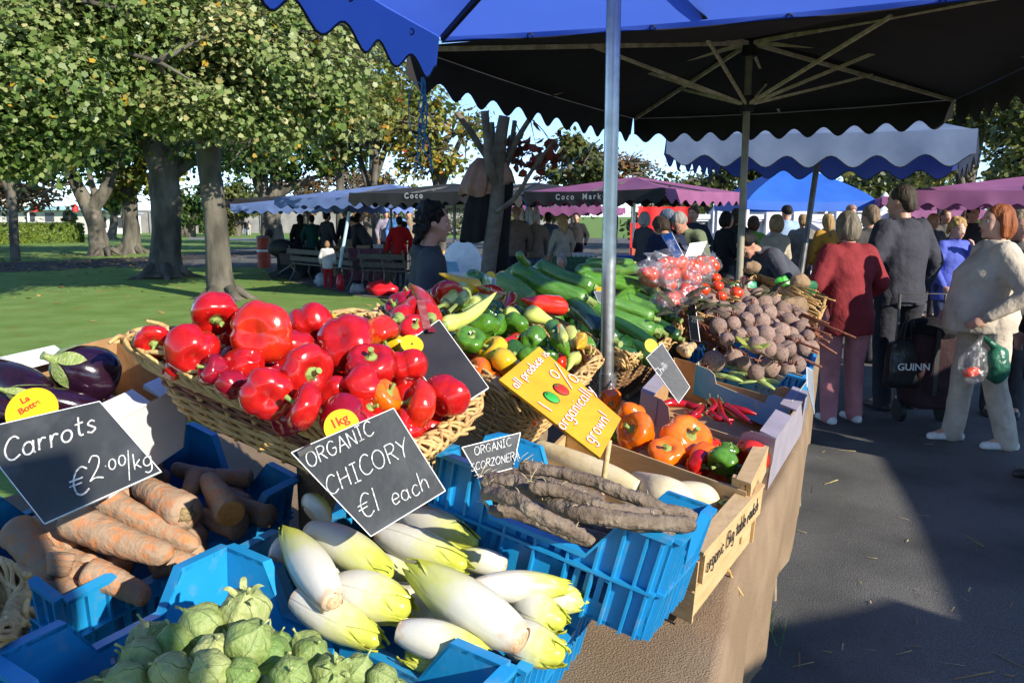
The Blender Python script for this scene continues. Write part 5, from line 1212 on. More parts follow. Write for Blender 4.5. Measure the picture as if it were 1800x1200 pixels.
def plastic_bag(q, px, py, dia, w, fill, label, seed, fillmesh=None, knot=True):
 rdm = random.Random(seed); c = q.hit(px, py, w) if q else px; k = (c - EYE).dot(_F) / FPX; D = dia * k; mb = MB()
 mb.ball((0, 0, 0), (.5, .45, .36), 26, 16)
 mb.lathe([(.02, .28), (.12, .30), (.06, .36), (.05, .42), (.12, .52), (.17, .56)], 18, mod=lambda a, i: 1 + .35 * math.sin(5 * a + i)) if knot else None
 for i, v in enumerate(mb.v): mb.v[i] = c + (v * (1 + .16 * noise.noise(v * 5 + Vector((seed * 7, 0, 0))) + .08 * noise.noise(v * 13 + Vector((seed, 0, 0))))) * D
 o = solid('plastic_bag', mb, M_BAG, label, 'plastic bag', c, 'clear plastic bags of tomatoes', True)
 if fill:
  for j in range(fill):
   p = c + Vector((rdm.uniform(-.28, .28), rdm.uniform(-.25, .25), rdm.uniform(-.16, .16))) * D
   put('tomato', TOM, zframe((rdm.uniform(-1, 1), rdm.uniform(-1, 1), 1), p, 0, D * .185), 'red tomato inside the ' + label, 'tomato', 'bagged tomatoes', None, [('calyx', TOMS, None)])
 return o
for j, (x, y, d, w, f_, lb) in enumerate([(1180, 462, 72, .16, 7, 'knotted clear bag of tomatoes on top of the pile'), (1160, 490, 80, .12, 8, 'clear bag of tomatoes at the left above the cucumbers'), (1215, 480, 84, .13, 8, 'clear bag of tomatoes in the middle of the pile'), (1236, 466, 62, .14, 6, 'clear bag of tomatoes at the back right of the pile'), (1175, 530, 66, .06, 7, 'clear bag of tomatoes lowest at the front left'), (1215, 515, 66, .07, 7, 'clear bag of tomatoes above the beet leaves'), (1140, 474, 50, .15, 4, 'small clear bag of tomatoes at the far left')]):
 plastic_bag(QTMT, x, y, d, w, f_, lb, j + 2)
# ================================================================== SIGNS on the stall
def board(name, label, cat, p0, n, corners, m, th=.004, edge=M_WHITE, group=None):
 """corners: photo pixels TL, TR, BR, BL on the plane through p0; returns root and its writing frame"""
 n = Vector(n).normalized(); p0 = Vector(p0)
 c = [EYE + ray(x, y) * ((p0 - EYE).dot(n) / ray(x, y).dot(n)) for x, y in corners]
 root = thing(name, label, cat, (c[2] + c[3]) / 2, group)
 b = MB(); b.poly(c, -n * th); part('panel', b, m, root, False)
 if edge:
  b = MB(); k = c + [c[0]]
  for i in range(4): b.beam(k[i] - n * th * .5, k[i + 1] - n * th * .5, .0013, th * 1.1, n)
  part('edge', b, edge, root, False)
 X = ((c[1] - c[0]).normalized() + (c[2] - c[3]).normalized()).normalized(); Y = n.cross(X).normalized()
 def F(px, py, lift=.0012):
  d = ray(px, py); return frame(X, Y, n, EYE + d * ((p0 - EYE).dot(n) / d.dot(n)) + n * lift)
 return root, F, c, n, X, Y
def disc(root, F, px, py, r, m, lift, text=None, size=.01, tm=M_REDINK, off=(0, 0), rot=0.0, name='round_tag'):
 M = F(px, py, lift); b = MB(); b.lathe([(0, -.001), (r, -.001), (r, .001), (0, .001)], 32, M); o = part(name, b, m, root, 30)
 if text:
  for k, t in enumerate(text.split('\n')):
   me = printed(t, size, 'printed_text', tm, .0004, .0002)
   for v in me.vertices: v.co = M @ (Matrix.Rotation(rot, 4, 'Z') @ Vector((v.co.x, v.co.y, v.co.z))) if False else M @ Vector((off[0] + v.co.x * math.cos(rot) - (v.co.y - k * size) * math.sin(rot), off[1] + v.co.x * math.sin(rot) + (v.co.y - k * size) * math.cos(rot), .0016 + v.co.z))
   me.transform(Matrix.Translation(-absloc(o))); link('printed_text', me, o)
 return o
def chalk(root, F, lines, m=M_CHALK, nm='chalk_writing'):
 for i, (t, px, py, size, r, sl) in enumerate(lines):
  b = MB(); write(b, t, F(px, py), size, r, sl, seed=i + 3); part(nm, b, m, root, False)
# carrots board
root, F, c, n, X, Y = board('price_board', 'chalkboard reading Carrots, two euro per kilo, with a half hidden yellow disc', 'price sign', PZ(180, 875, 1.185), (.12, -.82, .55), [(-50, 757), (175, 705), (283, 828), (78, 920)], M_SLATE, group='chalkboard price signs')
chalk(root, F, [('Carrots', 8, 812, .036, .0017, .12), ('€', 124, 874, .044, .0017, .12), ('2', 158, 848, .038, .0013, .1), ('.', 184, 832, .030, .0014, .1), ('00', 192, 828, .025, .0012, .1), ('/', 222, 836, .036, .0010, .1), ('kg', 236, 826, .026, .0011, .1)])
disc(root, lambda x, y, l=0: F(x, y, -.004 + l), 53, 719, .038, M_YELTAG, -.003, 'La\nBotte', .0145, M_REDINK, (-.006, .021), .25)
# chicory board
root, F, c, n, X, Y = board('price_board', 'chalkboard reading Organic chicory, one euro each, standing in the chicory', 'price sign', PZ(652, 942, 1.15), (.10, -.90, .42), [(512, 795), (692, 717), (783, 862), (652, 942)], M_SLATE, group='chalkboard price signs')
chalk(root, F, [('ORGANIC', 543, 822, .022, .0011, .1), ('CHICORY', 578, 871, .028, .0011, .12), ('€1', 636, 914, .032, .0011, .15), ('each', 692, 890, .027, .0010, .15)])
disc(root, F, 600, 748, .026, M_YELTAG, -.006, '1kg', .020, M_REDINK, (.0, .008), .0)
b = MB(); b.beam(F(524, 797).translation, F(548, 784).translation, .012, .008); part('clip', b, M_DARKPOLE, root, False)
# blank board with its bracket and yellow disc
p0 = QRED.at(.90, .80, .045)
root, F, c, n, X, Y = board('price_board', 'blank chalkboard with a yellow disc on a dark red bracket over the peppers', 'price sign', p0, (.30, -.62, .72), [(704, 610), (772, 562), (859, 681), (792, 724)], mat('black_board', (.014, .013, .013), .5, (.026, .024, .023), 14), group='chalkboard price signs')
disc(root, F, 722, 611, .022, M_YELTAG, .010)
b = MB(); M = F(722, 611, .012); b.lathe([(0, 0), (.002, 0), (.002, .0006), (0, .0006)], 10, M); part('rivet', b, M_INK, root, False)
b = MB(); q0, q1, q2 = [F(x, y, l).translation for x, y, l in ((733, 545, .03), (748, 585, .012), (762, 582, .006))]
b.beam(q0, q1, .016, .003, n); b.beam(q1, q2, .014, .003, n); part('bracket', b, plain((0.16, 0.01, 0.015), .35), root, False)
# small scorzonera board
root, F, c, n, X, Y = board('price_board', 'small chalkboard reading Organic scorzonera behind the brown roots', 'price sign', QSCO.hit(870, 825, .02), (.15, -.85, .5), [(812, 786), (915, 760), (902, 822), (842, 838)], M_SLATE, group='chalkboard price signs')
chalk(root, F, [('ORGANIC', 834, 800, .013, .0008, .2), ('SCORZONERA', 828, 828, .012, .0008, .25)])
# yellow sign
p0 = PZ(1055, 805, 1.12)
root, F, c, n, X, Y = board('painted_sign', 'yellow hand painted board saying all produce is 100% organically grown', 'sign', p0, (.30, -.50, .81), [(877, 667), (948, 609), (1092, 735), (1055, 804)], M_YELLOW, .007, None)
M_LET = plain((0.85, 0.80, 0.72))
for t, px, py, size, sl in (('all produce is', 909, 684, 84, .12), ('1', 968, 724, 0, .0), ('%', 1003, 687, 26, .15), ('organically', 991, 757, 88, .12), ('grown!', 1041, 781, 54, .12)):
 size = (c[1] - c[0]).length * size / 92 / text_width(t, .12) if size else .034
 for m, r, l, nm in ((M_REDINK, .0027, .0010, 'red_outline'), (M_LET, .0015, .0022, 'white_lettering')):
  b = MB(); write(b, t, F(px, py, l), size, r, sl, gap=.12, seed=4, jit=.01, flat=.3); part(nm, b, m, root, False)
for px, py, m, nm, rx, ry in ((969, 699, plain((0.03, 0.42, 0.06)), 'painted_green_pepper', .0125, .0185), (986, 685, plain((0.52, 0.03, 0.015)), 'painted_tomato', .014, .0185)):
 M = F(px, py, .002); b = MB(); b.lathe([(0, 0), (1, 0), (.9, .9), (0, 1.2)], 24, M @ Matrix.Diagonal((rx, ry, .0012, 1))); part(nm, b, m, root, True)
 b = MB(); b.lathe([(0, 0), (1, 0), (1, .4), (0, .4)], 24, M @ Matrix.Translation((0, 0, -.0006)) @ Matrix.Diagonal((rx + .0012, ry + .0012, .0012, 1))); part('painted_outline', b, M_INK, root, True)
 b = MB()
 for k in range(5): a = k * 1.25; b.tube([M @ Vector((0, ry * .7, .0022)), M @ Vector((.005 * math.cos(a), ry * .7 + .005 * math.sin(a), .0022))], .0008, 5)
 part('painted_stalk', b, plain((0.02, 0.2, 0.03)), root, False)
b = MB(); b.tube([c[3].lerp(c[2], .5) - n * .01, c[3].lerp(c[2], .5) - n * .01 + Vector((-.02, .06, -.25))], .006, 6); part('peg', b, M_PINE, root, True)
# boards farther along
def small_board(label, q, w, nrm, cs, text=None, dsc=None, m=M_SLATE, tp=None, size=.02):
 x = sum(a for a, _ in cs) / 4; y = sum(b for _, b in cs) / 4
 root, F, c, n, X, Y = board('price_board', label, 'price sign', q.hit(x, y, w), nrm, cs, m, .003, M_WHITE, 'chalkboard price signs')
 if text: chalk(root, F, [(text, tp[0], tp[1], size, .0012, .1)])
 if dsc: disc(root, F, dsc[0], dsc[1], dsc[2], M_YELTAG, -.004)
small_board('leaning grey chalkboard with faint writing on the chilli box', QCHL, .09, (.35, -.8, .5), [(1136, 629), (1164, 603), (1213, 680), (1193, 708)], 'Chilli', (1146, 607, .022), M_SLATE, (1158, 662), .022)
small_board('narrow slanted chalkboard with yellow disc between courgettes and beetroots', QBTC, .10, (-.75, -.62, .25), [(1207, 527), (1221, 531), (1230, 600), (1214, 597)], 'EEE', (1213, 540, .035), M_SLATE, (1216, 565), .02)
small_board('narrow grey chalkboard hanging at the right end of the stall', QBEA, .05, (.9, -.42, .1), [(1419, 645), (1429, 652), (1432, 727), (1420, 680)], None, None, plain((0.22, 0.24, 0.27)))
small_board('tiny price tag with yellow disc between the peppers and courgettes', QZUC, .12, (0, -.85, .5), [(850, 491), (872, 489), (870, 502), (851, 503)], None, (862, 484, .016), plain((0.3, 0.31, 0.32)))
small_board('little chalkboard tag with yellow disc left of the pole', QZUC, .13, (-.4, -.8, .4), [(1044, 512), (1060, 512), (1062, 536), (1052, 530)], None, (1054, 510, .014), plain((0.2, 0.21, 0.22)))
# straw basket end at the left edge of the picture
QSTR = planeq(PZ(0, 960, 1.13), (.0, -.12, .98), (-190, 1100), (-10, 1130), (52, 985), (-110, 960)) if False else pxq((-230, 1085, 1.12), (-12, 1120, 1.12), (48, 990, 1.12), (-130, 960, 1.12))
basket(QSTR, .10, 'straw coloured wicker basket cut off by the left edge of the picture', seed=9, rim=.02)

# ================================================================== PARASOLS
M_CANBLUE = mat('blue_canopy', (0.10, 0.21, 0.82), 0.6, (0.11, 0.225, 0.86), 3, bump=.15, bscale=6, trans=.60)
M_CANBLACK = mat('black_canopy', (0.010, 0.010, 0.011), 0.8, (0.016, 0.016, 0.017), 4, bump=.2, bscale=5)
M_CANSLATE = mat('slate_blue_canopy', (0.17, 0.225, 0.34), 0.7, (0.125, 0.17, 0.28), 3, bump=.3, bscale=4, trans=.12)
M_CANTHRU = mat('lit_through_canopy', (0.07, 0.12, 0.42), .7, (0.055, 0.10, 0.36), 3, trans=.3)  # slate parasol cloth, coloured bluer to paint in light shining through
M_CANPURP = mat('plum_canopy', (0.30, 0.10, 0.22), 0.7, (0.24, 0.075, 0.18), 3, bump=.2, bscale=4, trans=.2)
M_CANNAVY = mat('navy_canopy', (0.055, 0.075, 0.13), 0.7, (0.04, 0.055, 0.10), 3, bump=.2, bscale=4, trans=.05)
M_CANDULL = mat('dull_blue_canopy', (0.14, 0.21, 0.44), 0.7, (0.11, 0.17, 0.38), 3, bump=.2, bscale=4, trans=.12)
M_CANRED = mat('faded_red_canopy', (0.33, 0.06, 0.07), 0.7, (0.25, 0.04, 0.06), 3, bump=.2, bscale=4)
def parasol(label, cx, cy, yaw, a, ze, za, drops=(.2, .2, .2, .2), ns=8, can=M_CANBLUE, val=None, pole=M_DARKPOLE, pr=.024, struts=M_WOODSTRUT, b=None, sl=.0, piping=None, foot=None, scal=(1, 1, 1, 1), zs=None, polez=0.0, tilt=(0, 0), group='market parasols', ring=False, apex=(0, 0), shear=0.0, xr=0.0):
 """sides in order near, right, far, left in the parasol's own frame (local -y, +x, +y, -x)"""
 b = a if b is None else b; g0 = Vector((cx, cy, polez)); root = thing('market_parasol', label, 'parasol', g0, group)
 Rz = Matrix.Rotation(R(yaw), 3, 'Z')
 def T(x, y, z):
  if x > 0: x *= 1 + xr * (b - y) / (2 * b)
  return Vector((cx, cy, 0)) + Rz @ Vector((x + shear * y, y, 0)) + Vector((0, 0, z + tilt[0] * x + tilt[1] * y))
 cor = [(-a, -b), (a, -b), (a, b), (-a, b)]
 c = MB()
 for k in range(4):
  p, q = cor[k], cor[(k + 1) % 4]
  def f(u, v, p=p, q=q):
   x, y = p[0] + (q[0] - p[0]) * u, p[1] + (q[1] - p[1]) * u; z = ze + (za - ze) * (1 - (1 - v)) ** 1.0 * 1.0
   z = ze + (za - ze) * v - .05 * math.sin(PI * u) * math.sin(PI * v) - .025 * math.sin(PI * u) * (1 - v)
   return T(x * (1 - v) + apex[0] * v, y * (1 - v) + apex[1] * v, z)
  c.grid(f, 10, 8)
 part('canopy', c, can, root, 20)
 names = ('near', 'right', 'far', 'left')
 for k in range(4):
  if not drops[k]: continue
  p, q = cor[k], cor[(k + 1) % 4]; vb = MB(); bot = []
  def f(u, v, p=p, q=q, k=k):
   x, y = p[0] + (q[0] - p[0]) * u, p[1] + (q[1] - p[1]) * u; ox, oy = (q[1] - p[1]), -(q[0] - p[0]); l = math.hypot(ox, oy); o = (.003 + v * .020 + .010 * v * math.sin(u * 23 + k)) / l
   d = drops[k] * (1 - (.34 * (.5 + .5 * math.cos(2 * PI * u * ns)) if scal[k] else 0))
   return T(x + ox * o, y + oy * o, ze + .014 - .025 * math.sin(PI * u) - v * d)
  vb.grid(f, ns * 10, 3); o = part('valance', vb, (val[k] if isinstance(val, (list, tuple)) else val) or can, root, True)
  if piping:
   pb = MB(); pb.tube([f(i / (ns * 10), 1.0) for i in range(ns * 10 + 1)], .0055, 5); part('piping', pb, piping, o, True)
  if ring:
   for i in range(4):
    P0 = f((i + .6) / 4.4, .25); pb = MB(); pb.tube([P0 + Vector((0.014 * math.cos(t * PI / 4), 0, .014 * math.sin(t * PI / 4) - .02)) for t in range(8)], .0035, 5, closed=True); part('eyelet', pb, M_BLACK, o, True)
 foot_ = foot if foot is not None else (0, 0)
 pb = MB(); base = T(apex[0], apex[1], 0) + Vector((foot_[0], foot_[1], 0)); base.z = polez; pb.tube([base, T(apex[0], apex[1], za - .05)], pr, 16); part('pole', pb, pole, root)
 hz = ze - .12 + sl; hb = MB(); h = T(*apex, hz); hb.tube([h - Vector((0, 0, .06)), h + Vector((0, 0, .06))], pr * 1.9, 12); part('slider', hb, M_BLACK, root); hb = MB(); hb.tube([T(*apex, za - .14), T(*apex, za - .02)], pr * 2, 12); part('hub', hb, M_BLACK, root)
 ends = [(-a, -b), (0, -b), (a, -b), (a, 0), (a, b), (0, b), (-a, b), (-a, 0)]
 for x, y in ends:
  A = lambda k: (x * k + apex[0] * (1 - k), y * k + apex[1] * (1 - k)); top = T(*A(.03), za - .05); e = T(x * .985, y * .985, ze - .012); mid = T(*A(.52), ze + (za - ze) * .48 - .035)
  rb = MB(); rb.beam(top, e, .022, .028); part('rib', rb, struts, root, False)
  sb = MB(); sb.beam(T(*A(.02), hz), mid, .018, .022); part('strut', sb, struts, root, False)
 return root, T
FX = Rz_blue = None
bl, TB = parasol('blue parasol over the front of the stall on a shiny steel pole', .536, 2.464, -20, 1.35, 2.52, 2.74, (.24, .24, .035, .24), 8, M_CANBLUE, None, M_STEEL, .0225, M_BLACK, piping=M_BLACK, scal=(1, 1, 0, 1), ring=True, apex=(-.242, .004), shear=-.10, b=1.45)
# sleeve and bolt of the steel pole
pz = PY(1072, 690, 2.55)
b = MB(); b.tube([Vector((.312, 2.55, .0)), Vector((.312, 2.55, PY(1072, 655, 2.55).z))], .029, 18); part('sleeve', b, M_STEEL, bl)
b = MB(); bz = PY(1074, 680, 2.52); b.tube([Vector((.318, 2.50, bz.z)), Vector((.318, 2.535, bz.z))], .011, 12); b.beam(Vector((.30, 2.505, bz.z - .03)), Vector((.335, 2.505, bz.z + .03)), .006, .006); part('wing_nut', b, M_STEEL, bl)
bk, TK = parasol('black parasol with pale wooden struts over the middle of the stall', 1.61, 6.06, -28, 1.46, 2.60, 2.98, (0, .26, .26, .26), 11, M_CANBLACK, None, M_WOODSTRUT and mat('weathered_pole', (0.30, 0.27, 0.20), .5, (0.2, 0.18, 0.13), 8), .028, M_WOODSTRUT, b=2.0, apex=(0, .55), xr=.62)
sl_, TS = parasol('slate blue parasol on a slanting dark pole beyond the black one', 3.85, 10.1, -26, 1.55, 2.48, 3.0, (.36, .36, .36, .36), 7, M_CANSLATE, [M_CANSLATE, M_CANSLATE, M_CANTHRU, M_CANTHRU], M_DARKPOLE, .035, M_DARKPOLE, piping=M_BLACK, foot=(-.42, -.4), tilt=(-.03, 0))
# parasols standing behind the viewer: their scalloped edges shade the asphalt on the right and the left corner of the stall
SUNR = []
for lb, cx, cy, yw, aa in (('parasol behind the viewer on the right, shading the asphalt', 7.5, .06, -17, 1.5), ('parasol farther right of the viewer, shading the shoppers', 7.95, 2.95, -17, 1.45), ('parasol well behind the viewer on the right', 6.2, -2.85, -17, 1.5), ('small parasol behind the viewer nearest the stall end', 4.95, -1.85, 20, .85), ('parasol behind the viewer on the left', 0.62, -2.82, 27, 1.5)):
 parasol(lb, cx, cy, yw, aa, 2.5, 2.95, (.42, .42, .42, .42), 5, M_CANBLACK, None, M_STEEL, .022, M_BLACK)
SUNR_ = [('dark blue parasol behind the viewer on the right', 5.9, .2, -28, 1.9, 2.5, 2.95), ('black parasol far behind the viewer on the right', 5.0, -4.4, -28, 1.9, 2.5, 2.95)]
# blue twine hanging from the corner of the blue parasol
M_TWINE = mat('blue_twine', (0.03, 0.16, 0.34), .7)
b = MB(); p0 = TB(-1.47, 1.5, 2.33); rd = random.Random(4)
for k in range(6):
 pts = []; x = rd.uniform(-.01, .01); L_ = .50 if k < 4 else .28
 for i in range(14):
  t = i / 13; pts.append(p0 + Vector((x + .045 * math.sin(t * 5 + k * 1.3) * t + .02 * noise.noise(Vector((t * 5, k, 0))), .02 * math.sin(k + t * 4), -L_ * t)))
 b.tube(crom(pts, 3), .0035, 5)
pts = [p0 + Vector((-.035 + .05 * math.cos(t), .0, -.17 + .15 * math.sin(t))) for t in [i * PI / 10 for i in range(20)]]; b.tube(pts, .003, 5, closed=True)
solid('hanging_twine', b, M_TWINE, 'tangled blue twine hanging from the corner of the blue parasol', 'twine', p0, smooth=True)
# ================================================================== TREES
M_BARK = mat('sycamore_bark', (0.050, 0.045, 0.034), 0.9, (0.155, 0.135, 0.105), 3.2, 0.38, 0.66, bump=.8, bscale=16, detail=8, stretch=(1, 1, .35), col3=(0.055, 0.062, 0.035), scale3=2.2, lo3=0.55, hi3=0.75)  # bark mottling; the pale patches also paint in sun dapple
M_BARKS = mat('smooth_bark', (0.10, 0.078, 0.058), 0.8, (0.17, 0.14, 0.11), 9, 0.38, 0.66, bump=.5, bscale=24, stretch=(1, 1, 1.6), detail=6)
def leaf_mat(name, stops, trans=.32, rough=.42):
 m, nt, b = _new(name); L = nt.links.new
 at = nt.nodes.new('ShaderNodeAttribute'); at.attribute_name = 'tone'; cr = nt.nodes.new('ShaderNodeValToRGB'); L(at.outputs['Fac'], cr.inputs[0]); e = cr.color_ramp.elements
 while len(e) < len(stops): e.new(.5)
 for i, (p, c) in enumerate(stops): e[i].position = p; e[i].color = (*c, 1)
 L(cr.outputs[0], b.inputs['Base Color']); b.inputs['Roughness'].default_value = rough; b.inputs['Specular IOR Level'].default_value = .45
 t = nt.nodes.new('ShaderNodeBsdfTranslucent'); L(cr.outputs[0], t.inputs[0]); s = nt.nodes.new('ShaderNodeMixShader'); s.inputs[0].default_value = trans
 L(b.outputs[0], s.inputs[1]); L(t.outputs[0], s.inputs[2]); L(s.outputs[0], nt.nodes['Material Output'].inputs[0]); return m
LF_SYC = leaf_mat('sycamore_leaves', [(0.0, (0.05, 0.10, 0.016)), (.45, (0.13, 0.20, 0.045)), (.80, (0.27, 0.31, 0.115)), (.93, (0.36, 0.37, 0.18)), (1.0, (0.48, 0.30, 0.03))])
LF_DARK = leaf_mat('dark_green_leaves', [(0.0, (0.022, 0.058, 0.012)), (.6, (0.055, 0.11, 0.022)), (.92, (0.11, 0.16, 0.035)), (1.0, (0.38, 0.25, 0.03))])
LF_AUT = leaf_mat('turning_leaves', [(0.0, (0.06, 0.10, 0.02)), (.5, (0.15, 0.18, 0.03)), (.78, (0.33, 0.27, 0.04)), (.93, (0.45, 0.25, 0.03)), (1.0, (0.42, 0.05, 0.02))])
LF_BROWN = leaf_mat('rusty_leaves', [(0.0, (0.10, 0.085, 0.035)), (.5, (0.24, 0.13, 0.05)), (1.0, (0.36, 0.19, 0.07))])
LF_OLIVE = leaf_mat('olive_leaves', [(0.0, (0.035, 0.05, 0.016)), (.5, (0.10, 0.125, 0.03)), (.85, (0.20, 0.21, 0.05)), (1.0, (0.36, 0.30, 0.07))])
LF_RED = leaf_mat('red_leaves', [(0.0, (0.06, 0.05, 0.02)), (.4, (0.14, 0.05, 0.03)), (1.0, (0.42, 0.035, 0.02))])
MAPLE = np.array([(0, -.50), (.20, -.30), (.44, -.30), (.44, -.04), (.54, .18), (.30, .30), (.0, .60), (-.30, .30), (-.54, .18), (-.44, -.04), (-.44, -.30), (-.20, -.30)])
OVAL = np.array([(0, -.5), (.3, -.1), (.22, .3), (0, .55), (-.22, .3), (-.3, -.1)])
def leaves(name, P, N, S, tone, m, parent, shape=MAPLE, rng=None, fold=.34):
 """one face per leaf; P centres, N normals, S sizes"""
 n = len(P); k = len(shape); rng = rng or np.random.default_rng(1)
 N = N / np.linalg.norm(N, axis=1)[:, None]; a = rng.normal(size=(n, 3)); a[:, 2] -= .9
 X = np.cross(N, a); X /= np.linalg.norm(X, axis=1)[:, None] + 1e-9; Y = np.cross(N, X)
 sx, sy = shape[:, 0], shape[:, 1]
 zz = -fold * (np.abs(sx) * 1.2 + np.maximum(0, -sy) * .3)
 V = P[:, None, :] + (X[:, None, :] * sx[None, :, None] + Y[:, None, :] * -sy[None, :, None] + N[:, None, :] * zz[None, :, None]) * S[:, None, None]
 off = np.array(absloc(parent)); V = (V.reshape(-1, 3) - off).astype(np.float32)
 me = bpy.data.meshes.new(name); me.vertices.add(n * k); me.vertices.foreach_set('co', V.ravel()); me.loops.add(n * k); me.loops.foreach_set('vertex_index', np.arange(n * k, dtype=np.int32))
 me.polygons.add(n); me.polygons.foreach_set('loop_start', np.arange(n, dtype=np.int32) * k); me.polygons.foreach_set('loop_total', np.full(n, k, dtype=np.int32)); me.update(calc_edges=True)
 at = me.attributes.new('tone', 'FLOAT', 'POINT'); at.data.foreach_set('value', np.repeat(tone, k).astype(np.float32)); me.materials.append(m)
 return link(name, me, parent)
def crown_points(blobs, n, rng, clump=26, spread=.42, shell=.55):
 """leaf clumps thrown through ellipsoids (cx, cy, cz, rx, ry, rz, weight); more towards the surface"""
 w = np.array([b[6] for b in blobs], float); w /= w.sum(); P, N, Cc = [], [], []
 for b, k in zip(blobs, (w * n).astype(int)):
  nc = max(3, k // clump); d = rng.normal(size=(nc, 3)); d /= np.linalg.norm(d, axis=1)[:, None]
  rr = np.where(rng.random(nc) < shell, rng.uniform(.78, 1.05, nc), rng.uniform(.25, .85, nc)); c = d * rr[:, None] * np.array(b[3:6])
  idx = rng.integers(0, nc, k); sp = spread * rng.uniform(.6, 1.3, nc)
  p = c[idx] + rng.normal(size=(k, 3)) * sp[idx, None] * np.array([1, 1, .6]); P.append(p + np.array(b[:3]))
  nn = d[idx] * .8 + np.array([0, 0, .75]) + rng.normal(size=(k, 3)) * .55; N.append(nn); Cc.append(rng.uniform(-.24, .24, nc)[idx])
 return np.concatenate(P), np.concatenate(N), np.concatenate(Cc), None
def make_tree(name, label, base, trunk, limbs, blobs, n, size, lm, seed, tone=(.15, .85), shape=MAPLE, group='trees in the park', bark=M_BARK, twigs=40, tr=None, cut=None, clump=30, spread=.36, shell=.6, vis=None, flare=True):
 rng = np.random.default_rng(seed); rd = random.Random(seed); base = Vector(base); root = thing(name, label, 'tree', base, group)
 mb = MB(); pts = crom([p[:3] for p in trunk], 6); rad = [p.x for p in crom([(p[3], 0, 0) for p in trunk], 6)]
 if flare: rad = [r * .80 * (1 + .4 * math.exp(-i * .9)) for i, r in enumerate(rad)]
 mb.tube(pts, rad, 18)
 for i in range(len(mb.v)):
  v = mb.v[i]; mb.v[i] = v + Vector((noise.noise(v * 2.3), noise.noise(v * 2.3 + Vector((9, 0, 0))), 0)) * rad[0] * .09
 for L in limbs:
  p = crom([q[:3] for q in L], 5); r = [x.x for x in crom([(q[3], 0, 0) for q in L], 5)]; mb.tube(p, r, 10)
 if flare:
  for k in range(5):
   a = k * 1.3 + rd.uniform(0, .6); d = Vector((math.cos(a), math.sin(a), 0)); r0 = trunk[0][3]
   mb.tube([base + d * r0 * .5 + Vector((0, 0, r0 * .55)), base + d * r0 * 1.2 + Vector((0, 0, r0 * .05)), base + d * r0 * 2.2 + Vector((0, 0, -.08))], [r0 * .26, r0 * .15, r0 * .04], 8)
 part('trunk', mb, bark, root, True)
 if n:
  P, N, t, _ = crown_points(blobs, n, rng, clump, spread, shell)
  tone_ = np.clip(tone[0] + (tone[1] - tone[0]) * rng.beta(2, 2, len(P)) + t, 0, .95); tone_ = np.where(rng.random(len(P)) < .011, 1.0, tone_)
  leaves('crown', P, N, size * rng.uniform(.6, 1.3, len(P)), tone_, lm, root, shape, rng)
  if twigs:                                        # twigs that carry the clumps
   tb = MB(); starts = [Vector(q[:3]) for L in (limbs or [trunk]) for q in L[1:]] or [Vector(trunk[-1][:3])]
   for k in range(twigs):
    e = Vector(P[rd.randrange(len(P))]); s = min(rd.sample(starts, min(len(starts), 6)), key=lambda q: (q - e).length); m_ = s.lerp(e, .5) + Vector((rd.uniform(-.2, .2), rd.uniform(-.2, .2), rd.uniform(0, .35))) * (s - e).length * .4
    tb.tube(crom([s, m_, e], 4), [.045 - .04 * i / 8 for i in range(9)] if tr is None else [tr * (1 - .85 * i / 8) for i in range(9)], 5)
   part('twig', tb, bark, root, True)['kind'] = 'stuff'
 return root
def at(px, py, y): return tuple(PY(px, py, y))
def tk(px, py, y, r): p = PY(px, py, y); return (p.x, p.y, p.z, r)
# --- big sycamores on the left
y = 15.6; b = PZ(395, 526, 0)
make_tree('sycamore_tree', 'nearest sycamore with a slender speckled trunk and pale sunlit leaves', b, [(b.x, b.y, -.1, .40), tk(386, 480, y, .30), tk(380, 400, y, .27), tk(370, 310, y, .28), tk(360, 235, y, .27), tk(345, 160, y, .24)],
 [[tk(360, 240, y, .18), tk(320, 180, y - .4, .13), tk(240, 120, y - .8, .07), tk(150, 80, y - 1, .03)], [tk(365, 230, y, .17), tk(420, 160, y - .3, .12), tk(500, 100, y - .8, .06), tk(560, 60, y - 1, .03)], [tk(348, 170, y, .2), tk(340, 80, y, .14), tk(350, -60, y, .08)], [tk(350, 200, y, .12), tk(300, 150, y - 1.5, .07), tk(280, 110, y - 2.4, .03)]],
 [(*at(380, 85, y - .8), 2.3, 1.6, 1.15, 1.5), (*at(250, 135, y - 1.2), 1.5, 1.3, .95, 1.1), (*at(490, 130, y - .8), 1.4, 1.2, .95, 1.0), (*at(330, 195, y - 1.6), 1.1, .8, .50, .5), (*at(445, 195, y - 1.0), .95, .8, .50, .45), (*at(560, 170, y - .2), 1.0, 1.0, .9, .5), (*at(380, -120, y), 2.8, 2.4, 1.6, 1.6), (*at(520, 10, y), 1.6, 1.4, 1.2, .8)], 42000, .095, LF_SYC, 11, (.30, .95), twigs=60, spread=.30, clump=120)
y = 21.2; b = PZ(290, 488, 0)
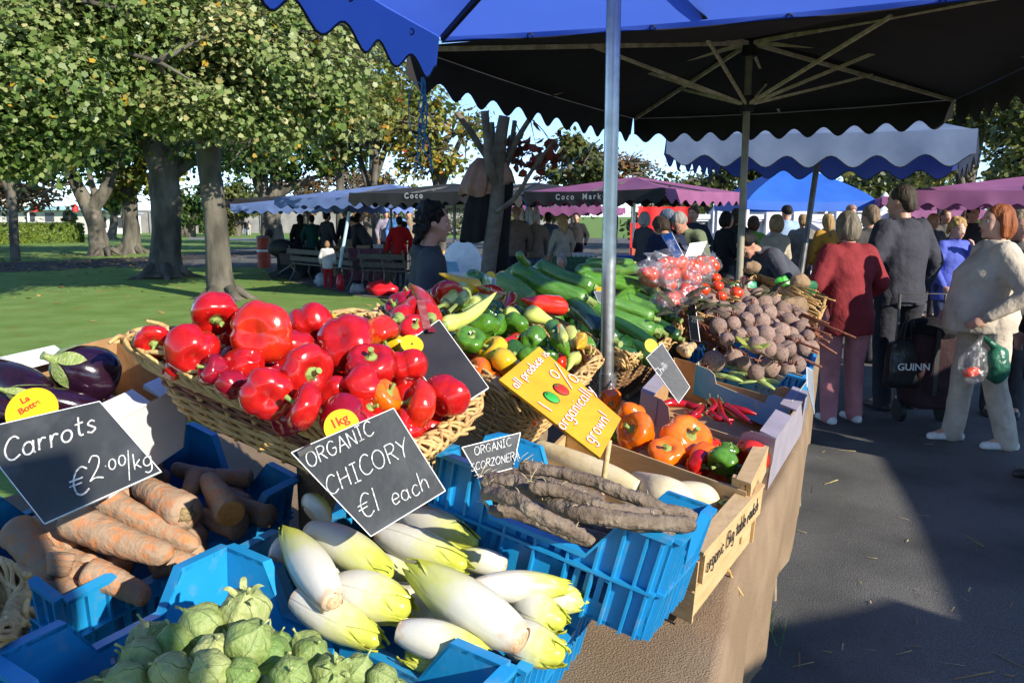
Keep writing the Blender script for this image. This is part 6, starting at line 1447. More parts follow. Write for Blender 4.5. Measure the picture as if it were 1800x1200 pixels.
make_tree('sycamore_tree', 'stout sycamore with a broad dark trunk and spreading roots', b, [(b.x, b.y, -.1, .56), tk(292, 440, y, .47), tk(293, 380, y, .45), tk(290, 330, y, .47), tk(285, 270, y, .42), tk(278, 215, y, .3)],
 [[tk(287, 300, y, .34), tk(255, 240, y, .24), tk(215, 180, y - .5, .14), tk(150, 120, y - 1, .06)], [tk(290, 310, y, .3), tk(318, 250, y, .22), tk(345, 190, y - .3, .12), tk(420, 120, y, .05)], [tk(280, 230, y, .26), tk(282, 120, y, .18), tk(270, 0, y, .08)], [tk(300, 310, y, .16), tk(350, 280, y, .1), tk(410, 260, y, .05), tk(450, 240, y, .03)]],
 [(*at(200, 120, y - .8), 2.2, 2.0, 1.6, 1.2), (*at(300, 60, y), 3.0, 2.6, 1.8, 1.6), (*at(130, 190, y - .6), 1.7, 1.5, 1.2, .9), (*at(250, 215, y - .5), 1.5, 1.2, .7, .5), (*at(420, 230, y + .5), 1.6, 1.5, 1.1, .6), (*at(220, -80, y), 3.6, 3.2, 2.2, 1.4)], 15000, .128, LF_DARK, 12, (.25, .95), twigs=60, spread=.38, clump=90)
y = 12.5
make_tree('sycamore_tree', 'sycamore standing out of the picture on the left with low hanging pale boughs', (XY(-330, y), y, 0), [(XY(-330, y), y, -.1, .36), tk(-320, 380, y, .3), tk(-310, 240, y, .28), tk(-300, 100, y, .2)],
 [[tk(-305, 200, y, .18), tk(-180, 140, y, .12), tk(-40, 120, y, .07), tk(90, 130, y, .03)], [tk(-305, 160, y, .16), tk(-160, 60, y, .1), tk(0, 20, y + .4, .06), tk(140, 0, y, .03)]],
 [(*at(60, 150, y), 1.15, 1.0, .62, 1.1), (*at(-40, 190, y), 1.3, 1.1, .85, 1.0), (*at(150, 60, y + .8), 1.2, 1.0, .8, .9), (*at(30, 40, y), 1.5, 1.2, .9, 1.1), (*at(105, 235, y + .5), .62, .6, .35, .35), (*at(-20, 250, y), .8, .7, .45, .4), (*at(250, 20, y + 1.5), 1.2, 1.2, .8, .6)], 23000, .094, LF_SYC, 13, (.2, .9), twigs=50, spread=.27, clump=110)
y = 35.0; b = PZ(176, 446, 0); z0 = ground_z(0, y)
make_tree('sycamore_tree', 'forked tree whose grey trunk splits in a wide V', (b.x, y, z0), [(XY(178, y), y, z0 - .1, .55), tk(172, 410, y, .46), tk(160, 370, y, .47), tk(152, 355, y, .42)],
 [[tk(155, 362, y, .36), tk(135, 325, y, .28), tk(118, 285, y, .22), tk(95, 240, y, .12)], [tk(162, 365, y, .34), tk(185, 335, y, .26), tk(200, 295, y, .2), tk(215, 250, y, .1)], [tk(168, 345, y, .16), tk(158, 310, y, .12), tk(150, 270, y, .06)], [tk(130, 320, y, .1), tk(95, 330, y - 1, .07), tk(55, 350, y - 1.5, .04), tk(20, 340, y - 1.5, .02)]],
 [(*at(120, 235, y), 3.0, 2.6, 1.5, 1.2), (*at(205, 245, y), 2.2, 2.2, 1.4, .9), (*at(60, 270, y - 1), 2.2, 2.0, 1.1, .8), (*at(150, 170, y), 4.0, 3, 2, 1.4)], 7500, .22, LF_DARK, 14, (.2, .9), twigs=70)
y = 37.5; z0 = ground_z(0, y)
make_tree('sycamore_tree', 'upright mossy trunk tree between the forked tree and the stout sycamore', (XY(232, y), y, z0), [(XY(232, y), y, z0 - .1, .62), tk(232, 410, y, .44), tk(230, 370, y, .40), tk(225, 340, y, .40)],
 [[tk(226, 350, y, .3), tk(212, 320, y, .2), tk(195, 285, y, .1)], [tk(228, 350, y, .3), tk(240, 310, y, .2), tk(262, 270, y, .1)]],
 [(*at(232, 285, y), 2.3, 2, 1.7, 1), (*at(250, 230, y), 3.2, 2.5, 1.6, 1.2)], 3000, .27, LF_AUT, 15, (.1, .75), twigs=40)
y = 70.0; z0 = ground_z(0, y)
make_tree('sycamore_tree', 'small far tree with bare crooked branches between two trunks', (XY(200, y), y, z0), [(XY(200, y), y, z0 - .1, .5), tk(200, 395, y, .42), tk(200, 375, y, .38)],
 [[tk(200, 378, y, .3), tk(190, 360, y, .2), tk(184, 340, y, .1)], [tk(200, 378, y, .3), tk(212, 362, y, .2), tk(222, 345, y, .1)], [tk(200, 378, y, .25), tk(203, 355, y, .15), tk(200, 335, y, .1)]],
 [(*at(190, 335, y), 2.2, 2, 1.5, 1), (*at(215, 345, y), 1.5, 1.5, 1.2, .6)], 900, .45, LF_DARK, 16, (.1, .7), twigs=14, tr=.12)
y = 38; z0 = ground_z(0, y)
make_tree('sycamore_tree', 'leaning pale-trunked tree beside the red litter bin', (XY(490, y), y, z0), [(XY(490, y), y, z0 - .1, .62), tk(487, 420, y, .44), tk(480, 380, y, .42), tk(478, 345, y, .48)],
 [[tk(476, 360, y, .34), tk(455, 325, y, .26), tk(445, 290, y, .18), tk(420, 250, y, .08)], [tk(480, 350, y, .34), tk(488, 310, y, .26), tk(495, 265, y, .14), tk(505, 210, y, .07)], [tk(482, 345, y, .26), tk(520, 325, y, .18), tk(560, 310, y, .1), tk(610, 300, y, .05)]],
 [(*at(440, 270, y), 2.0, 2, 1.3, 1), (*at(500, 250, y), 2.4, 2, 1.5, 1.3), (*at(570, 275, y), 2.0, 2, .9, .7), (*at(470, 190, y), 3.5, 2.6, 1.8, 1.5), (*at(570, 200, y), 2.6, 2.4, 1.6, 1)], 8500, .22, LF_DARK, 17, (.15, .9), twigs=80)
# trees with turning leaves behind the market
def bushy(label, px, y, top, bot, w, lm, seed, n, size, tone=(.1, .9), twigs=60, trunk=True, shape=OVAL, shell=.5, bark=M_BARK):
 z0 = ground_z(0, y); zt = PY(px, top, y).z; zb = PY(px, bot, y).z; x = XY(px, y); W_ = w / FPX * y / 2; rd = random.Random(seed); H = zt - zb
 bl = [(x + rd.uniform(-.75, .75) * W_, y + rd.uniform(-.5, .5) * W_, zb + H * rd.uniform(.12, .85), W_ * rd.uniform(.28, .5), W_ * rd.uniform(.28, .5), H * rd.uniform(.15, .28), 1) for _ in range(9)]
 tp = Vector((x, y, zb + H * .35)); k = [(x, y, z0 - .1, .013 * y / 2.2), (x + .1, y, z0 * .5 + tp.z * .5, .010 * y / 2.2), (tp.x, y, tp.z, .007 * y / 2.2)]
 lb = [[(tp.x, tp.y, tp.z - H * .12 * j, .01 * y / 2.2), ((tp.x + b_[0]) / 2 + rd.uniform(-.3, .3), (y + b_[1]) / 2, (tp.z + b_[2]) / 2 + .2, .006 * y / 2.2), (b_[0], b_[1], b_[2], .0022 * y / 2.2)] for j, b_ in enumerate(bl[:6])]
 return make_tree('broadleaf_tree', label, (x, y, z0), k, lb, bl, n, size, lm, seed, tone, shape, 'trees behind the market', bark, twigs, .004 * y / 2.2, clump=16, spread=.35 * W_ / 2.5, shell=shell, flare=False)
bushy('yellow-green tree with red flecks above the navy market parasols', 660, 30, 150, 325, 230, LF_AUT, 21, 5200, .24, (.05, .9))
bushy('tall leafy tree with reddening tips behind the yellow-green one', 600, 44, 20, 230, 330, LF_AUT, 22, 5200, .34, (.0, .75))
bushy('thin tree with sparse golden leaves left of the small pollarded tree', 775, 27, 185, 320, 170, LF_AUT, 23, 1500, .20, (.2, .95), 90)
bushy('olive tree clump right of the pollarded tree and above the plum parasol', 1005, 40, 240, 335, 130, LF_OLIVE, 24, 2600, .30, (.1, .8))
bushy('bare brownish twiggy tree behind the plum parasol', 1075, 46, 245, 345, 190, LF_BROWN, 25, 1500, .22, (.1, .8), 260)
bushy('olive green tree behind the blue gazebo', 1240, 42, 255, 345, 250, LF_OLIVE, 26, 4200, .30, (.2, .95))
bushy('tall yellow-green tree at the right over the slate parasol', 1690, 26, 95, 345, 300, LF_OLIVE, 27, 8500, .22, (.25, 1.0), 90)
bushy('leafy tree cut off by the right edge of the picture', 1840, 22, 70, 350, 220, LF_OLIVE, 28, 5000, .20, (.15, .9), 70)
bushy('dense tree behind the right hand plum parasols', 1560, 34, 250, 350, 200, LF_OLIVE, 29, 3800, .26, (.0, .8))
bushy('grey twiggy tree peeping over the slate parasol', 1480, 40, 200, 300, 160, LF_BROWN, 30, 700, .22, (.1, .6), 220)
bushy('rust coloured tree hanging in from the left edge', -10, 42, 260, 370, 240, LF_BROWN, 31, 3000, .26, (.1, .9), 120)
bushy('round dark evergreen tree far behind the nearest trunk', 340, 80, 318, 412, 90, LF_DARK, 32, 2600, .5, (.1, .8), 20)
bushy('greyish green tree at the far side of the lawn', 420, 88, 315, 412, 110, LF_OLIVE, 33, 2600, .5, (.1, .8), 20)
bushy('bare winter tree between the leaning tree and the market', 545, 60, 300, 385, 130, LF_BROWN, 34, 900, .3, (.1, .7), 200)
bushy('bare brown trees behind the navy parasols', 650, 62, 285, 380, 180, LF_BROWN, 35, 1300, .3, (.1, .7), 260)
bushy('dark leafy tree at the far left behind the boughs', 30, 30, 20, 300, 330, LF_DARK, 36, 4600, .26, (.1, .9), 60)
bushy('leafy tree high behind the stout sycamore', 230, 52, -60, 230, 420, LF_DARK, 37, 3400, .40, (.1, .9), 40)
bushy('tree crown filling the gap above the leaning tree', 470, 50, -40, 200, 300, LF_DARK, 38, 2600, .36, (.1, .9), 40)
# small pollarded tree at the back of the stall
y = 6.6; x = XY(862, y)
root = make_tree('pollarded_tree', 'small pollarded tree with cut branch stubs behind the stall, coats hung on it', (x - .10, y, 0), [(x - .12, y, -.05, .10), tk(850, 560, y, 0.069), tk(862, 440, y, 0.064), tk(872, 360, y, 0.061), tk(876, 290, y, 0.056), tk(880, 240, y, 0.051), tk(886, 205, y, 0.047)],
 [[tk(874, 330, y, 0.039), tk(860, 290, y - .1, 0.035), tk(856, 240, y - .1, 0.031), tk(852, 195, y - .12, 0.033)], [tk(876, 300, y, 0.031), tk(868, 260, y + .1, 0.027), tk(864, 215, y + .1, 0.023)], [tk(874, 300, y, 0.035), tk(845, 260, y, 0.027), tk(820, 222, y - .1, 0.023), tk(802, 198, y - .15, 0.022)], [tk(850, 265, y, 0.016), tk(830, 230, y, 0.014), tk(812, 205, y, 0.012)], [tk(878, 320, y, 0.036), tk(893, 280, y + .05, 0.031), tk(912, 240, y, 0.023), tk(932, 208, y, 0.020)], [tk(890, 285, y, 0.023), tk(900, 245, y + .1, 0.020), tk(905, 212, y + .1, 0.020)], [tk(872, 372, y - .05, 0.023), tk(905, 348, y - .1, 0.020), tk(935, 300, y - .15, 0.016), tk(975, 245, y - .2, 0.011)]],
 [(*at(945, 265, y + .2), .22, .2, .14, 1)], 130, .10, LF_RED, 40, (.2, 1.0), OVAL, None, M_BARKS, 12, .006, clump=10, spread=.10, flare=False)
# hedge
M_HEDGE = leaf_mat('hedge_leaves', [(0.0, (0.05, 0.10, 0.012)), (.5, (0.12, 0.19, 0.025)), (1.0, (0.26, 0.30, 0.05))])
y0, y1 = 46.0, 58.0
hb = thing('clipped_hedge', 'long clipped bright green hedge along the lawn at the left', 'hedge', (XY(0, y0), y0, ground_z(0, y0)))
xa, xb = XY(-300, y0), XY(140, y1); rng = np.random.default_rng(3); n = 9000
u = rng.random(n); side = rng.random(n); h = 1.35
cx = xa + (xb - xa) * u; cy = y0 + (y1 - y0) * u
top = side < .35
off = np.where(top, rng.uniform(-.1, 1.2, n), rng.normal(0, .05, n)); hz = np.where(top, h + rng.normal(0, .05, n), rng.uniform(0, h, n))
endm = rng.random(n) < .06; off = np.where(endm, rng.uniform(0, 1.1, n), off); cx = np.where(endm, xb + rng.normal(0, .05, n), cx); cy = np.where(endm, y1, cy); hz = np.where(endm, rng.uniform(0, h, n), hz)
P = np.stack([cx, cy + off, hz + np.array([ground_z(0, q) for q in cy])], 1)
N = np.where(top[:, None], np.array([0, 0, 1.]), np.array([.1, -1, .5])) + rng.normal(size=(n, 3)) * .5
leaves('foliage', P, N, rng.uniform(.10, .22, n), rng.beta(2, 2, n), M_HEDGE, hb, OVAL, rng)
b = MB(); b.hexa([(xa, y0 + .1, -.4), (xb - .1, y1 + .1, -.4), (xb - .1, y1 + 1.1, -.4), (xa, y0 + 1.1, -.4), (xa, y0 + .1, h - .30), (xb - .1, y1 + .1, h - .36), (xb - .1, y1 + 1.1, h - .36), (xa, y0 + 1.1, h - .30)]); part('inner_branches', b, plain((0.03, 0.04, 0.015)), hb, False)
bushy('small round yellow-green shrub at the end of the hedge', 132, 60, 366, 392, 22, LF_OLIVE, 44, 500, .25, (.4, 1.0), 4)
# ================================================================== PEOPLE
SKIN = mat('skin', (0.50, 0.27, 0.18), 0.5, (0.44, 0.21, 0.14), 6, sss=.0, bump=.05, bscale=60)
SKINP = mat('pale_skin', (0.58, 0.34, 0.25), 0.5, (0.52, 0.26, 0.19), 6, bump=.05, bscale=60)
def hairm(c): return cloth_hair.setdefault(c, mat('hair', c, .6, tuple(x * .5 for x in c), 40, .3, .7, spec=.18, bump=.9, bscale=45, stretch=(1, 1, .15), detail=6))
cloth_hair = {}
EYEW = plain((0.75, 0.72, 0.68), .3); EYED = plain((0.03, 0.02, 0.015), .25); LIPS = plain((0.42, 0.14, 0.12), .5)
SHOE_W = plain((0.72, 0.71, 0.68), .6); SHOE_B = plain((0.03, 0.028, 0.026), .5)
def hand_prims(mb, w, d, side, s, curl=.5, fine=True):
 """palm from the wrist along d; thumb leaves the side of the palm; five unequal curled fingers"""
 d = Vector(d).normalized(); nrm = Vector((side, 0, 0)); nrm = (nrm - d * nrm.dot(d)); nrm = nrm.normalized() if nrm.length > .01 else d.orthogonal().normalized()
 wdt = d.cross(nrm).normalized()                       # across the palm
 pc = w + d * .045 * s
 mb.limb([w, pc, w + d * .085 * s], [.024 * s, .027 * s, .026 * s], 8)
 for o in (-.018, .018): mb.limb([w + d * .03 * s + wdt * o * s, w + d * .085 * s + wdt * o * s * 1.3], [.017 * s, .014 * s], 6)
 if not fine: mb.limb([w + d * .08 * s, w + d * .15 * s - nrm * .03 * curl * s], [.026 * s, .018 * s], 7); return
 for j, (o, l) in enumerate(((-.031, .062), (-.011, .074), (.010, .080), (.030, .068))):
  a = w + d * .085 * s + wdt * o * s; k = d; pts = [a]
  for seg in range(3):
   ang = curl * (.5 + .35 * seg + .06 * j); k = (d * math.cos(ang) - nrm * math.sin(ang)).normalized(); pts.append(pts[-1] + k * l * s * (.44, .32, .26)[seg])
  mb.limb(pts, [.0098 * s, .0092 * s, .0085 * s, .0072 * s], 6)
 t = w + d * .028 * s - wdt * .024 * s
 mb.limb([t, t + (d * .6 - wdt * .75 - nrm * .2).normalized() * .035 * s, t + (d * .85 - wdt * .55 - nrm * .35).normalized() * .066 * s], [.0125 * s, .0108 * s, .0085 * s], 6)
PCACHE = {}
def body_meshes(key, H=1.7, lean=0, hyaw=0, hpitch=0, L=None, Rr=None, stride=0.0, bulk=1.0, bust=0.0, hip=1.0, top='jacket', hem=.86, bottom='trousers', hair='short', vox=.022, collar=False, belly=0.0, sleeve=1.0, flare=1.0, knee=0.0, fine=False, hood=False, spread=1.0):
 """meshes of one figure in its own frame: feet at z=0, facing +y"""
 k = (key,)
 if k in PCACHE: return PCACHE[k]
 s = H / 1.7; A = Matrix.Translation((0, 0, .95 * s)) @ Matrix.Rotation(-R(lean), 4, 'X') @ Matrix.Translation((0, 0, -.95 * s))
 up = lambda x, y, z: A @ Vector((x * s, y * s, z * s))
 hd = Vector((0, .015, 1.485)); HM = A @ Matrix.Translation(hd * s) @ Matrix.Rotation(R(hyaw), 4, 'Z') @ Matrix.Rotation(-R(hpitch), 4, 'X')
 h = lambda x, y, z: HM @ Vector((x * s, y * s, z * s))
 HR = HM.to_3x3().normalized()
 # default arms hang down
 L = L or ((-.26, .0, 1.14), (-.25, .10, .90)); Rr = Rr or ((.26, .0, 1.14), (.25, .10, .90))
 legs = []
 for sd in (-1, 1):
  y = stride * sd; legs.append([Vector((.09 * sd * hip * spread, 0, .90)) * s, Vector((.095 * sd * spread, y * .45 + .02 + knee, .49)) * s, Vector((.10 * sd * spread, y - .02, .085)) * s])
 B = MB()
 # head
 B.ball(h(0, .01, .125), (.072 * s, .092 * s, .105 * s), 18, 12, HR); B.ball(h(0, .045, .055), (.052 * s, .055 * s, .058 * s), 14, 9, HR); B.ball(h(0, -.02, .14), (.074 * s, .082 * s, .085 * s), 14, 9, HR)
 B.limb([h(0, .095, .115), h(0, .118, .082)], [.010 * s, .0155 * s], 8); B.ball(h(0, .092, .045), (.024 * s, .012 * s, .010 * s), 10, 6, HR); B.ball(h(0, .082, .005), (.022 * s, .018 * s, .016 * s), 10, 6, HR)
 B.limb([h(-.05, .078, .137), h(0, .094, .132), h(.05, .078, .137)], [.010 * s, .011 * s, .010 * s], 6)
 for sd in (-1, 1): B.ball(h(.074 * sd, .0, .105), (.010 * s, .022 * s, .032 * s), 10, 7, HR); B.ball(h(.045 * sd, .068, .08), (.022 * s, .02 * s, .022 * s), 8, 6, HR)
 B.limb([h(0, -.01, .03), up(0, -.01, 1.44), up(0, 0, 1.36)], [.055 * s, .054 * s, .055 * s], 12)
 # torso, arms, legs
 tb = bulk
 B.limb([up(0, 0, 1.32), up(0, 0, 1.12), up(0, 0, .96)], [.085 * s, .080 * s, .085 * s], 14)
 for sd, arm in ((-1, L), (1, Rr)):
  sh = up(.17 * sd * (.9 + .1 * bulk), 0, 1.385); e = up(*arm[0]); w = up(*arm[1]); B.limb([up(.06 * sd, 0, 1.38), sh, e, w], [.052 * s, .048 * s, .040 * s, .028 * s], 10); hand_prims(B, w, w - e, sd, s, .65, fine)
 for l in legs:
  B.limb([Vector((0, 0, .95)) * s, l[0], l[1], l[2]], [.08 * s, .075 * s, .055 * s, .038 * s], 10); B.limb([l[2], l[2] + Vector((0, .12 * s, -.045 * s))], [.038 * s, .028 * s], 8)
 out = {'body': blob(B, vox, SKIN, 'body', 3)}
 # garments
 T = MB(); hz = hem; flt = flare if hem < .7 else 1.0
 def ringp(z, rx, ry, dy=0): return (z, rx, ry, dy)
 prof = [(hz, .175 * hip * flt, .148 * hip * flt + belly * .4, belly * .25), (max(hz + .03, .98), .165 * hip, .135 * hip + belly * .5, belly * .35), (1.12, .150 * tb, .112 * tb + belly * .5, belly * .35), (1.24, .165 * tb, .118 * tb + bust * .6, bust * .45), (1.36, .172 * tb, .10 * tb + bust * .1, 0), (1.42, .12, .078, 0), (1.455, .072, .068, 0)]
 if hz < .9: prof.insert(1, (.92, .176 * hip * (1 + (flt - 1) * .5), .148 * hip + belly * .4, belly * .25))
 st = len(T.v); T.loft([((0, dy * s, z * s), rx * s, ry * s) for z, rx, ry, dy in prof], 20)
 for i in range(st, len(T.v)):
  if T.v[i].z > .90 * s or lean > 25: T.v[i] = A @ T.v[i] if T.v[i].z > .93 * s else T.v[i]
 for sd, arm in ((-1, L), (1, Rr)):
  sh = up(.155 * sd * (.9 + .1 * bulk), 0, 1.375); e = up(*arm[0]); w = up(*arm[1]); we = e.lerp(w, sleeve) if sleeve else e
  T.limb([up(.07 * sd, 0, 1.375), sh, e, we], [.078 * s, .074 * s * tb, .058 * s * (.5 + .5 * bulk), .044 * s], 12)
 if collar: T.loft([(tuple(up(0, -.005, 1.41)), .09 * s, .082 * s), (tuple(up(0, .0, 1.475)), .082 * s, .078 * s)], 16)
 if hood: T.ball(up(0, -.07, 1.41), (.10 * s, .055 * s, .055 * s), 12, 8)
 for i, v in enumerate(T.v): T.v[i] = v + v.normalized() * 0 + Vector((noise.noise(v * 9), noise.noise(v * 9 + Vector((5, 0, 0))), 0)) * .006
 out['top'] = blob(T, vox * .85, cloth((.2, .2, .2)), top, 3, .006)
 if bottom == 'trousers':
  P = MB()
  for l in legs: P.limb([Vector((0, 0, .97)) * s, l[0], l[1], l[2] + Vector((0, 0, -.03 * s))], [.102 * s * (.35 + .65 * hip), .094 * s * (.35 + .65 * hip), .074 * s * (.6 + .4 * hip), .066 * s * flare], 12)
  out['trousers'] = blob(P, vox * .85, cloth((.1, .1, .12)), 'trousers', 3, .006)
 elif bottom == 'skirt':
  P = MB(); P.loft([((0, 0, .42 * s), .20 * s, .17 * s), ((0, 0, .7 * s), .18 * s, .15 * s), ((0, 0, 1.0 * s), .15 * s, .115 * s)], 20); out['skirt'] = blob(P, vox * .85, cloth((.1, .1, .12)), 'skirt', 2)
 for i, l in enumerate(legs):
  S = MB(); a = l[2]; S.limb([a + Vector((0, -.045, -.052)) * s, a + Vector((0, .06, -.05)) * s, a + Vector((0, .15, -.058)) * s], [.043 * s, .042 * s, .032 * s], 10)
  for j, v in enumerate(S.v): S.v[j].z = max(v.z, .003)
  out['shoe' + str(i)] = blob(S, .012 if fine else .02, SHOE_B, 'shoe', 2)
 if hair:
  Hh = MB()
  Hh.ball(h(0, -.012, .150), (.083 * s, .098 * s, .092 * s), 18, 12, HR)
  if hair in ('short',): Hh.ball(h(0, -.06, .10), (.070 * s, .055 * s, .075 * s), 14, 9, HR)
  if hair == 'bob':
   Hh.ball(h(0, -.055, .09), (.088 * s, .070 * s, .105 * s), 16, 10, HR)
   for sd in (-1, 1): Hh.limb([h(.062 * sd, .0, .16), h(.078 * sd, -.005, .09), h(.07 * sd, -.02, .02)], [.032 * s, .026 * s, .022 * s], 9)
  if hair in ('long',):
   Hh.limb([h(0, -.06, .13), h(0, -.085, .03), up(0, -.10, 1.37)], [.08 * s, .075 * s, .045 * s], 12)
   for sd in (-1, 1): Hh.limb([h(.066 * sd, .0, .16), h(.076 * sd, -.02, .06), up(.06 * sd, -.06, 1.40)], [.03 * s, .028 * s, .022 * s], 9)
  if hair in ('shaggy', 'curly'):
   q = random.Random(5); low = -.02 if hair == 'shaggy' else .04
   for k in range(110):
    a, z = q.uniform(0, 6.283), q.uniform(low, .235)
    if math.cos(a) > .25 and z < .165: continue
    w = math.sqrt(max(.02, 1 - max(0, (z - .13) / .115) ** 2)); Hh.ball(h(.080 * w * math.sin(a), .092 * w * math.cos(a) - .014, z), q.uniform(.017, .030) * s, 7, 5)
  if hair == 'cap': Hh.ball(h(0, .01, .16), (.088 * s, .11 * s, .082 * s), 16, 10, HR)
  amp = {'curly': .018, 'shaggy': .022}.get(hair, .005) * s
  for i, v in enumerate(Hh.v): Hh.v[i] = v + (v - h(0, 0, .1)).normalized() * (amp * noise.noise(v * (30 if hair in ('curly', 'shaggy') else 16)) + .0075 * s * noise.noise((HR.inverted() @ (v - h(0, 0, .1))).normalized().to_2d().normalized().to_3d() * 9 + Vector((0, 0, v.z * 4))))
  # keep the face free
  fc = h(0, .125, .075)
  for i, v in enumerate(Hh.v):
   d = v - fc
   if d.length < (.098 if hair == 'shaggy' else .088) * s: Hh.v[i] = fc + d.normalized() * (.098 if hair == 'shaggy' else .088) * s
  out['hair'] = blob(Hh, vox * .55, hairm((.06, .04, .03)), 'hair', 2)
 E = MB(); I = MB(); M_ = MB()
 for sd in (-1, 1): E.ball(h(.031 * sd, .082, .112), (.0125 * s, .009 * s, .0085 * s), 10, 6, HR); I.ball(h(.031 * sd, .0895, .112), .0055 * s, 8, 6)
 M_.ball(h(0, .100, .046), (.021 * s, .008 * s, .007 * s), 10, 6, HR)
 out['eyes'] = E.mesh('eyes', [EYEW], True); out['pupils'] = I.mesh('pupils', [EYED], True); out['lips'] = M_.mesh('lips', [LIPS], True)
 bm_ = MB()
 for sd in (-1, 1): bm_.limb([h(.014 * sd, .094, .132), h(.034 * sd, .088, .139), h(.053 * sd, .070, .133)], [.0045 * s, .005 * s, .0035 * s], 6)
 out['eyebrows'] = bm_.mesh('eyebrows', [EYED], True)
 out['_h'] = (HM, s, A); PCACHE[k] = out; return out
def person(label, x, y, yaw, pose, topc, botc=(.05, .05, .06), hairc=(.06, .04, .03), shoe=SHOE_B, skin=SKIN, group=None, face=True, z=None, scale=1.0, topname='jacket', mats=None):
 """yaw 0 faces away from the viewer (+y), 180 towards the viewer"""
 m = body_meshes(**pose) if isinstance(pose, dict) else pose
 z = ground_z(x, y) if z is None else z
 root = tag(link('person', None, None, Matrix.Translation((x, y, z)) @ Matrix.Rotation(R(yaw), 4, 'Z') @ Matrix.Scale(scale, 4)), label, 'person', group)
 b = link('body', m['body'], root); setmat(b, skin)
 t = link(topname, m['top'], root); setmat(t, cloth(topc) if isinstance(topc, tuple) else topc)
 for nm in ('trousers', 'skirt'):
  if nm in m: setmat(link(nm, m[nm], root), cloth(botc))
 for i in range(2): setmat(link('shoe', m['shoe%d' % i], root), shoe)
 if 'hair' in m: setmat(link('hair', m['hair'], root), hairm(hairc) if isinstance(hairc, tuple) else hairc)
 if face:
  link('eyes', m['eyes'], root); link('pupils', m['pupils'], root); link('lips', m['lips'], root); setmat(link('eyebrows', m['eyebrows'], root), hairm(hairc) if isinstance(hairc, tuple) else hairc)
 return root, m
def standing(px, y): return XY(px, y), y
def feet(px, py): p = PZ(px, py, 0); return p.x, p.y
# ---- near people
x, y = 2.58, 6.10
p_, m = person('woman in a maroon fleece and pink trousers seen from behind at the stall', x, y, 12, dict(key='pinkwoman', H=1.62, lean=4, hpitch=4, L=((-.29, -.02, 1.14), (-.22, .20, 1.0)), Rr=((.30, -.02, 1.14), (.24, .18, .98)), bulk=1.30, hip=1.28, hem=.74, hair='bob', vox=.016, collar=True, fine=True, flare=1.02, spread=1.15), (.235, .028, .034), (.52, .21, .23), (.20, .17, .125), SHOE_W, topname='fleece')
x, y = 3.20, 6.55
p_, m = person('tall man in a dark grey hooded anorak with his back turned', x, y, 20, dict(key='hoodman', H=1.83, lean=3, hyaw=18, L=((-.30, -.02, 1.14), (-.26, .12, .94)), Rr=((.30, -.03, 1.14), (.30, .08, .92)), bulk=1.32, hip=1.1, hem=.82, hair='short', vox=.016, collar=True, hood=True, fine=True, spread=1.2), (.048, .048, .062), (.035, .036, .045), (.055, .042, .028), SHOE_B, topname='anorak')
wx, wy = feet(1722, 782); wx -= .03
p_, pw = person('heavy woman in a cream tracksuit with short ginger hair, holding shopping bags', wx, wy, 82, dict(key='creamwoman', H=1.66, lean=-2, hyaw=4, hpitch=-2, L=((-.34, -.10, 1.13), (-.30, .12, .97)), Rr=((.34, -.10, 1.12), (.30, .12, .94)), bulk=1.36, bust=.085, belly=.13, hip=1.34, hem=.84, hair='bob', vox=.014, collar=True, fine=True, stride=.14, spread=1.1, flare=1.12), (.60, .52, .42), (.56, .48, .39), (.30, .095, .035), SHOE_W, SKINP, topname='tracksuit_top')
x, y = XY(1668, 9.0), 9.0
person('woman in a bright blue anorak with fair hair, a hand raised to her face', x, y, 196, dict(key='bluewoman', H=1.56, lean=3, hyaw=0, hpitch=8, L=((-.27, .06, 1.14), (-.06, .22, 1.40)), Rr=((.27, .0, 1.14), (.22, .14, .93)), bulk=1.15, hip=1.15, hem=.72, hair='curly', vox=.018, collar=True, fine=True), (.10, .13, .50), (.05, .06, .12), (.48, .30, .11), SHOE_B, SKINP, topname='anorak')
x, y = 3.24, 4.62
person('person in a black coat cut off by the right edge of the picture', x, y, 80, dict(key='blackcoat', H=1.72, bulk=1.3, hip=1.2, hem=.62, hair='short', vox=.02, collar=True, fine=True), (.014, .014, .016), (.035, .055, .075), (.05, .04, .03), SHOE_B, topname='coat')
person('grey-haired woman with blond streaks looking down behind the cream tracksuit', XY(1782, 6.3), 6.3, 150, dict(key='greyblond', H=1.63, hpitch=12, hyaw=20, hair='bob', vox=.018, fine=True, collar=True, bulk=1.1), (.09, .085, .08), (.06, .06, .07), (.36, .27, .17), SHOE_B, SKINP)
# the stallholder
person('young man with dark shaggy hair and a charcoal hooded top behind the stall', XY(745, 5.0) + .02, 5.0, -78, dict(key='vendor', H=1.66, lean=2, hpitch=3, L=((-.27, -.04, 1.14), (-.24, .12, .95)), Rr=((.29, -.06, 1.13), (.27, .08, .93)), bulk=1.08, hem=.80, hair='shaggy', vox=.013, hood=True, fine=True), (.065, .068, .072), (.04, .04, .05), (.012, .009, .008), SHOE_B, topname='hooded_top')
# the young man stooping over the crates
person('young man with cropped black hair and a grey and black jacket bending over the crates', XY(1385, 7.9), 7.9, 118, dict(key='stoop', H=1.76, lean=58, hpitch=-8, L=((-.30, .18, 1.22), (-.20, .42, 1.16)), Rr=((.30, .20, 1.20), (.18, .44, 1.14)), bulk=1.22, hem=.90, hair='short', vox=.016, collar=True, fine=True, knee=.02), (.075, .08, .105), (.02, .02, .025), (.008, .007, .007), SHOE_B, topname='jacket')
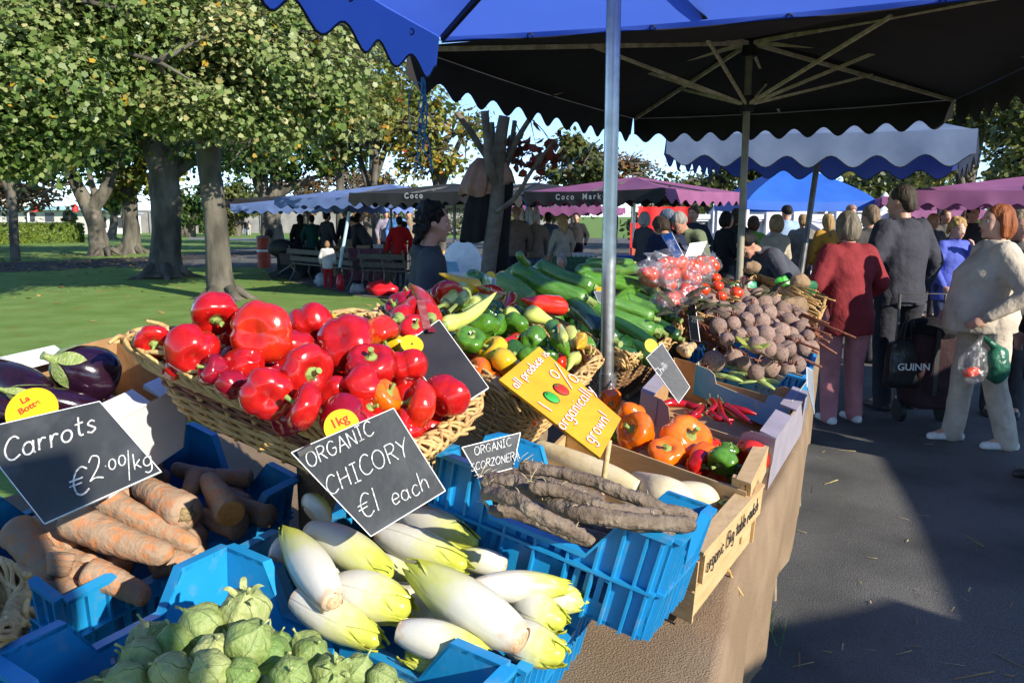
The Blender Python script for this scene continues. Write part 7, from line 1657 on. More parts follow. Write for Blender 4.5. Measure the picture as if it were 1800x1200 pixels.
# ---- crowd poses shared by several people
PO = {
 'back': dict(key='back', H=1.70, hair='short', vox=.024, hem=.80, collar=True, bulk=1.15, L=((-.28, -.02, 1.14), (-.24, .10, .92)), Rr=((.28, -.02, 1.14), (.24, .10, .92))),
 'coat': dict(key='coatw', H=1.64, hair='long', vox=.024, hem=.38, bulk=1.05, flare=1.25, hip=1.08, collar=True),
 'woman': dict(key='woman', H=1.62, hair='bob', vox=.024, hem=.82, bulk=1.0, hip=1.08, collar=True, L=((-.25, .02, 1.14), (-.14, .22, 1.04)), Rr=((.25, .02, 1.14), (.14, .22, 1.02))),
 'walk': dict(key='walk', H=1.72, hair='short', vox=.024, hem=.86, stride=.24, L=((-.25, .10, 1.14), (-.22, .26, .98)), Rr=((.25, -.10, 1.14), (.24, -.08, .90))),
 'stoopb': dict(key='stoopb', H=1.70, hair='short', vox=.024, hem=.88, lean=38, hpitch=10, L=((-.24, .12, 1.18), (-.16, .30, 1.06)), Rr=((.24, .12, 1.18), (.16, .30, 1.04)), collar=True, bulk=1.15),
 'stoopw': dict(key='stoopw', H=1.62, hair='bob', vox=.024, hem=.80, lean=34, hpitch=10, L=((-.24, .12, 1.18), (-.16, .30, 1.06)), Rr=((.24, .12, 1.18), (.16, .30, 1.04)), bulk=1.2),
 'cap': dict(key='capm', H=1.70, hair='cap', vox=.024, hem=.80, bulk=1.15, collar=True),
 'longhair': dict(key='longh', H=1.64, hair='long', vox=.024, hem=.84, bulk=1.0, hip=1.05),
 'child': dict(key='child', H=1.05, hair='bob', vox=.020, hem=.72, bulk=1.15, hip=1.1),
 'sit': dict(key='sitc', H=.95, hair='bob', vox=.02, hem=.80, lean=20, bulk=1.1)}
g = 'shoppers among the market stalls'
def crowd(lb, px, y, yaw, po, topc, botc=(.05, .05, .06), hc=(.06, .045, .03), sc=1.0, shoe=SHOE_B, sk=SKIN, grp=g, z=None):
 return person(lb, XY(px, y), y, yaw, PO[po], topc, botc, hc, shoe, sk, grp, y < 14, z, sc)
for a in [
 ('bald man in a long brown jacket seen from behind', 908, 15.5, 8, 'cap', (.19, .13, .09), (.03, .03, .035), (.42, .26, .19), 1.04),
 ('man in a tan jacket and jeans with white hair seen from behind', 941, 15.8, -4, 'back', (.25, .19, .13), (.12, .18, .28), (.55, .52, .48), .98),
 ('man in a blue-grey jumper and beige trousers seen from behind', 963, 17, 10, 'back', (.08, .105, .15), (.40, .33, .22), (.04, .03, .02), .98),
 ('woman in a pale cardigan with a red rucksack and fair hair', 988, 15.2, 30, 'longhair', (.42, .40, .30), (.04, .04, .045), (.48, .32, .14), .98),
 ('man in a dark jacket half hidden between the brown and tan jackets', 925, 18.5, 60, 'back', (.03, .03, .035), (.04, .04, .05), (.06, .04, .03), 1.0),
 ('dark-haired shopper in a black coat far behind the white figures', 1012, 20, 170, 'back', (.02, .02, .022), (.04, .04, .05), (.015, .012, .01), .98),
 ('grey-haired woman in a grey jacket standing before the red booth', 1130, 13.2, -60, 'woman', (.065, .065, .07), (.03, .03, .035), (.45, .43, .41), 1.02),
 ('person in a blue-grey knitted hat and navy jacket stooping at the clipboards', 1172, 9.6, 30, 'cap', (.022, .028, .06), (.03, .03, .04), (.16, .20, .27), .98),
 ('woman with brown hair and a navy jacket bending over the tomato bags', 1190, 9.0, 20, 'stoopw', (.018, .024, .055), (.03, .03, .04), (.05, .033, .022), 1.06),
 ('grey-haired man in glasses and a green jacket looking down at the stall', 1222, 9.9, 140, 'stoopb', (.14, .17, .10), (.07, .06, .05), (.34, .31, .28), 1.06),
 ('young man with brown hair behind the grey-haired man', 1215, 12.4, 150, 'back', (.03, .035, .05), (.04, .04, .05), (.09, .055, .03), 1.02),
 ('dark-haired woman in a black short-sleeved top with a cream bag', 1272, 11.6, -70, 'woman', (.012, .012, .013), (.05, .05, .055), (.012, .009, .008), 1.02),
 ('brown-haired woman in a black leather jacket beside the black top', 1290, 12.3, -50, 'woman', (.022, .02, .018), (.04, .045, .06), (.06, .035, .02), 1.05),
 ('woman in a bright green top with a cream shoulder bag seen from behind', 1320, 12.2, 10, 'woman', (.13, .27, .045), (.05, .06, .08), (.10, .05, .028), .98),
 ('woman with curly fair hair and a cream collar', 1360, 10.2, 25, 'woman', (.42, .36, .27), (.05, .05, .06), (.33, .22, .11), .99),
 ('man in a light blue shirt and dark cap behind the slanting pole', 1378, 14, 10, 'cap', (.30, .42, .60), (.05, .06, .09), (.02, .018, .016), 1.04),
 ('woman in a grey tweed jacket with short blond hair seen from behind', 1406, 13.4, -8, 'back', (.22, .20, .17), (.20, .18, .155), (.36, .23, .10), .95),
 ('woman in a long mustard coat with long fair hair seen from behind', 1449, 13.0, 15, 'coat', (.42, .22, .035), (.05, .05, .05), (.42, .27, .11), .99),
 ('bald man looking over the crowd left of the tall anorak', 1487, 16, 200, 'cap', (.12, .12, .12), (.05, .05, .06), (.42, .25, .18), 1.06),
 ('brown-haired shopper hidden behind the tall anorak', 1524, 8.6, 20, 'back', (.06, .055, .05), (.05, .05, .06), (.22, .15, .095), 1.0),
 ('woman with long blond hair facing the stall at the back right', 1632, 12.5, 190, 'longhair', (.07, .08, .10), (.05, .05, .06), (.45, .28, .11), .99),
 ('man with brown hair smiling in the crowd at the back right', 1652, 13.2, 185, 'back', (.10, .09, .08), (.05, .05, .06), (.16, .09, .05), 1.0),
 ('shopper with dark hair behind the ginger-haired woman', 1700, 11.5, 170, 'back', (.03, .03, .035), (.05, .05, .06), (.03, .02, .015), 1.02),
 ('woman with curly brown hair behind the blue anorak', 1690, 14.5, 200, 'woman', (.10, .06, .05), (.05, .05, .06), (.16, .09, .045), 1.04)]:
 crowd(*a[:8], sc=a[8])
g = 'shoppers under the navy parasols'
for a in [
 ('woman in a red top stooping under the navy parasols', 686, 19.1, -60, 'stoopw', (.36, .016, .014), (.16, .12, .08), (.03, .02, .015), .98),
 ('dark-haired person in a bright red jacket seen from behind', 704, 18.1, 15, 'back', (.48, .012, .016), (.05, .05, .06), (.012, .01, .01), .93),
 ('ginger-haired man in a light blue T-shirt facing the stalls', 700, 22.6, 170, 'back', (.10, .26, .62), (.06, .07, .10), (.40, .18, .06), 1.06),
 ('man in a navy jumper with grey hair under the navy parasols', 612, 21.1, 60, 'back', (.02, .025, .045), (.20, .17, .13), (.25, .22, .20), 1.06),
 ('man in a dark jacket with short hair talking under the parasols', 578, 20.6, -40, 'back', (.035, .035, .04), (.18, .16, .13), (.02, .015, .012), 1.0),
 ('person in a black coat at the left end of the parasols', 532, 21.6, 30, 'coat', (.012, .014, .014), (.03, .03, .03), (.015, .012, .01), 1.0),
 ('person in a dark green top at the left end of the parasols', 552, 21.1, 20, 'back', (.012, .06, .05), (.02, .03, .03), (.02, .015, .012), .95),
 ('man with a grey top bending over boxes under the parasols', 648, 20.1, 70, 'stoopb', (.06, .06, .06), (.04, .04, .05), (.03, .02, .015), 1.02),
 ('woman in black beside the bending grey top', 632, 20.4, -70, 'woman', (.015, .015, .016), (.03, .03, .03), (.03, .02, .012), 1.02),
 ('man in sunglasses and a beige shirt behind the red jackets', 722, 23.6, 160, 'back', (.30, .24, .17), (.10, .10, .10), (.16, .09, .05), 1.05),
 ('man in a lilac shirt far back under the parasols', 681, 24.6, 190, 'back', (.30, .27, .36), (.05, .05, .06), (.10, .07, .05), 1.05),
 ('little girl with light brown hair and a white top on the path', 577, 17.8, 10, 'child', (.62, .60, .58), (.42, .02, .03), (.32, .19, .10), 1.0)]:
 crowd(*a[:8], sc=a[8])
g = 'walkers far across the lawn'
for lb, px, py, yaw, po, tc, bc, hc in [
 ('far walker in a dark red top and jeans on the lawn path', 436, 418, 200, 'walk', (.20, .03, .045), (.12, .18, .32), (.16, .10, .06)),
 ('far walker in pale clothes beside the dark red top', 442, 417, 190, 'woman', (.55, .52, .46), (.5, .48, .44), (.20, .14, .08)),
 ('far walker in a green top and brown trousers', 405, 414, 160, 'walk', (.07, .10, .07), (.26, .18, .09), (.06, .04, .03)),
 ('far child in red beside the green top', 411, 414, 170, 'child', (.42, .05, .04), (.10, .10, .12), (.10, .07, .05)),
 ('far person in a bright green shirt pushing a pram', 655, 409, 200, 'walk', (.04, .28, .10), (.10, .05, .04), (.06, .04, .03)) if False else ('far person in a bright green shirt near the pram', 327, 409, 200, 'walk', (.04, .28, .10), (.10, .05, .04), (.06, .04, .03)),
 ('far person in a white shirt and jeans', 338, 409, 180, 'back', (.62, .62, .64), (.12, .2, .4), (.16, .08, .05)),
 ('far person in a cream top and jeans', 347, 409, 185, 'woman', (.60, .50, .36), (.12, .2, .4), (.20, .09, .05)),
 ('far person in grey behind the pram', 320, 408, 170, 'back', (.16, .15, .17), (.08, .08, .1), (.05, .04, .03))]:
 y = 2.2 / ((py - 380) / FPX + .008) * .9; y = min(95, (1.6 + .176) / ((py - 380) / FPX * 1.0 + 1e-6 - .008) if (py - 380) / FPX > .012 else 95); y = min(y, 90)
 zt = PY(px, py, y).z
 person(lb, XY(px, y), y, yaw, PO[po], tc, bc, hc, SHOE_B, SKIN, g, False, ground_z(0, y), 1.0)
# ================================================================== THE MARKET BEHIND
def pole_at(px, y): return XY(px, y), y
def valance_text(T, text, x0, yv, z, size, parent, side='near', off=.03):
 me = printed(text, size, 'printed_text', M_WHITE, .004, .002, 1.5)
 for v in me.vertices:
  p = T(x0 + v.co.x, yv - off, z + v.co.y) if side == 'near' else T(yv + off, x0 + v.co.x, z + v.co.y); v.co = p - absloc(parent)
 link('printed_text', me, parent)
for lb, px, y, yaw, a, ze, za, can, val, kw in [
 ('dull blue parasol at the left end of the market with a pale blue pole', 578, 22.0, -20, 1.75, 1.90, 2.16, M_CANDULL, M_CANDULL, {}),
 ('dull blue parasol in front of the left market row', 690, 19.0, -25, 1.85, 2.0, 2.34, M_CANDULL, M_CANDULL, {}),
 ('black parasol with a faded red end behind the dull blue ones', 545, 23.5, -15, 1.75, 2.05, 2.22, M_CANBLACK, [M_CANBLACK, M_CANBLACK, M_CANRED, M_CANRED], {}),
 ('black parasol with white lettering left of the pollarded tree', 800, 15.0, -30, 1.35, 2.0, 2.2, M_CANBLACK, M_CANBLACK, {}),
 ('black parasol right of the pollarded tree', 940, 17.5, -28, 1.5, 2.08, 2.32, M_CANBLACK, M_CANBLACK, {}),
 ('plum parasol with a black lettered edge over the toy stall', 1112, 14.6, -40, 1.42, 2.02, 2.30, M_CANPURP, [M_CANPURP, M_CANBLACK, M_CANBLACK, M_CANPURP], {}),
 ('small plum parasol far behind the plum one with lettering', 985, 24, -20, 1.6, 1.85, 2.0, M_CANPURP, M_CANPURP, {}),
 ('large plum parasol at the right edge of the picture', 1792, 11.0, -30, 1.45, 1.92, 2.14, M_CANPURP, M_CANPURP, {}),
 ('plum parasol behind the tall man in the anorak', 1640, 17.0, -20, 1.2, 1.98, 2.12, M_CANPURP, M_CANPURP, {}),
 ('low plum parasol far back at the right', 1632, 22.0, -10, 1.1, 1.75, 1.88, M_CANPURP, M_CANPURP, {})]:
 r_, T = parasol(lb, XY(px, y), y, yaw, a, ze, za, (.24, .24, .24, .24), 9, can, val, M_DARKPOLE if px != 1112 else M_STEEL, .028, M_DARKPOLE, polez=ground_z(0, y))
 if px == 800: valance_text(T, 'Coco', .1, -a, ze - .06, .13, r_)
 if px == 1112:
  valance_text(T, 'Coco  Markets', -.1, -a, ze - .10, .13, r_); 
  o = [c for c in r_.children if c.name.startswith('valance')][0]; setmat(o, M_CANBLACK)
  o = [c for c in r_.children if c.name.startswith('valance')][1]; setmat(o, M_CANPURP)
 if px == 578:
  b = MB(); p0 = PY(597, 470, 17.6); p1 = PY(614, 372, 17.6); b.tube([p0, p1], .035, 8); part('pale_pole', b, plain((.45, .62, .72)), r_)
# cream banner with letters
t = thing('market_banner', 'cream banner with grey lettering under the black lettered parasol', 'banner', (XY(805, 15.3), 15.3, 1.7))
b = MB(); p = [PY(x, yy, 15.3) for x, yy in ((776, 362), (832, 358), (834, 373), (776, 376))]; b.poly(p, (0, .02, 0)); part('panel', b, plain((.62, .60, .54)), t, False)
me = printed('mon.op', .12, 'printed_text', plain((.12, .12, .13)), .002, .002, 1.2); c = PY(806, 368, 15.26)
for v in me.vertices: v.co = Vector((v.co.x, 0, v.co.y)) + c - absloc(t)
link('printed_text', me, t)
# blue pop-up gazebo
y = 18.0; x0, x1 = XY(1308, y), XY(1532, y); cx = (x0 + x1) / 2; a = (x1 - x0) / 2; ze = PY(1420, 352, y).z; za = PY(1420, 288, y + a).z
t = thing('gazebo', 'bright blue peaked gazebo with white legs in front of the balustrade', 'gazebo', (cx, y + a, 0)); b = MB()
M_GAZ = mat('gazebo_blue', (0.035, 0.16, 0.62), .55, (0.03, 0.13, 0.55), 2, bump=.3, bscale=2.5, trans=.25)
for k in range(4):
 cor = [(-a, -a), (a, -a), (a, a), (-a, a)]; p, q = cor[k], cor[(k + 1) % 4]
 def f(u, v, p=p, q=q):
  X_, Y_ = p[0] + (q[0] - p[0]) * u, p[1] + (q[1] - p[1]) * u; s = 1 - v * .98; return Vector((cx + X_ * s, y + a + Y_ * s, ze + .0 + (za - ze) * (v ** .82) - .05 * math.sin(PI * u) * (1 - v)))
 b.grid(f, 10, 8)
 def f2(u, v, p=p, q=q):
  X_, Y_ = p[0] + (q[0] - p[0]) * u, p[1] + (q[1] - p[1]) * u; return Vector((cx + X_ * 1.01, y + a + Y_ * 1.01, ze - .05 * math.sin(PI * u) - .20 * v + .004))
 vb = MB(); vb.grid(f2, 12, 2); part('valance', vb, M_GAZ, t, True)
part('roof', b, M_GAZ, t, 25)
for sx in (-1, 1):
 for sy in (0, 2):
  b = MB(); b.beam((cx + sx * a * .985, y + .03 + sy * a * .97, 0), (cx + sx * a * .985, y + .03 + sy * a * .97, ze), .06, .06); part('leg', b, M_WHITE, t, False)
# white balustrade
M_STONEW = mat('white_painted_stone', (0.70, 0.71, 0.73), .7, (0.58, 0.59, 0.62), 3, bump=.1, bscale=20)
y = 22.5; t = thing('balustrade', 'white stone balustrade with pointed finials behind the market', 'balustrade', (XY(1400, y), y, 0)); xa, xb = XY(1205, y), XY(1575, y); zr = PY(1400, 377, y).z
b = MB(); b.box(((xa + xb) / 2, y, zr - .06), (xb - xa, .42, .13)); b.box(((xa + xb) / 2, y, zr - .16), (xb - xa, .34, .05)); part('rail', b, M_STONEW, t, False)
b = MB(); b.box(((xa + xb) / 2, y, .25), (xb - xa, .46, .5)); part('base', b, M_STONEW, t, False)
nb = 30; posts = [1258, 1290, 1350, 1397, 1470, 1545]
for px in posts:
 b = MB(); b.box((XY(px, y), y - .02, zr / 2 + .05), (.42, .5, zr + .06)); o = part('post', b, M_STONEW, t, False)
 b = MB(); b.lathe([(.26, 0), (.27, .04), (.24, .07), (.12, .26), (.085, .34), (.12, .37), (.14, .42), (.10, .50), (.03, .60), (0, .62)], 14, Matrix.Translation((XY(px, y), y - .02, zr + .0))); part('finial', b, M_STONEW, o, 40)
bal = MB(); bal.lathe([(.09, .5), (.09, .56), (.05, .6), (.085, .78), (.09, .88), (.05, 1.15), (.045, 1.25), (.08, 1.32), (.09, zr - .18)], 10); bme = bal.mesh('baluster', [M_STONEW], 40)
for i in range(34):
 x = xa + (xb - xa) * (i + .5) / 34
 if min(abs(x - XY(q, y)) for q in posts) > .30: link('baluster', bme, t, Matrix.Translation(Vector((x, y, 0)) - absloc(t)))
b = MB(); p0 = PY(1416, 384, y - .8); p1 = PY(1452, 408, y - 2.2); b.beam(p0, p1, .3, .14); b.beam(p0 - Vector((0, 0, 1)), p1 - Vector((0, 0, 1)), .3, .2); part('stair_rail', b, M_STONEW, t, False)
# white van roof / panel behind the balustrade
t = thing('white_building', 'long low white building behind the balustrade', 'building', (XY(1470, 30), 30, 0)); b = MB(); b.box((XY(1440, 30), 31, 1.05), (4.6, 2, 2.1)); part('wall', b, M_WHITE, t, False); b = MB(); b.box((XY(1440, 30), 31, 2.14), (4.9, 2.3, .08)); part('roof', b, plain((.5, .5, .52)), t, False)
for i in range(3): b = MB(); b.box((XY(1400, 30) + i * 1.0, 29.99, 1.5), (.7, .05, .5)); part('window', b, plain((.10, .11, .14), .2), t, False)
# red booth
y = 18.5; t = thing('red_booth', 'bright red canvas booth beside the white balustrade', 'booth', (XY(1170, y), y, 0)); M_REDC = mat('red_canvas', (0.62, 0.012, 0.014), .7, (0.52, 0.01, 0.012), 1.5, bump=.4, bscale=2, trans=.1)
for nm, xs, ys, za_ in (('back_wall', (1122, 1214), (y, y), 363), ('side_wall', (1108, 1122), (y - 1.4, y), 392)):
 b = MB(); n = 14
 def f(u, v):
  px = xs[0] + (xs[1] - xs[0]) * u; yy = ys[0] + (ys[1] - ys[0]) * u; p = PY(px, za_, yy); return Vector((p.x, yy + .03 * math.sin(u * 16), .05 + (p.z - .05) * v))
 b.grid(f, n, 6); part(nm, b, M_REDC, t, True)
for px in (1108, 1214): b = MB(); b.tube([(XY(px, y - .05), y - .06, 0), (XY(px, y), y - .06, PY(px, 362, y).z)], .03, 8); part('post', b, M_STEEL, t)
# market tables
def table(lb, px, y, w, d, h, m, kind='cloth', rz=0):
 x = XY(px, y); z0 = ground_z(x, y); t = thing('market_table', lb, 'table', (x, y, z0)); M = Matrix.Translation((x, y, z0)) @ Matrix.Rotation(R(rz), 4, 'Z')
 b = MB(); b.box((0, 0, h), (w, d, .04)); b.xf(M); part('table_top', b, m if kind == 'cloth' else M_PINE, t, False)
 if kind == 'cloth':
  b = MB(); pts = [(-w / 2, -d / 2), (w / 2, -d / 2), (w / 2, d / 2), (-w / 2, d / 2), (-w / 2, -d / 2)]
  for k in range(4):
   f = lambda u, v, k=k: M @ Vector((pts[k][0] + (pts[k + 1][0] - pts[k][0]) * u + .015 * math.sin(u * 30) * (1 - v), pts[k][1] + (pts[k + 1][1] - pts[k][1]) * u + .03 * math.sin(u * 24 + k) * (1 - v), .06 + (h - .04) * v)); b.grid(f, 24, 3)
  part('cloth', b, m, t, True)
 else:
  for sx in (-1, 1):
   for sy in (-1, 1): b = MB(); b.beam(M @ Vector((sx * w * .45, sy * d * .42, 0)), M @ Vector((sx * w * .42, sy * d * .3, h)), .06, .06); part('leg', b, M_PINE, t, False)
 return M @ Matrix.Translation((0, 0, h + .02))
Mt = table('market table with a dusty maroon cloth under the dull blue parasol', 655, 19.6, 1.15, .7, .80, cloth((.20, .075, .105)))
Mw = table('bare wooden trestle market table under the dull blue parasol', 618, 21.0, .9, .7, .80, M_PINE, 'wood')
Md = table('dark draped market table at the left end of the parasols', 545, 21.5, 1.5, .8, .78, cloth((.02, .035, .035)))
Mb = table('market table with a royal blue cloth behind the pollarded tree', 810, 14.6, .75, .6, .86, cloth((.02, .07, .40)))
Mc = table('long market table with a brown cover in front of the toy stall', 1065, 14.0, 1.5, .8, .80, cloth((.10, .07, .055)))
rd = random.Random(6)
def boxy(mb, M, x, y, w, d, h): mb.box((x, y, h / 2), (w, d, h)); 
for i in range(9):
 x = -.30 + i * .075; b = MB(); b.lathe([(0, 0), (.035, 0), (.035, .08), (.028, .09), (.03, .115), (0, .115)], 10, Mb @ Matrix.Translation((x, -.1 + .05 * (i % 2), 0)))
 solid('honey_jar', b, plain(((.42, .22, .06), (.5, .36, .2), (.3, .12, .08))[i % 3], .3), 'small jar in the row on the royal blue market table', 'jar', Mb @ Vector((x, -.1, 0)), 'jars on the royal blue table')
for i, (M_, x, y_, w, d, h, c, lb) in enumerate([(Mt, -.2, .0, .3, .2, .07, (.36, .24, .12), 'flat brown bread board on the maroon table'), (Mt, .15, .05, .22, .16, .09, (.55, .54, .5), 'white carton on the maroon market table'), (Mw, -.1, 0, .4, .35, .18, (.3, .25, .18), 'cardboard carton on the bare wooden table'), (Md, .2, 0, .5, .4, .16, (.25, .2, .14), 'shallow carton on the dark draped table'), (Mc, -.4, 0, .35, .3, .14, (.5, .5, .48), 'white tray on the brown covered table'), (Mc, .2, 0, .5, .3, .10, (.05, .12, .4), 'blue tray on the brown covered table'), (Mc, .55, .1, .2, .2, .22, (.5, .10, .05), 'red and white soft toy box on the brown covered table')]):
 b = MB(); b.box((x, y_, h / 2), (w, d, h), taper=1.06); b.box((x, y_, h + .004), (w * 1.08, d * 1.08, .008)); b.xf(M_); solid('market_goods', b, plain(c), lb, 'goods', M_ @ Vector((x, y_, 0)), smooth=False)
# white and blue figurines hung beyond the tree
for i, px in enumerate((916, 928, 932, 943)):
 y = 17.0; p = PY(px, 400, y); b = MB(); b.lathe([(.0, 0), (.07, .01), (.08, .12), (.06, .22), (.075, .26), (.06, .36), (.03, .44), (0, .46)], 10, Matrix.Translation((p.x, y, p.z))); o = solid('garden_gnome', b, plain((.70, .68, .64)), 'white figurine with a blue foot on the stand beyond the tree', 'figurine', p, 'white figurines on a stand')
 b = MB(); b.lathe([(0, -.12), (.075, -.12), (.08, -.02), (.07, .0), (0, .0)], 10, Matrix.Translation((p.x, y, p.z))); part('blue_foot', b, plain((.04, .16, .5)), o)
t = thing('display_stand', 'dark stand carrying the white figurines', 'stand', (XY(930, 17), 17, 0)); b = MB(); pz_ = PY(930, 400, 17).z - .12; b.box((XY(930, 17), 17, pz_ - .03), (.5, .3, .05)); part('shelf', b, M_DARKPOLE, t, False)
for sx in (-1, 1): b = MB(); b.tube([(XY(930, 17) + sx * .22, 17, 0), (XY(930, 17) + sx * .22, 17, pz_ - .05)], .02, 8); part('leg', b, M_DARKPOLE, t)
# benches
M_BENCH = mat('dark_bench_wood', (0.030, 0.028, 0.026), .55, (0.055, 0.045, 0.035), 8)
def bench(lb, a, b_):
 a = PZ(*a, 0); b_ = PZ(*b_, 0); d = (b_ - a); L_ = d.length; d.normalize(); n = Vector((-d.y, d.x, 0)); n = n if n.y > 0 else -n; t = thing('park_bench', lb, 'bench', (a + b_) / 2, 'dark slatted park benches seen from behind')
 for k, z in enumerate((.56, .74)): b = MB(); b.beam(a + Vector((0, 0, z)) - n * .08 * k, b_ + Vector((0, 0, z)) - n * .08 * k, .03, .11); part('back_slat', b, M_BENCH, t, False)
 for k in range(4): b = MB(); b.beam(a + n * (.06 + .12 * k) + Vector((0, 0, .43)), b_ + n * (.06 + .12 * k) + Vector((0, 0, .43)), .09, .03); part('seat_slat', b, M_BENCH, t, False)
 for f in (.04, .5, .96):
  p = a + d * L_ * f; b = MB(); b.tube(crom([p - n * .10, p + n * .02 + Vector((0, 0, .22)), p + n * .04 + Vector((0, 0, .42)), p - n * .09 + Vector((0, 0, .88))], 4), .022, 6); b.tube(crom([p + n * .52, p + n * .42 + Vector((0, 0, .2)), p + n * .46 + Vector((0, 0, .42)), p + n * .04 + Vector((0, 0, .42))], 4), .022, 6); b.tube(crom([p - n * .04 + Vector((0, 0, .62)), p + n * .3 + Vector((0, 0, .64)), p + n * .46 + Vector((0, 0, .44))], 4), .018, 6); part('cast_frame', b, M_DARKPOLE, t)
bench('park bench at the left, beside the girl in white', (512, 492), (622, 507)); bench('park bench at the right, ending at the stallholder', (634, 509), (716, 513))
bench('park bench farther back by the pram', (492, 480), (560, 484))
# litter bin
p = PZ(465, 470, 0); t = thing('litter_bin', 'orange-red litter bin with a white band on the lawn edge', 'bin', p); M_BIN = mat('bin_orange', (0.46, 0.055, 0.015), .5, (0.33, 0.035, 0.012), 6)
b = MB(); b.lathe([(.0, 0), (.20, 0), (.205, .5), (0, .5)], 20, Matrix.Translation(p)); b.lathe([(.0, .56), (.20, .56), (.20, .92), (0, .92)], 20, Matrix.Translation(p)); part('drum', b, M_BIN, t)
b = MB(); b.lathe([(0, .495), (.215, .495), (.215, .565), (0, .565)], 20, Matrix.Translation(p)); part('white_band', b, M_WHITE, t)
b = MB(); b.lathe([(0, .92), (.21, .92), (.20, .99), (.12, 1.0), (.1, .97), (0, .97)], 20, Matrix.Translation(p)); part('rim', b, plain((.2, .16, .13)), t)
b = MB(); b.ball(p + Vector((.16, .1, 1.05)), (.14, .14, .15), 12, 8); 
for i, v in enumerate(b.v): b.v[i] = v + Vector((1, 1, 1)) * .03 * noise.noise(v * 9)
solid('rubbish_bag', b, M_BLACK, 'black rubbish bag on top of the litter bin', 'bag', p + Vector((.16, .1, .95)), smooth=True)
# bags, pram and boxes near the benches
def lump(nm, lb, cat, p, r, m, seed, amp=.25, vox=None):
 b = MB(); b.ball((0, 0, 0), r, 18, 12)
 for i, v in enumerate(b.v): v2 = v * (1 + amp * noise.noise(v * (2.2 / max(r)) + Vector((seed, 0, 0)))); v2.z = max(v2.z, -r[2] * .8); b.v[i] = Vector(p) + v2 + Vector((0, 0, r[2] * .8))
 return solid(nm, b, m, lb, cat, p, smooth=True)
lump('shopping_bag', 'crumpled red plastic bag under the right hand bench', 'bag', PZ(672, 519, 0), (.30, .16, .17), plain((.58, .012, .02), .3), 1, .5)
lump('shopping_bag', 'grey bundle between the two benches', 'bag', PZ(628, 516, 0), (.16, .12, .12), plain((.25, .26, .28)), 2, .4)
lump('shopping_bag', 'pale blue-grey bag on the ground under the left bench', 'bag', PZ(566, 503, 0), (.17, .14, .17), plain((.30, .36, .40)), 3, .3)
lump('shopping_bag', 'small dark red bag standing under the left bench', 'bag', PZ(599, 510, 0), (.09, .1, .2), plain((.5, .012, .02), .4), 4, .3)
t = thing('pushchair', 'dark pushchair with pink bundles at the left end of the benches', 'pushchair', PZ(505, 490, 0)); p = PZ(505, 490, 0)
b = MB(); b.ball(p + Vector((-.15, .1, .78)), (.36, .26, .24), 14, 9); part('hood', b, M_BLACK, t)
b = MB(); b.box(p + Vector((.15, .05, .52)), (.5, .4, .28), taper=1.2); part('seat', b, plain((.035, .03, .035)), t, False)
b = MB(); b.ball(p + Vector((.2, 0, .66)), (.22, .16, .12), 12, 8); part('pink_blanket', b, plain((.5, .10, .15)), t)
for sx in (-1, 1):
 for sy in (-1, 1): b = MB(); c = p + Vector((.3 * sx, .2 * sy, .1)); b.tube([c - Vector((0, .02, 0)), c + Vector((0, .02, 0))], .10, 14); part('wheel', b, M_BLACK, t)
b = MB(); b.beam(p + Vector((-.3, 0, .1)), p + Vector((.35, 0, .5)), .03, .03); b.beam(p + Vector((.3, 0, .1)), p + Vector((-.4, 0, .95)), .03, .03); part('frame', b, M_DARKPOLE, t, False)
lump('packing_box', 'white box bottom between the coats group and the green crate', 'box', PY(958, 472, 13) + Vector((0, 0, -.3)), (.3, .2, .22), M_WHITE, 6, .1)
t = thing('toddler_seat', 'white baby bouncer seat behind the stall', 'seat', (XY(812, 8.2), 8.2, 0)); b = MB(); c = PY(812, 468, 8.2)
b.ball(c, (.21, .06, .27), 18, 12, Matrix.Rotation(R(-12), 3, 'X')); part('seat_shell', b, M_WHITE, t); b = MB()
for sx in (-1, 1): b.tube([c + Vector((.15 * sx, .02, -.15)), (c.x + .22 * sx, 8.0, .02), (c.x + .2 * sx, 8.5, .02)], .018, 7)
part('leg_frame', b, M_STEEL, t)
person('toddler in a light blue jacket with fair hair bending forward behind the stall', c.x - .06, 7.95, 150, dict(key='toddler', H=.92, lean=42, hpitch=25, hair='bob', hem=.80, vox=.014, bulk=1.35, hip=1.2, L=((-.24, .16, 1.2), (-.14, .34, 1.12)), Rr=((.24, .16, 1.2), (.14, .34, 1.1))), (.28, .52, .66), (.16, .13, .11), (.42, .27, .11), SHOE_B, SKINP, None, True, c.z - .66)
b = MB(); pb = PY(798, 492, 7.6); b.box(pb, (.30, .2, .14), taper=1.1); solid('packing_box', b, M_CARDW, 'small white carton in front of the toddler', 'box', pb - Vector((0, 0, .07)), smooth=False)
person('small grey-haired child looking over the courgettes', XY(987, 9.0), 9.0, 150, PO['child'], (.03, .03, .10), (.05, .05, .06), (.33, .30, .27), SHOE_B, SKINP, None, True, .12, 1.0)
t = thing('stacking_crate', 'dark green plastic crate with square holes behind the courgettes', 'crate', (XY(1012, 11), 11, .7)); b = MB(); c = PY(1012, 470, 11)
for i in range(9):
 for z in range(4): b.box((c.x - .28 + .07 * i, 11, c.z - .12 + .08 * z), (.02, .02, .08)); b.box((c.x - .28 + .07 * i + .035, 11, c.z - .15 + .08 * z), (.07, .016, .02))
part('front_grid', b, plain((.02, .10, .04)), t, False); b = MB(); b.box((c.x, 11.3, c.z - .02), (.62, .016, .3)); b.box((c.x, 11.15, c.z - .18), (.62, .3, .02)); part('shell', b, plain((.015, .07, .03)), t, False)
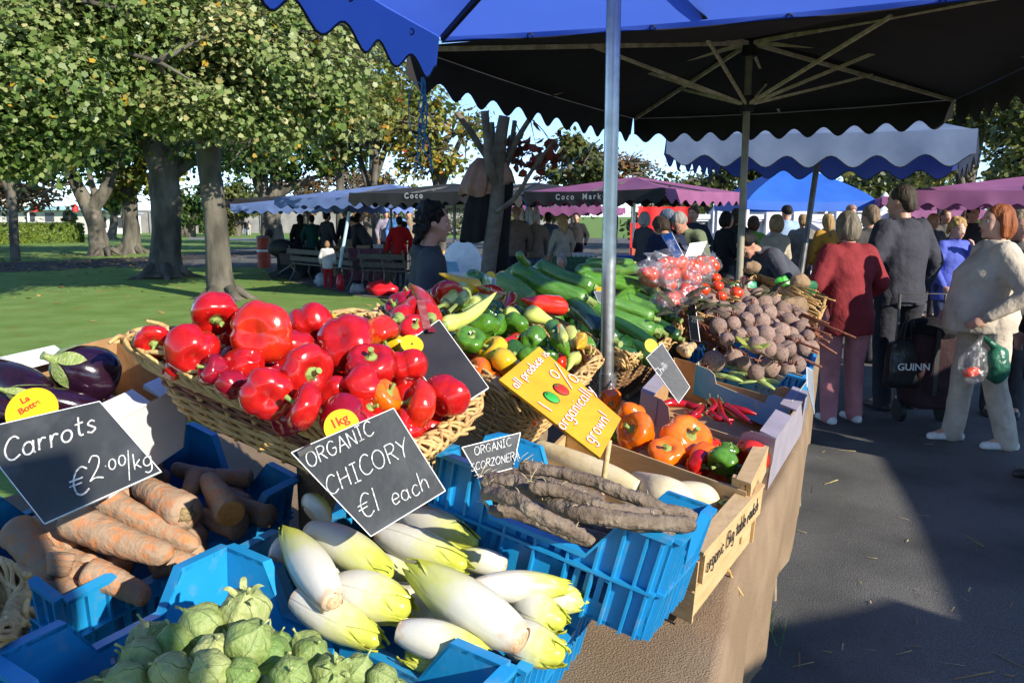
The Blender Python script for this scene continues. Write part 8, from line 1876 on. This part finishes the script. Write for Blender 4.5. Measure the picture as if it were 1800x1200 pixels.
b = MB(); b.box((c.x, 11.15, (c.z - .19) / 2), (.6, .3, c.z - .19)); solid('packing_case', b, M_CARD, 'brown carton under the dark green crate', 'box', (c.x, 11.15, 0), smooth=False)
# coats hung on the pollarded tree
M_LEATHER = mat('brown_leather', (0.14, 0.068, 0.040), .5, (0.10, 0.045, 0.026), 9, bump=.8, bscale=16); M_DARKCOAT = cloth((.018, .017, .016))
def hang(lb, rows, dy, m, seed, pleat, fold, depth=.55, nm='hanging_coat'):
 """cloth hanging from a hook: rows of (left px, right px, y px), folds deepen downwards"""
 b = MB(); n = 64; V = []
 R_ = []
 for k in range(len(rows) - 1):
  for i in range(5): t = i / 5; R_.append([rows[k][j] + (rows[k + 1][j] - rows[k][j]) * (t * t * (3 - 2 * t)) for j in range(3)])
 R_.append(rows[-1])
 for j, (l, r, yy) in enumerate(R_):
  p0, p1 = PY(l, yy, 6.5 + dy), PY(r, yy, 6.5 + dy); c = (p0 + p1) / 2; rx = (p1.x - p0.x) / 2; f = .25 + .75 * j / len(R_)
  for i in range(n):
   a = 2 * PI * i / n; k = 1 + pleat * f * math.cos(fold * a + seed + j * .05) + pleat * f * .6 * math.sin(fold * 1.7 * a + seed * 2 - j * .08)
   V.append((c.x + rx * math.cos(a) * (1 + (k - 1) * .6), c.y + rx * depth * math.sin(a) * k, c.z + .015 * f * math.cos(3 * a + seed)))
 b.add(V, [(j * n + i, j * n + (i + 1) % n, (j + 1) * n + (i + 1) % n, (j + 1) * n + i) for j in range(len(R_) - 1) for i in range(n)]); b.add(V[:n], [tuple(range(n))])
 return solid(nm, b, m, lb, 'coat', PY((rows[0][0] + rows[0][1]) / 2, rows[0][2], 6.5 + dy), 'coats hung on the small tree', True)
M_LEATHER = mat('brown_leather_coat', (0.25, 0.125, 0.075), .45, (0.18, 0.08, 0.045), 9, bump=.6, bscale=14)
hang('brown leather jacket hung over a branch stub of the small tree', [(838, 858, 278), (826, 868, 290), (816, 868, 310), (808, 866, 332), (810, 862, 344)], .10, M_LEATHER, 1, .16, 7)
hang('long dark coat hanging below the leather jacket on the small tree', [(828, 866, 335), (818, 868, 360), (812, 866, 395), (808, 868, 424)], .14, M_DARKCOAT, 2, .14, 6)
hang('black overcoat on the right side of the small tree', [(876, 892, 288), (872, 904, 310), (866, 900, 360), (862, 895, 420), (860, 892, 478)], .16, M_DARKCOAT, 3, .12, 6)
hang('brown leather collar flap sticking out right of the small tree trunk', [(880, 890, 284), (878, 900, 300), (880, 906, 322)], .08, M_LEATHER, 4, .12, 4, .3)
# thin twine from the tree to the parasol
b = MB(); b.tube([PY(912, 340, 6.5), PY(985, 300, 6.3), PY(1055, 245, 6.0)], .004, 5); solid('taut_twine', b, M_TWINE, 'taut blue twine running from the small tree to the black parasol', 'twine', PY(912, 340, 6.5), smooth=True)
b = MB(); b.tube(crom([PY(915, 342, 6.5), PY(927, 365, 6.5), PY(928, 395, 6.5)], 4), .005, 5); solid('loose_twine', b, M_TWINE, 'loose end of blue twine hanging beside the small tree', 'twine', PY(915, 342, 6.5), smooth=True)
# shopping trolley and bags of the near shoppers
y = 6.05; c = Vector((XY(1632, y) + .06, y, 0)); t = thing('shopping_trolley', 'dark wheeled shopping trolley with a pink umbrella handle beside the cream tracksuit', 'trolley', c)
b = MB(); b.hexa([c + Vector(p) for p in ((-.16, -.16, .14), (.15, -.16, .14), (.15, .14, .14), (-.16, .14, .14), (-.20, -.20, .74), (.19, -.20, .74), (.19, .16, .74), (-.20, .16, .74))]); me_bag = evalmesh(b.mesh('bag', None, True), [('BEVEL', dict(width=.05, segments=3)), ('SUBSURF', dict(levels=2, render_levels=2))], 'bag_body')
me_bag.materials.append(cloth((.045, .022, .026))); me_bag.transform(Matrix.Translation(-c))
for v in me_bag.vertices: v.co += Vector((1, 1, 0)) * .02 * noise.noise(v.co * 7)
link('bag_body', me_bag, t)
b = MB(); b.ball(c + Vector((-.01, -.02, .74)), (.22, .20, .10), 16, 8); part('bag_flap', b, cloth((.014, .013, .015)), t)
for sx in (-1, 1):
 b = MB(); q = c + Vector((.17 * sx, .08, .09)); b.tube([q - Vector((.02, 0, 0)), q + Vector((.02, 0, 0))], .09, 18); part('wheel', b, M_BLACK, t)
b = MB(); b.tube([c + Vector((-.18, .16, .1)), c + Vector((-.18, .18, 1.0)), c + Vector((.18, .18, 1.0)), c + Vector((.18, .16, .1))], .012, 8); part('frame', b, M_DARKPOLE, t)
b = MB(); q = c + Vector((.14, -.16, .62)); b.tube(crom([q - Vector((0, 0, .1)), q + Vector((0, 0, .12)), q + Vector((.02, 0, .19)), q + Vector((.065, 0, .18)), q + Vector((.07, 0, .12))], 5), .016, 8); solid('umbrella_handle', b, plain((.40, .12, .14)), 'pink hooked umbrella handle sticking out of the shopping trolley', 'umbrella', q)
b = MB(); b.box(c + Vector((-.06, -.212, .52)), (.035, .01, .5)); part('webbing', b, M_BLACK, t, False)
yb = 5.95; cb = PY(1592, 640, yb); b = MB(); b.box((0, 0, 0), (.30, .12, .36), taper=.9); me = evalmesh(b.mesh('carrier', None, True), [('SUBSURF', dict(levels=3, render_levels=3, subdivision_type='SIMPLE')), ('SMOOTH', dict(factor=.5, iterations=6))], 'carrier_bag'); me.materials.append(mat('black_bag_plastic', (.010, .010, .011), .35, (.016, .016, .017), 6, bump=.6, bscale=9))
for v in me.vertices: v.co += Vector((.3, 1, .2)) * .025 * noise.noise(v.co * 8)
o = tag(link('carrier_bag', me, None, Matrix.Translation(cb)), 'black carrier bag with white capital letters hanging by the tall man', 'bag')
me = printed('GUINN', .075, 'printed_text', M_WHITE, .001, .002, 1.0)
for v in me.vertices: v.co = Vector((v.co.x + .0, -.125 + v.co.z, v.co.y + .0))
link('printed_text', me, o)
b = MB()
for sx in (-.06, .06): b.tube(crom([Vector((sx - .03, 0, .15)), Vector((sx * .4, 0, .34)), Vector((sx + .03, 0, .15))], 6), .008, 6)
part_o = link('handle', b.mesh('handle', [M_BLACK], True), o)
hand = PY(1727, 590, wy - .22)
for lb, px, py, rr, m, fill in (('clear carrier bag with red fruit held by the woman in cream', 1712, 640, (.09, .08, .13), M_BAG, True), ('green translucent carrier bag held by the woman in cream', 1752, 640, (.085, .07, .125), mat('green_bag', (.05, .22, .14), .25, (.03, .14, .09), 12, bump=.8, bscale=16, trans=.4), False)):
 q = PY(px, py, wy - .24); b = MB(); b.ball((0, 0, 0), rr, 18, 12)
 for i, v in enumerate(b.v): b.v[i] = q + v * (1 + .22 * noise.noise(v * 14))
 b.tube([q + Vector((0, 0, rr[2] * .8)), hand], [.03, .012], 8); solid('carrier_bag', b, m, lb, 'bag', q, 'carrier bags in the hand of the woman in cream', True)
 if fill:
  for k in range(4): put('tomato', TOM, zframe((0, .3, 1), q + Vector((-.03 + .02 * k, .01 * k, -.06 + .01 * (k % 2))), k, .036), 'red fruit inside the clear carrier bag held in the hand', 'tomato', 'fruit in the clear carrier bag', None, [('calyx', TOMS, None)])
b = MB(); b.tube(crom([Vector((wx - .02, wy - .16, 1.42)), Vector((wx + .10, wy - .20, 1.36)), Vector((wx + .12, wy - .21, 1.20))], 5), .012, 6); solid('bag_strap', b, M_BLACK, 'thin black bag strap over the shoulder of the woman in cream', 'strap', (wx, wy - .16, 1.42), smooth=True)
# clipboards and price cards stuck among the tomatoes
small_board('blue and green price card standing among the tomato bags', QTMT, .24, (-.75, -.6, .3), [(1163, 414), (1180, 408), (1200, 447), (1188, 456)], None, None, plain((.02, .14, .45), .3))
small_board('grey see-through clipboard standing behind the tomato bags', QTMT, .22, (.3, -.9, .3), [(1213, 428), (1243, 424), (1232, 448), (1204, 452)], None, None, plain((.30, .33, .33), .25))
# brown paper bags and odds and ends at the far end of the stall
M_PAPER = mat('brown_paper', (.30, .20, .115), .85, (.24, .155, .085), 9, bump=.9, bscale=14)
for lb, px, py, d, w, m in (('brown paper bag beyond the beetroots', 1395, 540, 46, .05, M_PAPER), ('crumpled brown paper bag at the far end by the green bag', 1405, 495, 34, .10, M_PAPER), ('brown paper bag beside the second pole', 1322, 470, 28, .22, M_PAPER), ('crumpled green plastic bag behind the loose tomatoes', 1312, 505, 34, .10, plain((.04, .30, .16), .3)), ('bright green plastic bag at the far end of the stall', 1375, 495, 24, .10, plain((.06, .42, .05), .3)), ('dark green bag at the far end of the stall', 1420, 505, 34, .06, plain((.02, .14, .05), .4)), ('grey plastic bag at the foot of the second pole', 1345, 520, 34, .06, plain((.20, .22, .24), .3))):
 c = QFAR.hit(px, py, w); r_ = d / 2 * (c - EYE).dot(_F) / FPX; b = MB(); b.ball((0, 0, 0), (r_ * 1.1, r_ * .8, r_ * .8), 16, 10)
 for i, v in enumerate(b.v): b.v[i] = c + v * (1 + .35 * noise.noise(v * (1.6 / r_) + Vector((px, 0, 0))))
 solid('paper_bag' if m is M_PAPER else 'plastic_sack', b, m, lb, 'bag', c, smooth=30)
for j, (q, u0, v0, n_) in enumerate(((QFAR, .75, .2, 26), (QBET, .95, .55, 16), (QTMT, .9, .4, 20))):
 b = MB()
 for i in range(n_):
  p = q.at(u0 + rd.uniform(-.12, .12), v0 + rd.uniform(-.3, .3), .02 + rd.uniform(0, .06)); d = (q.X() + q.Y() * rd.uniform(-.25, .25) + q.n * rd.uniform(-.12, .12)).normalized() * rd.uniform(.12, .26); b.tube([p - d, p + d], .0055, 6)
 solid('willow_sticks', b, M_WICKER if j != 1 else M_WICKERRED, ('loose willow rods sticking out at the far end of the stall', 'reddish willow rods along the right side of the beetroots', 'willow rods across the rim behind the tomatoes')[j], 'willow rods', q.at(u0, v0, .03), smooth=True)['kind'] = 'stuff'
for i in range(9):
 p = QTMT.at(.92 + rd.uniform(-.06, .06), .35 + rd.uniform(-.2, .25), .05); put('bell_pepper', PEP[i % 6], zframe((rd.uniform(-1, 1), rd.uniform(-1, 1), .5), p, 0, .08), 'dark green pepper in the shade beyond the tomato bags', 'pepper', 'green peppers beyond the tomatoes', MP['dgr'], [('stem', PST[i % 6], None)])
# straws stuck under the crate
b = MB(); p0 = PZ(1278, 1000, .83); b.tube([p0, PZ(1305, 1046, .76)], .0028, 6); b.tube([p0 + Vector((.004, 0, 0)), PZ(1296, 1042, .77)], .0024, 6); solid('straw', b, M_WICKER, 'two pale straws hanging out under the wooden crate', 'straw', p0)
# ================================================================== FAR BACKGROUND
M_STONE = mat('grey_stone_wall', (0.20, 0.19, 0.18), .9, (0.28, 0.27, 0.26), .8, bump=.3, bscale=3)
y = 112; t = thing('stone_wall', 'long grey stone wall closing the far side of the lawn', 'wall', (XY(300, y), y, ground_z(0, y))); xa, xb = XY(-260, y), XY(1010, y); g0 = ground_z(0, y); ht = PY(300, 371, y).z
b = MB(); b.box(((xa + xb) / 2, y, (g0 - .3 + ht) / 2), (xb - xa, .6, ht - g0 + .3)); part('wall_body', b, M_STONE, t, False); b = MB(); b.box(((xa + xb) / 2, y, ht + .1), (xb - xa, .9, .2)); part('coping', b, plain((.36, .36, .36)), t, False)
for i in range(12): px = 150 + i * 32; b = MB(); b.box((XY(px, y), y - .4, (g0 + ht) / 2), (.9, .3, ht - g0)); part('pier', b, M_STONE, t, False)
t = thing('park_pavilion', 'low white pavilion with dark openings in front of the stone wall', 'building', (XY(205, 105), 105, g0)); b = MB(); b.box((XY(205, 105), 106, g0 + 1.3), (5.6, 2, 2.6)); part('wall', b, M_WHITE, t, False)
for i in range(5): b = MB(); b.box((XY(205, 105) - 2.1 + i * 1.05, 104.98, g0 + 1.5), (.6, .06, 1.4)); part('window', b, plain((.05, .055, .06), .3), t, False)
b = MB(); b.box((XY(205, 105), 106, g0 + 2.7), (6.2, 2.8, .2)); part('roof', b, plain((.36, .42, .46)), t, False)
t = thing('seafront_building', 'pale blue-roofed seafront building behind the hedge at the far left', 'building', (XY(60, 100), 100, g0)); b = MB(); b.box((XY(30, 100), 103, g0 + 1.7), (18, 5, 3.4)); part('wall', b, plain((.52, .50, .46)), t, False); b = MB(); b.box((XY(45, 100), 102.5, g0 + 3.3), (20.5, 6.4, .5)); part('roof', b, plain((.28, .48, .54)), t, False)
for i in range(7): b = MB(); b.box((XY(30, 100) - 7.5 + i * 2.4, 100.46, g0 + 2.2), (1.1, .06, 1.1)); part('window', b, plain((.06, .07, .09), .3), t, False)
b = MB(); b.box((XY(10, 100) - 3, 104, g0 + 4.5), (6, 4, 2.2)); part('upper_storey', b, plain((.60, .52, .38)), t, False)
for px, yy in ((60, 92), (132, 92)):
 t = thing('harbour_light', 'small red harbour light beyond the hedge' + (' at the left' if px < 100 else ' near the forked tree'), 'beacon', (XY(px, yy), yy, ground_z(0, yy))); b = MB(); b.tube([(XY(px, yy), yy, ground_z(0, yy)), (XY(px, yy), yy, PY(px, 366, yy).z - .3)], .12, 8); part('mast', b, M_WHITE, t); b = MB(); b.lathe([(0, -.4), (.35, -.4), (.35, .2), (.12, .45), (0, .5)], 10, Matrix.Translation(PY(px, 366, yy))); part('lamp_head', b, plain((.5, .02, .02)), t)
for i, (px, y, top, w) in enumerate(((1180, 50, 330, 160), (1330, 55, 325, 190), (1450, 50, 320, 180), (1600, 46, 315, 180), (1740, 42, 310, 200), (1880, 40, 300, 200), (860, 95, 352, 220), (720, 100, 355, 180), (980, 60, 335, 150))):
 bushy('dark shrubbery mass number' if False else ('dense shrub behind the red booth', 'dense shrub behind the gazebo left half', 'dense shrub behind the gazebo right half', 'dense shrub behind the low plum parasols', 'dense shrub behind the ginger-haired woman', 'dense shrub off the right edge', 'far shrub behind the coats group', 'far shrub behind the royal blue table', 'far shrub left of the toy stall')[i], px, y, top, 412, w, (LF_OLIVE, LF_DARK)[i % 2], 60 + i, 2600, .34, (.05, .7), 10)
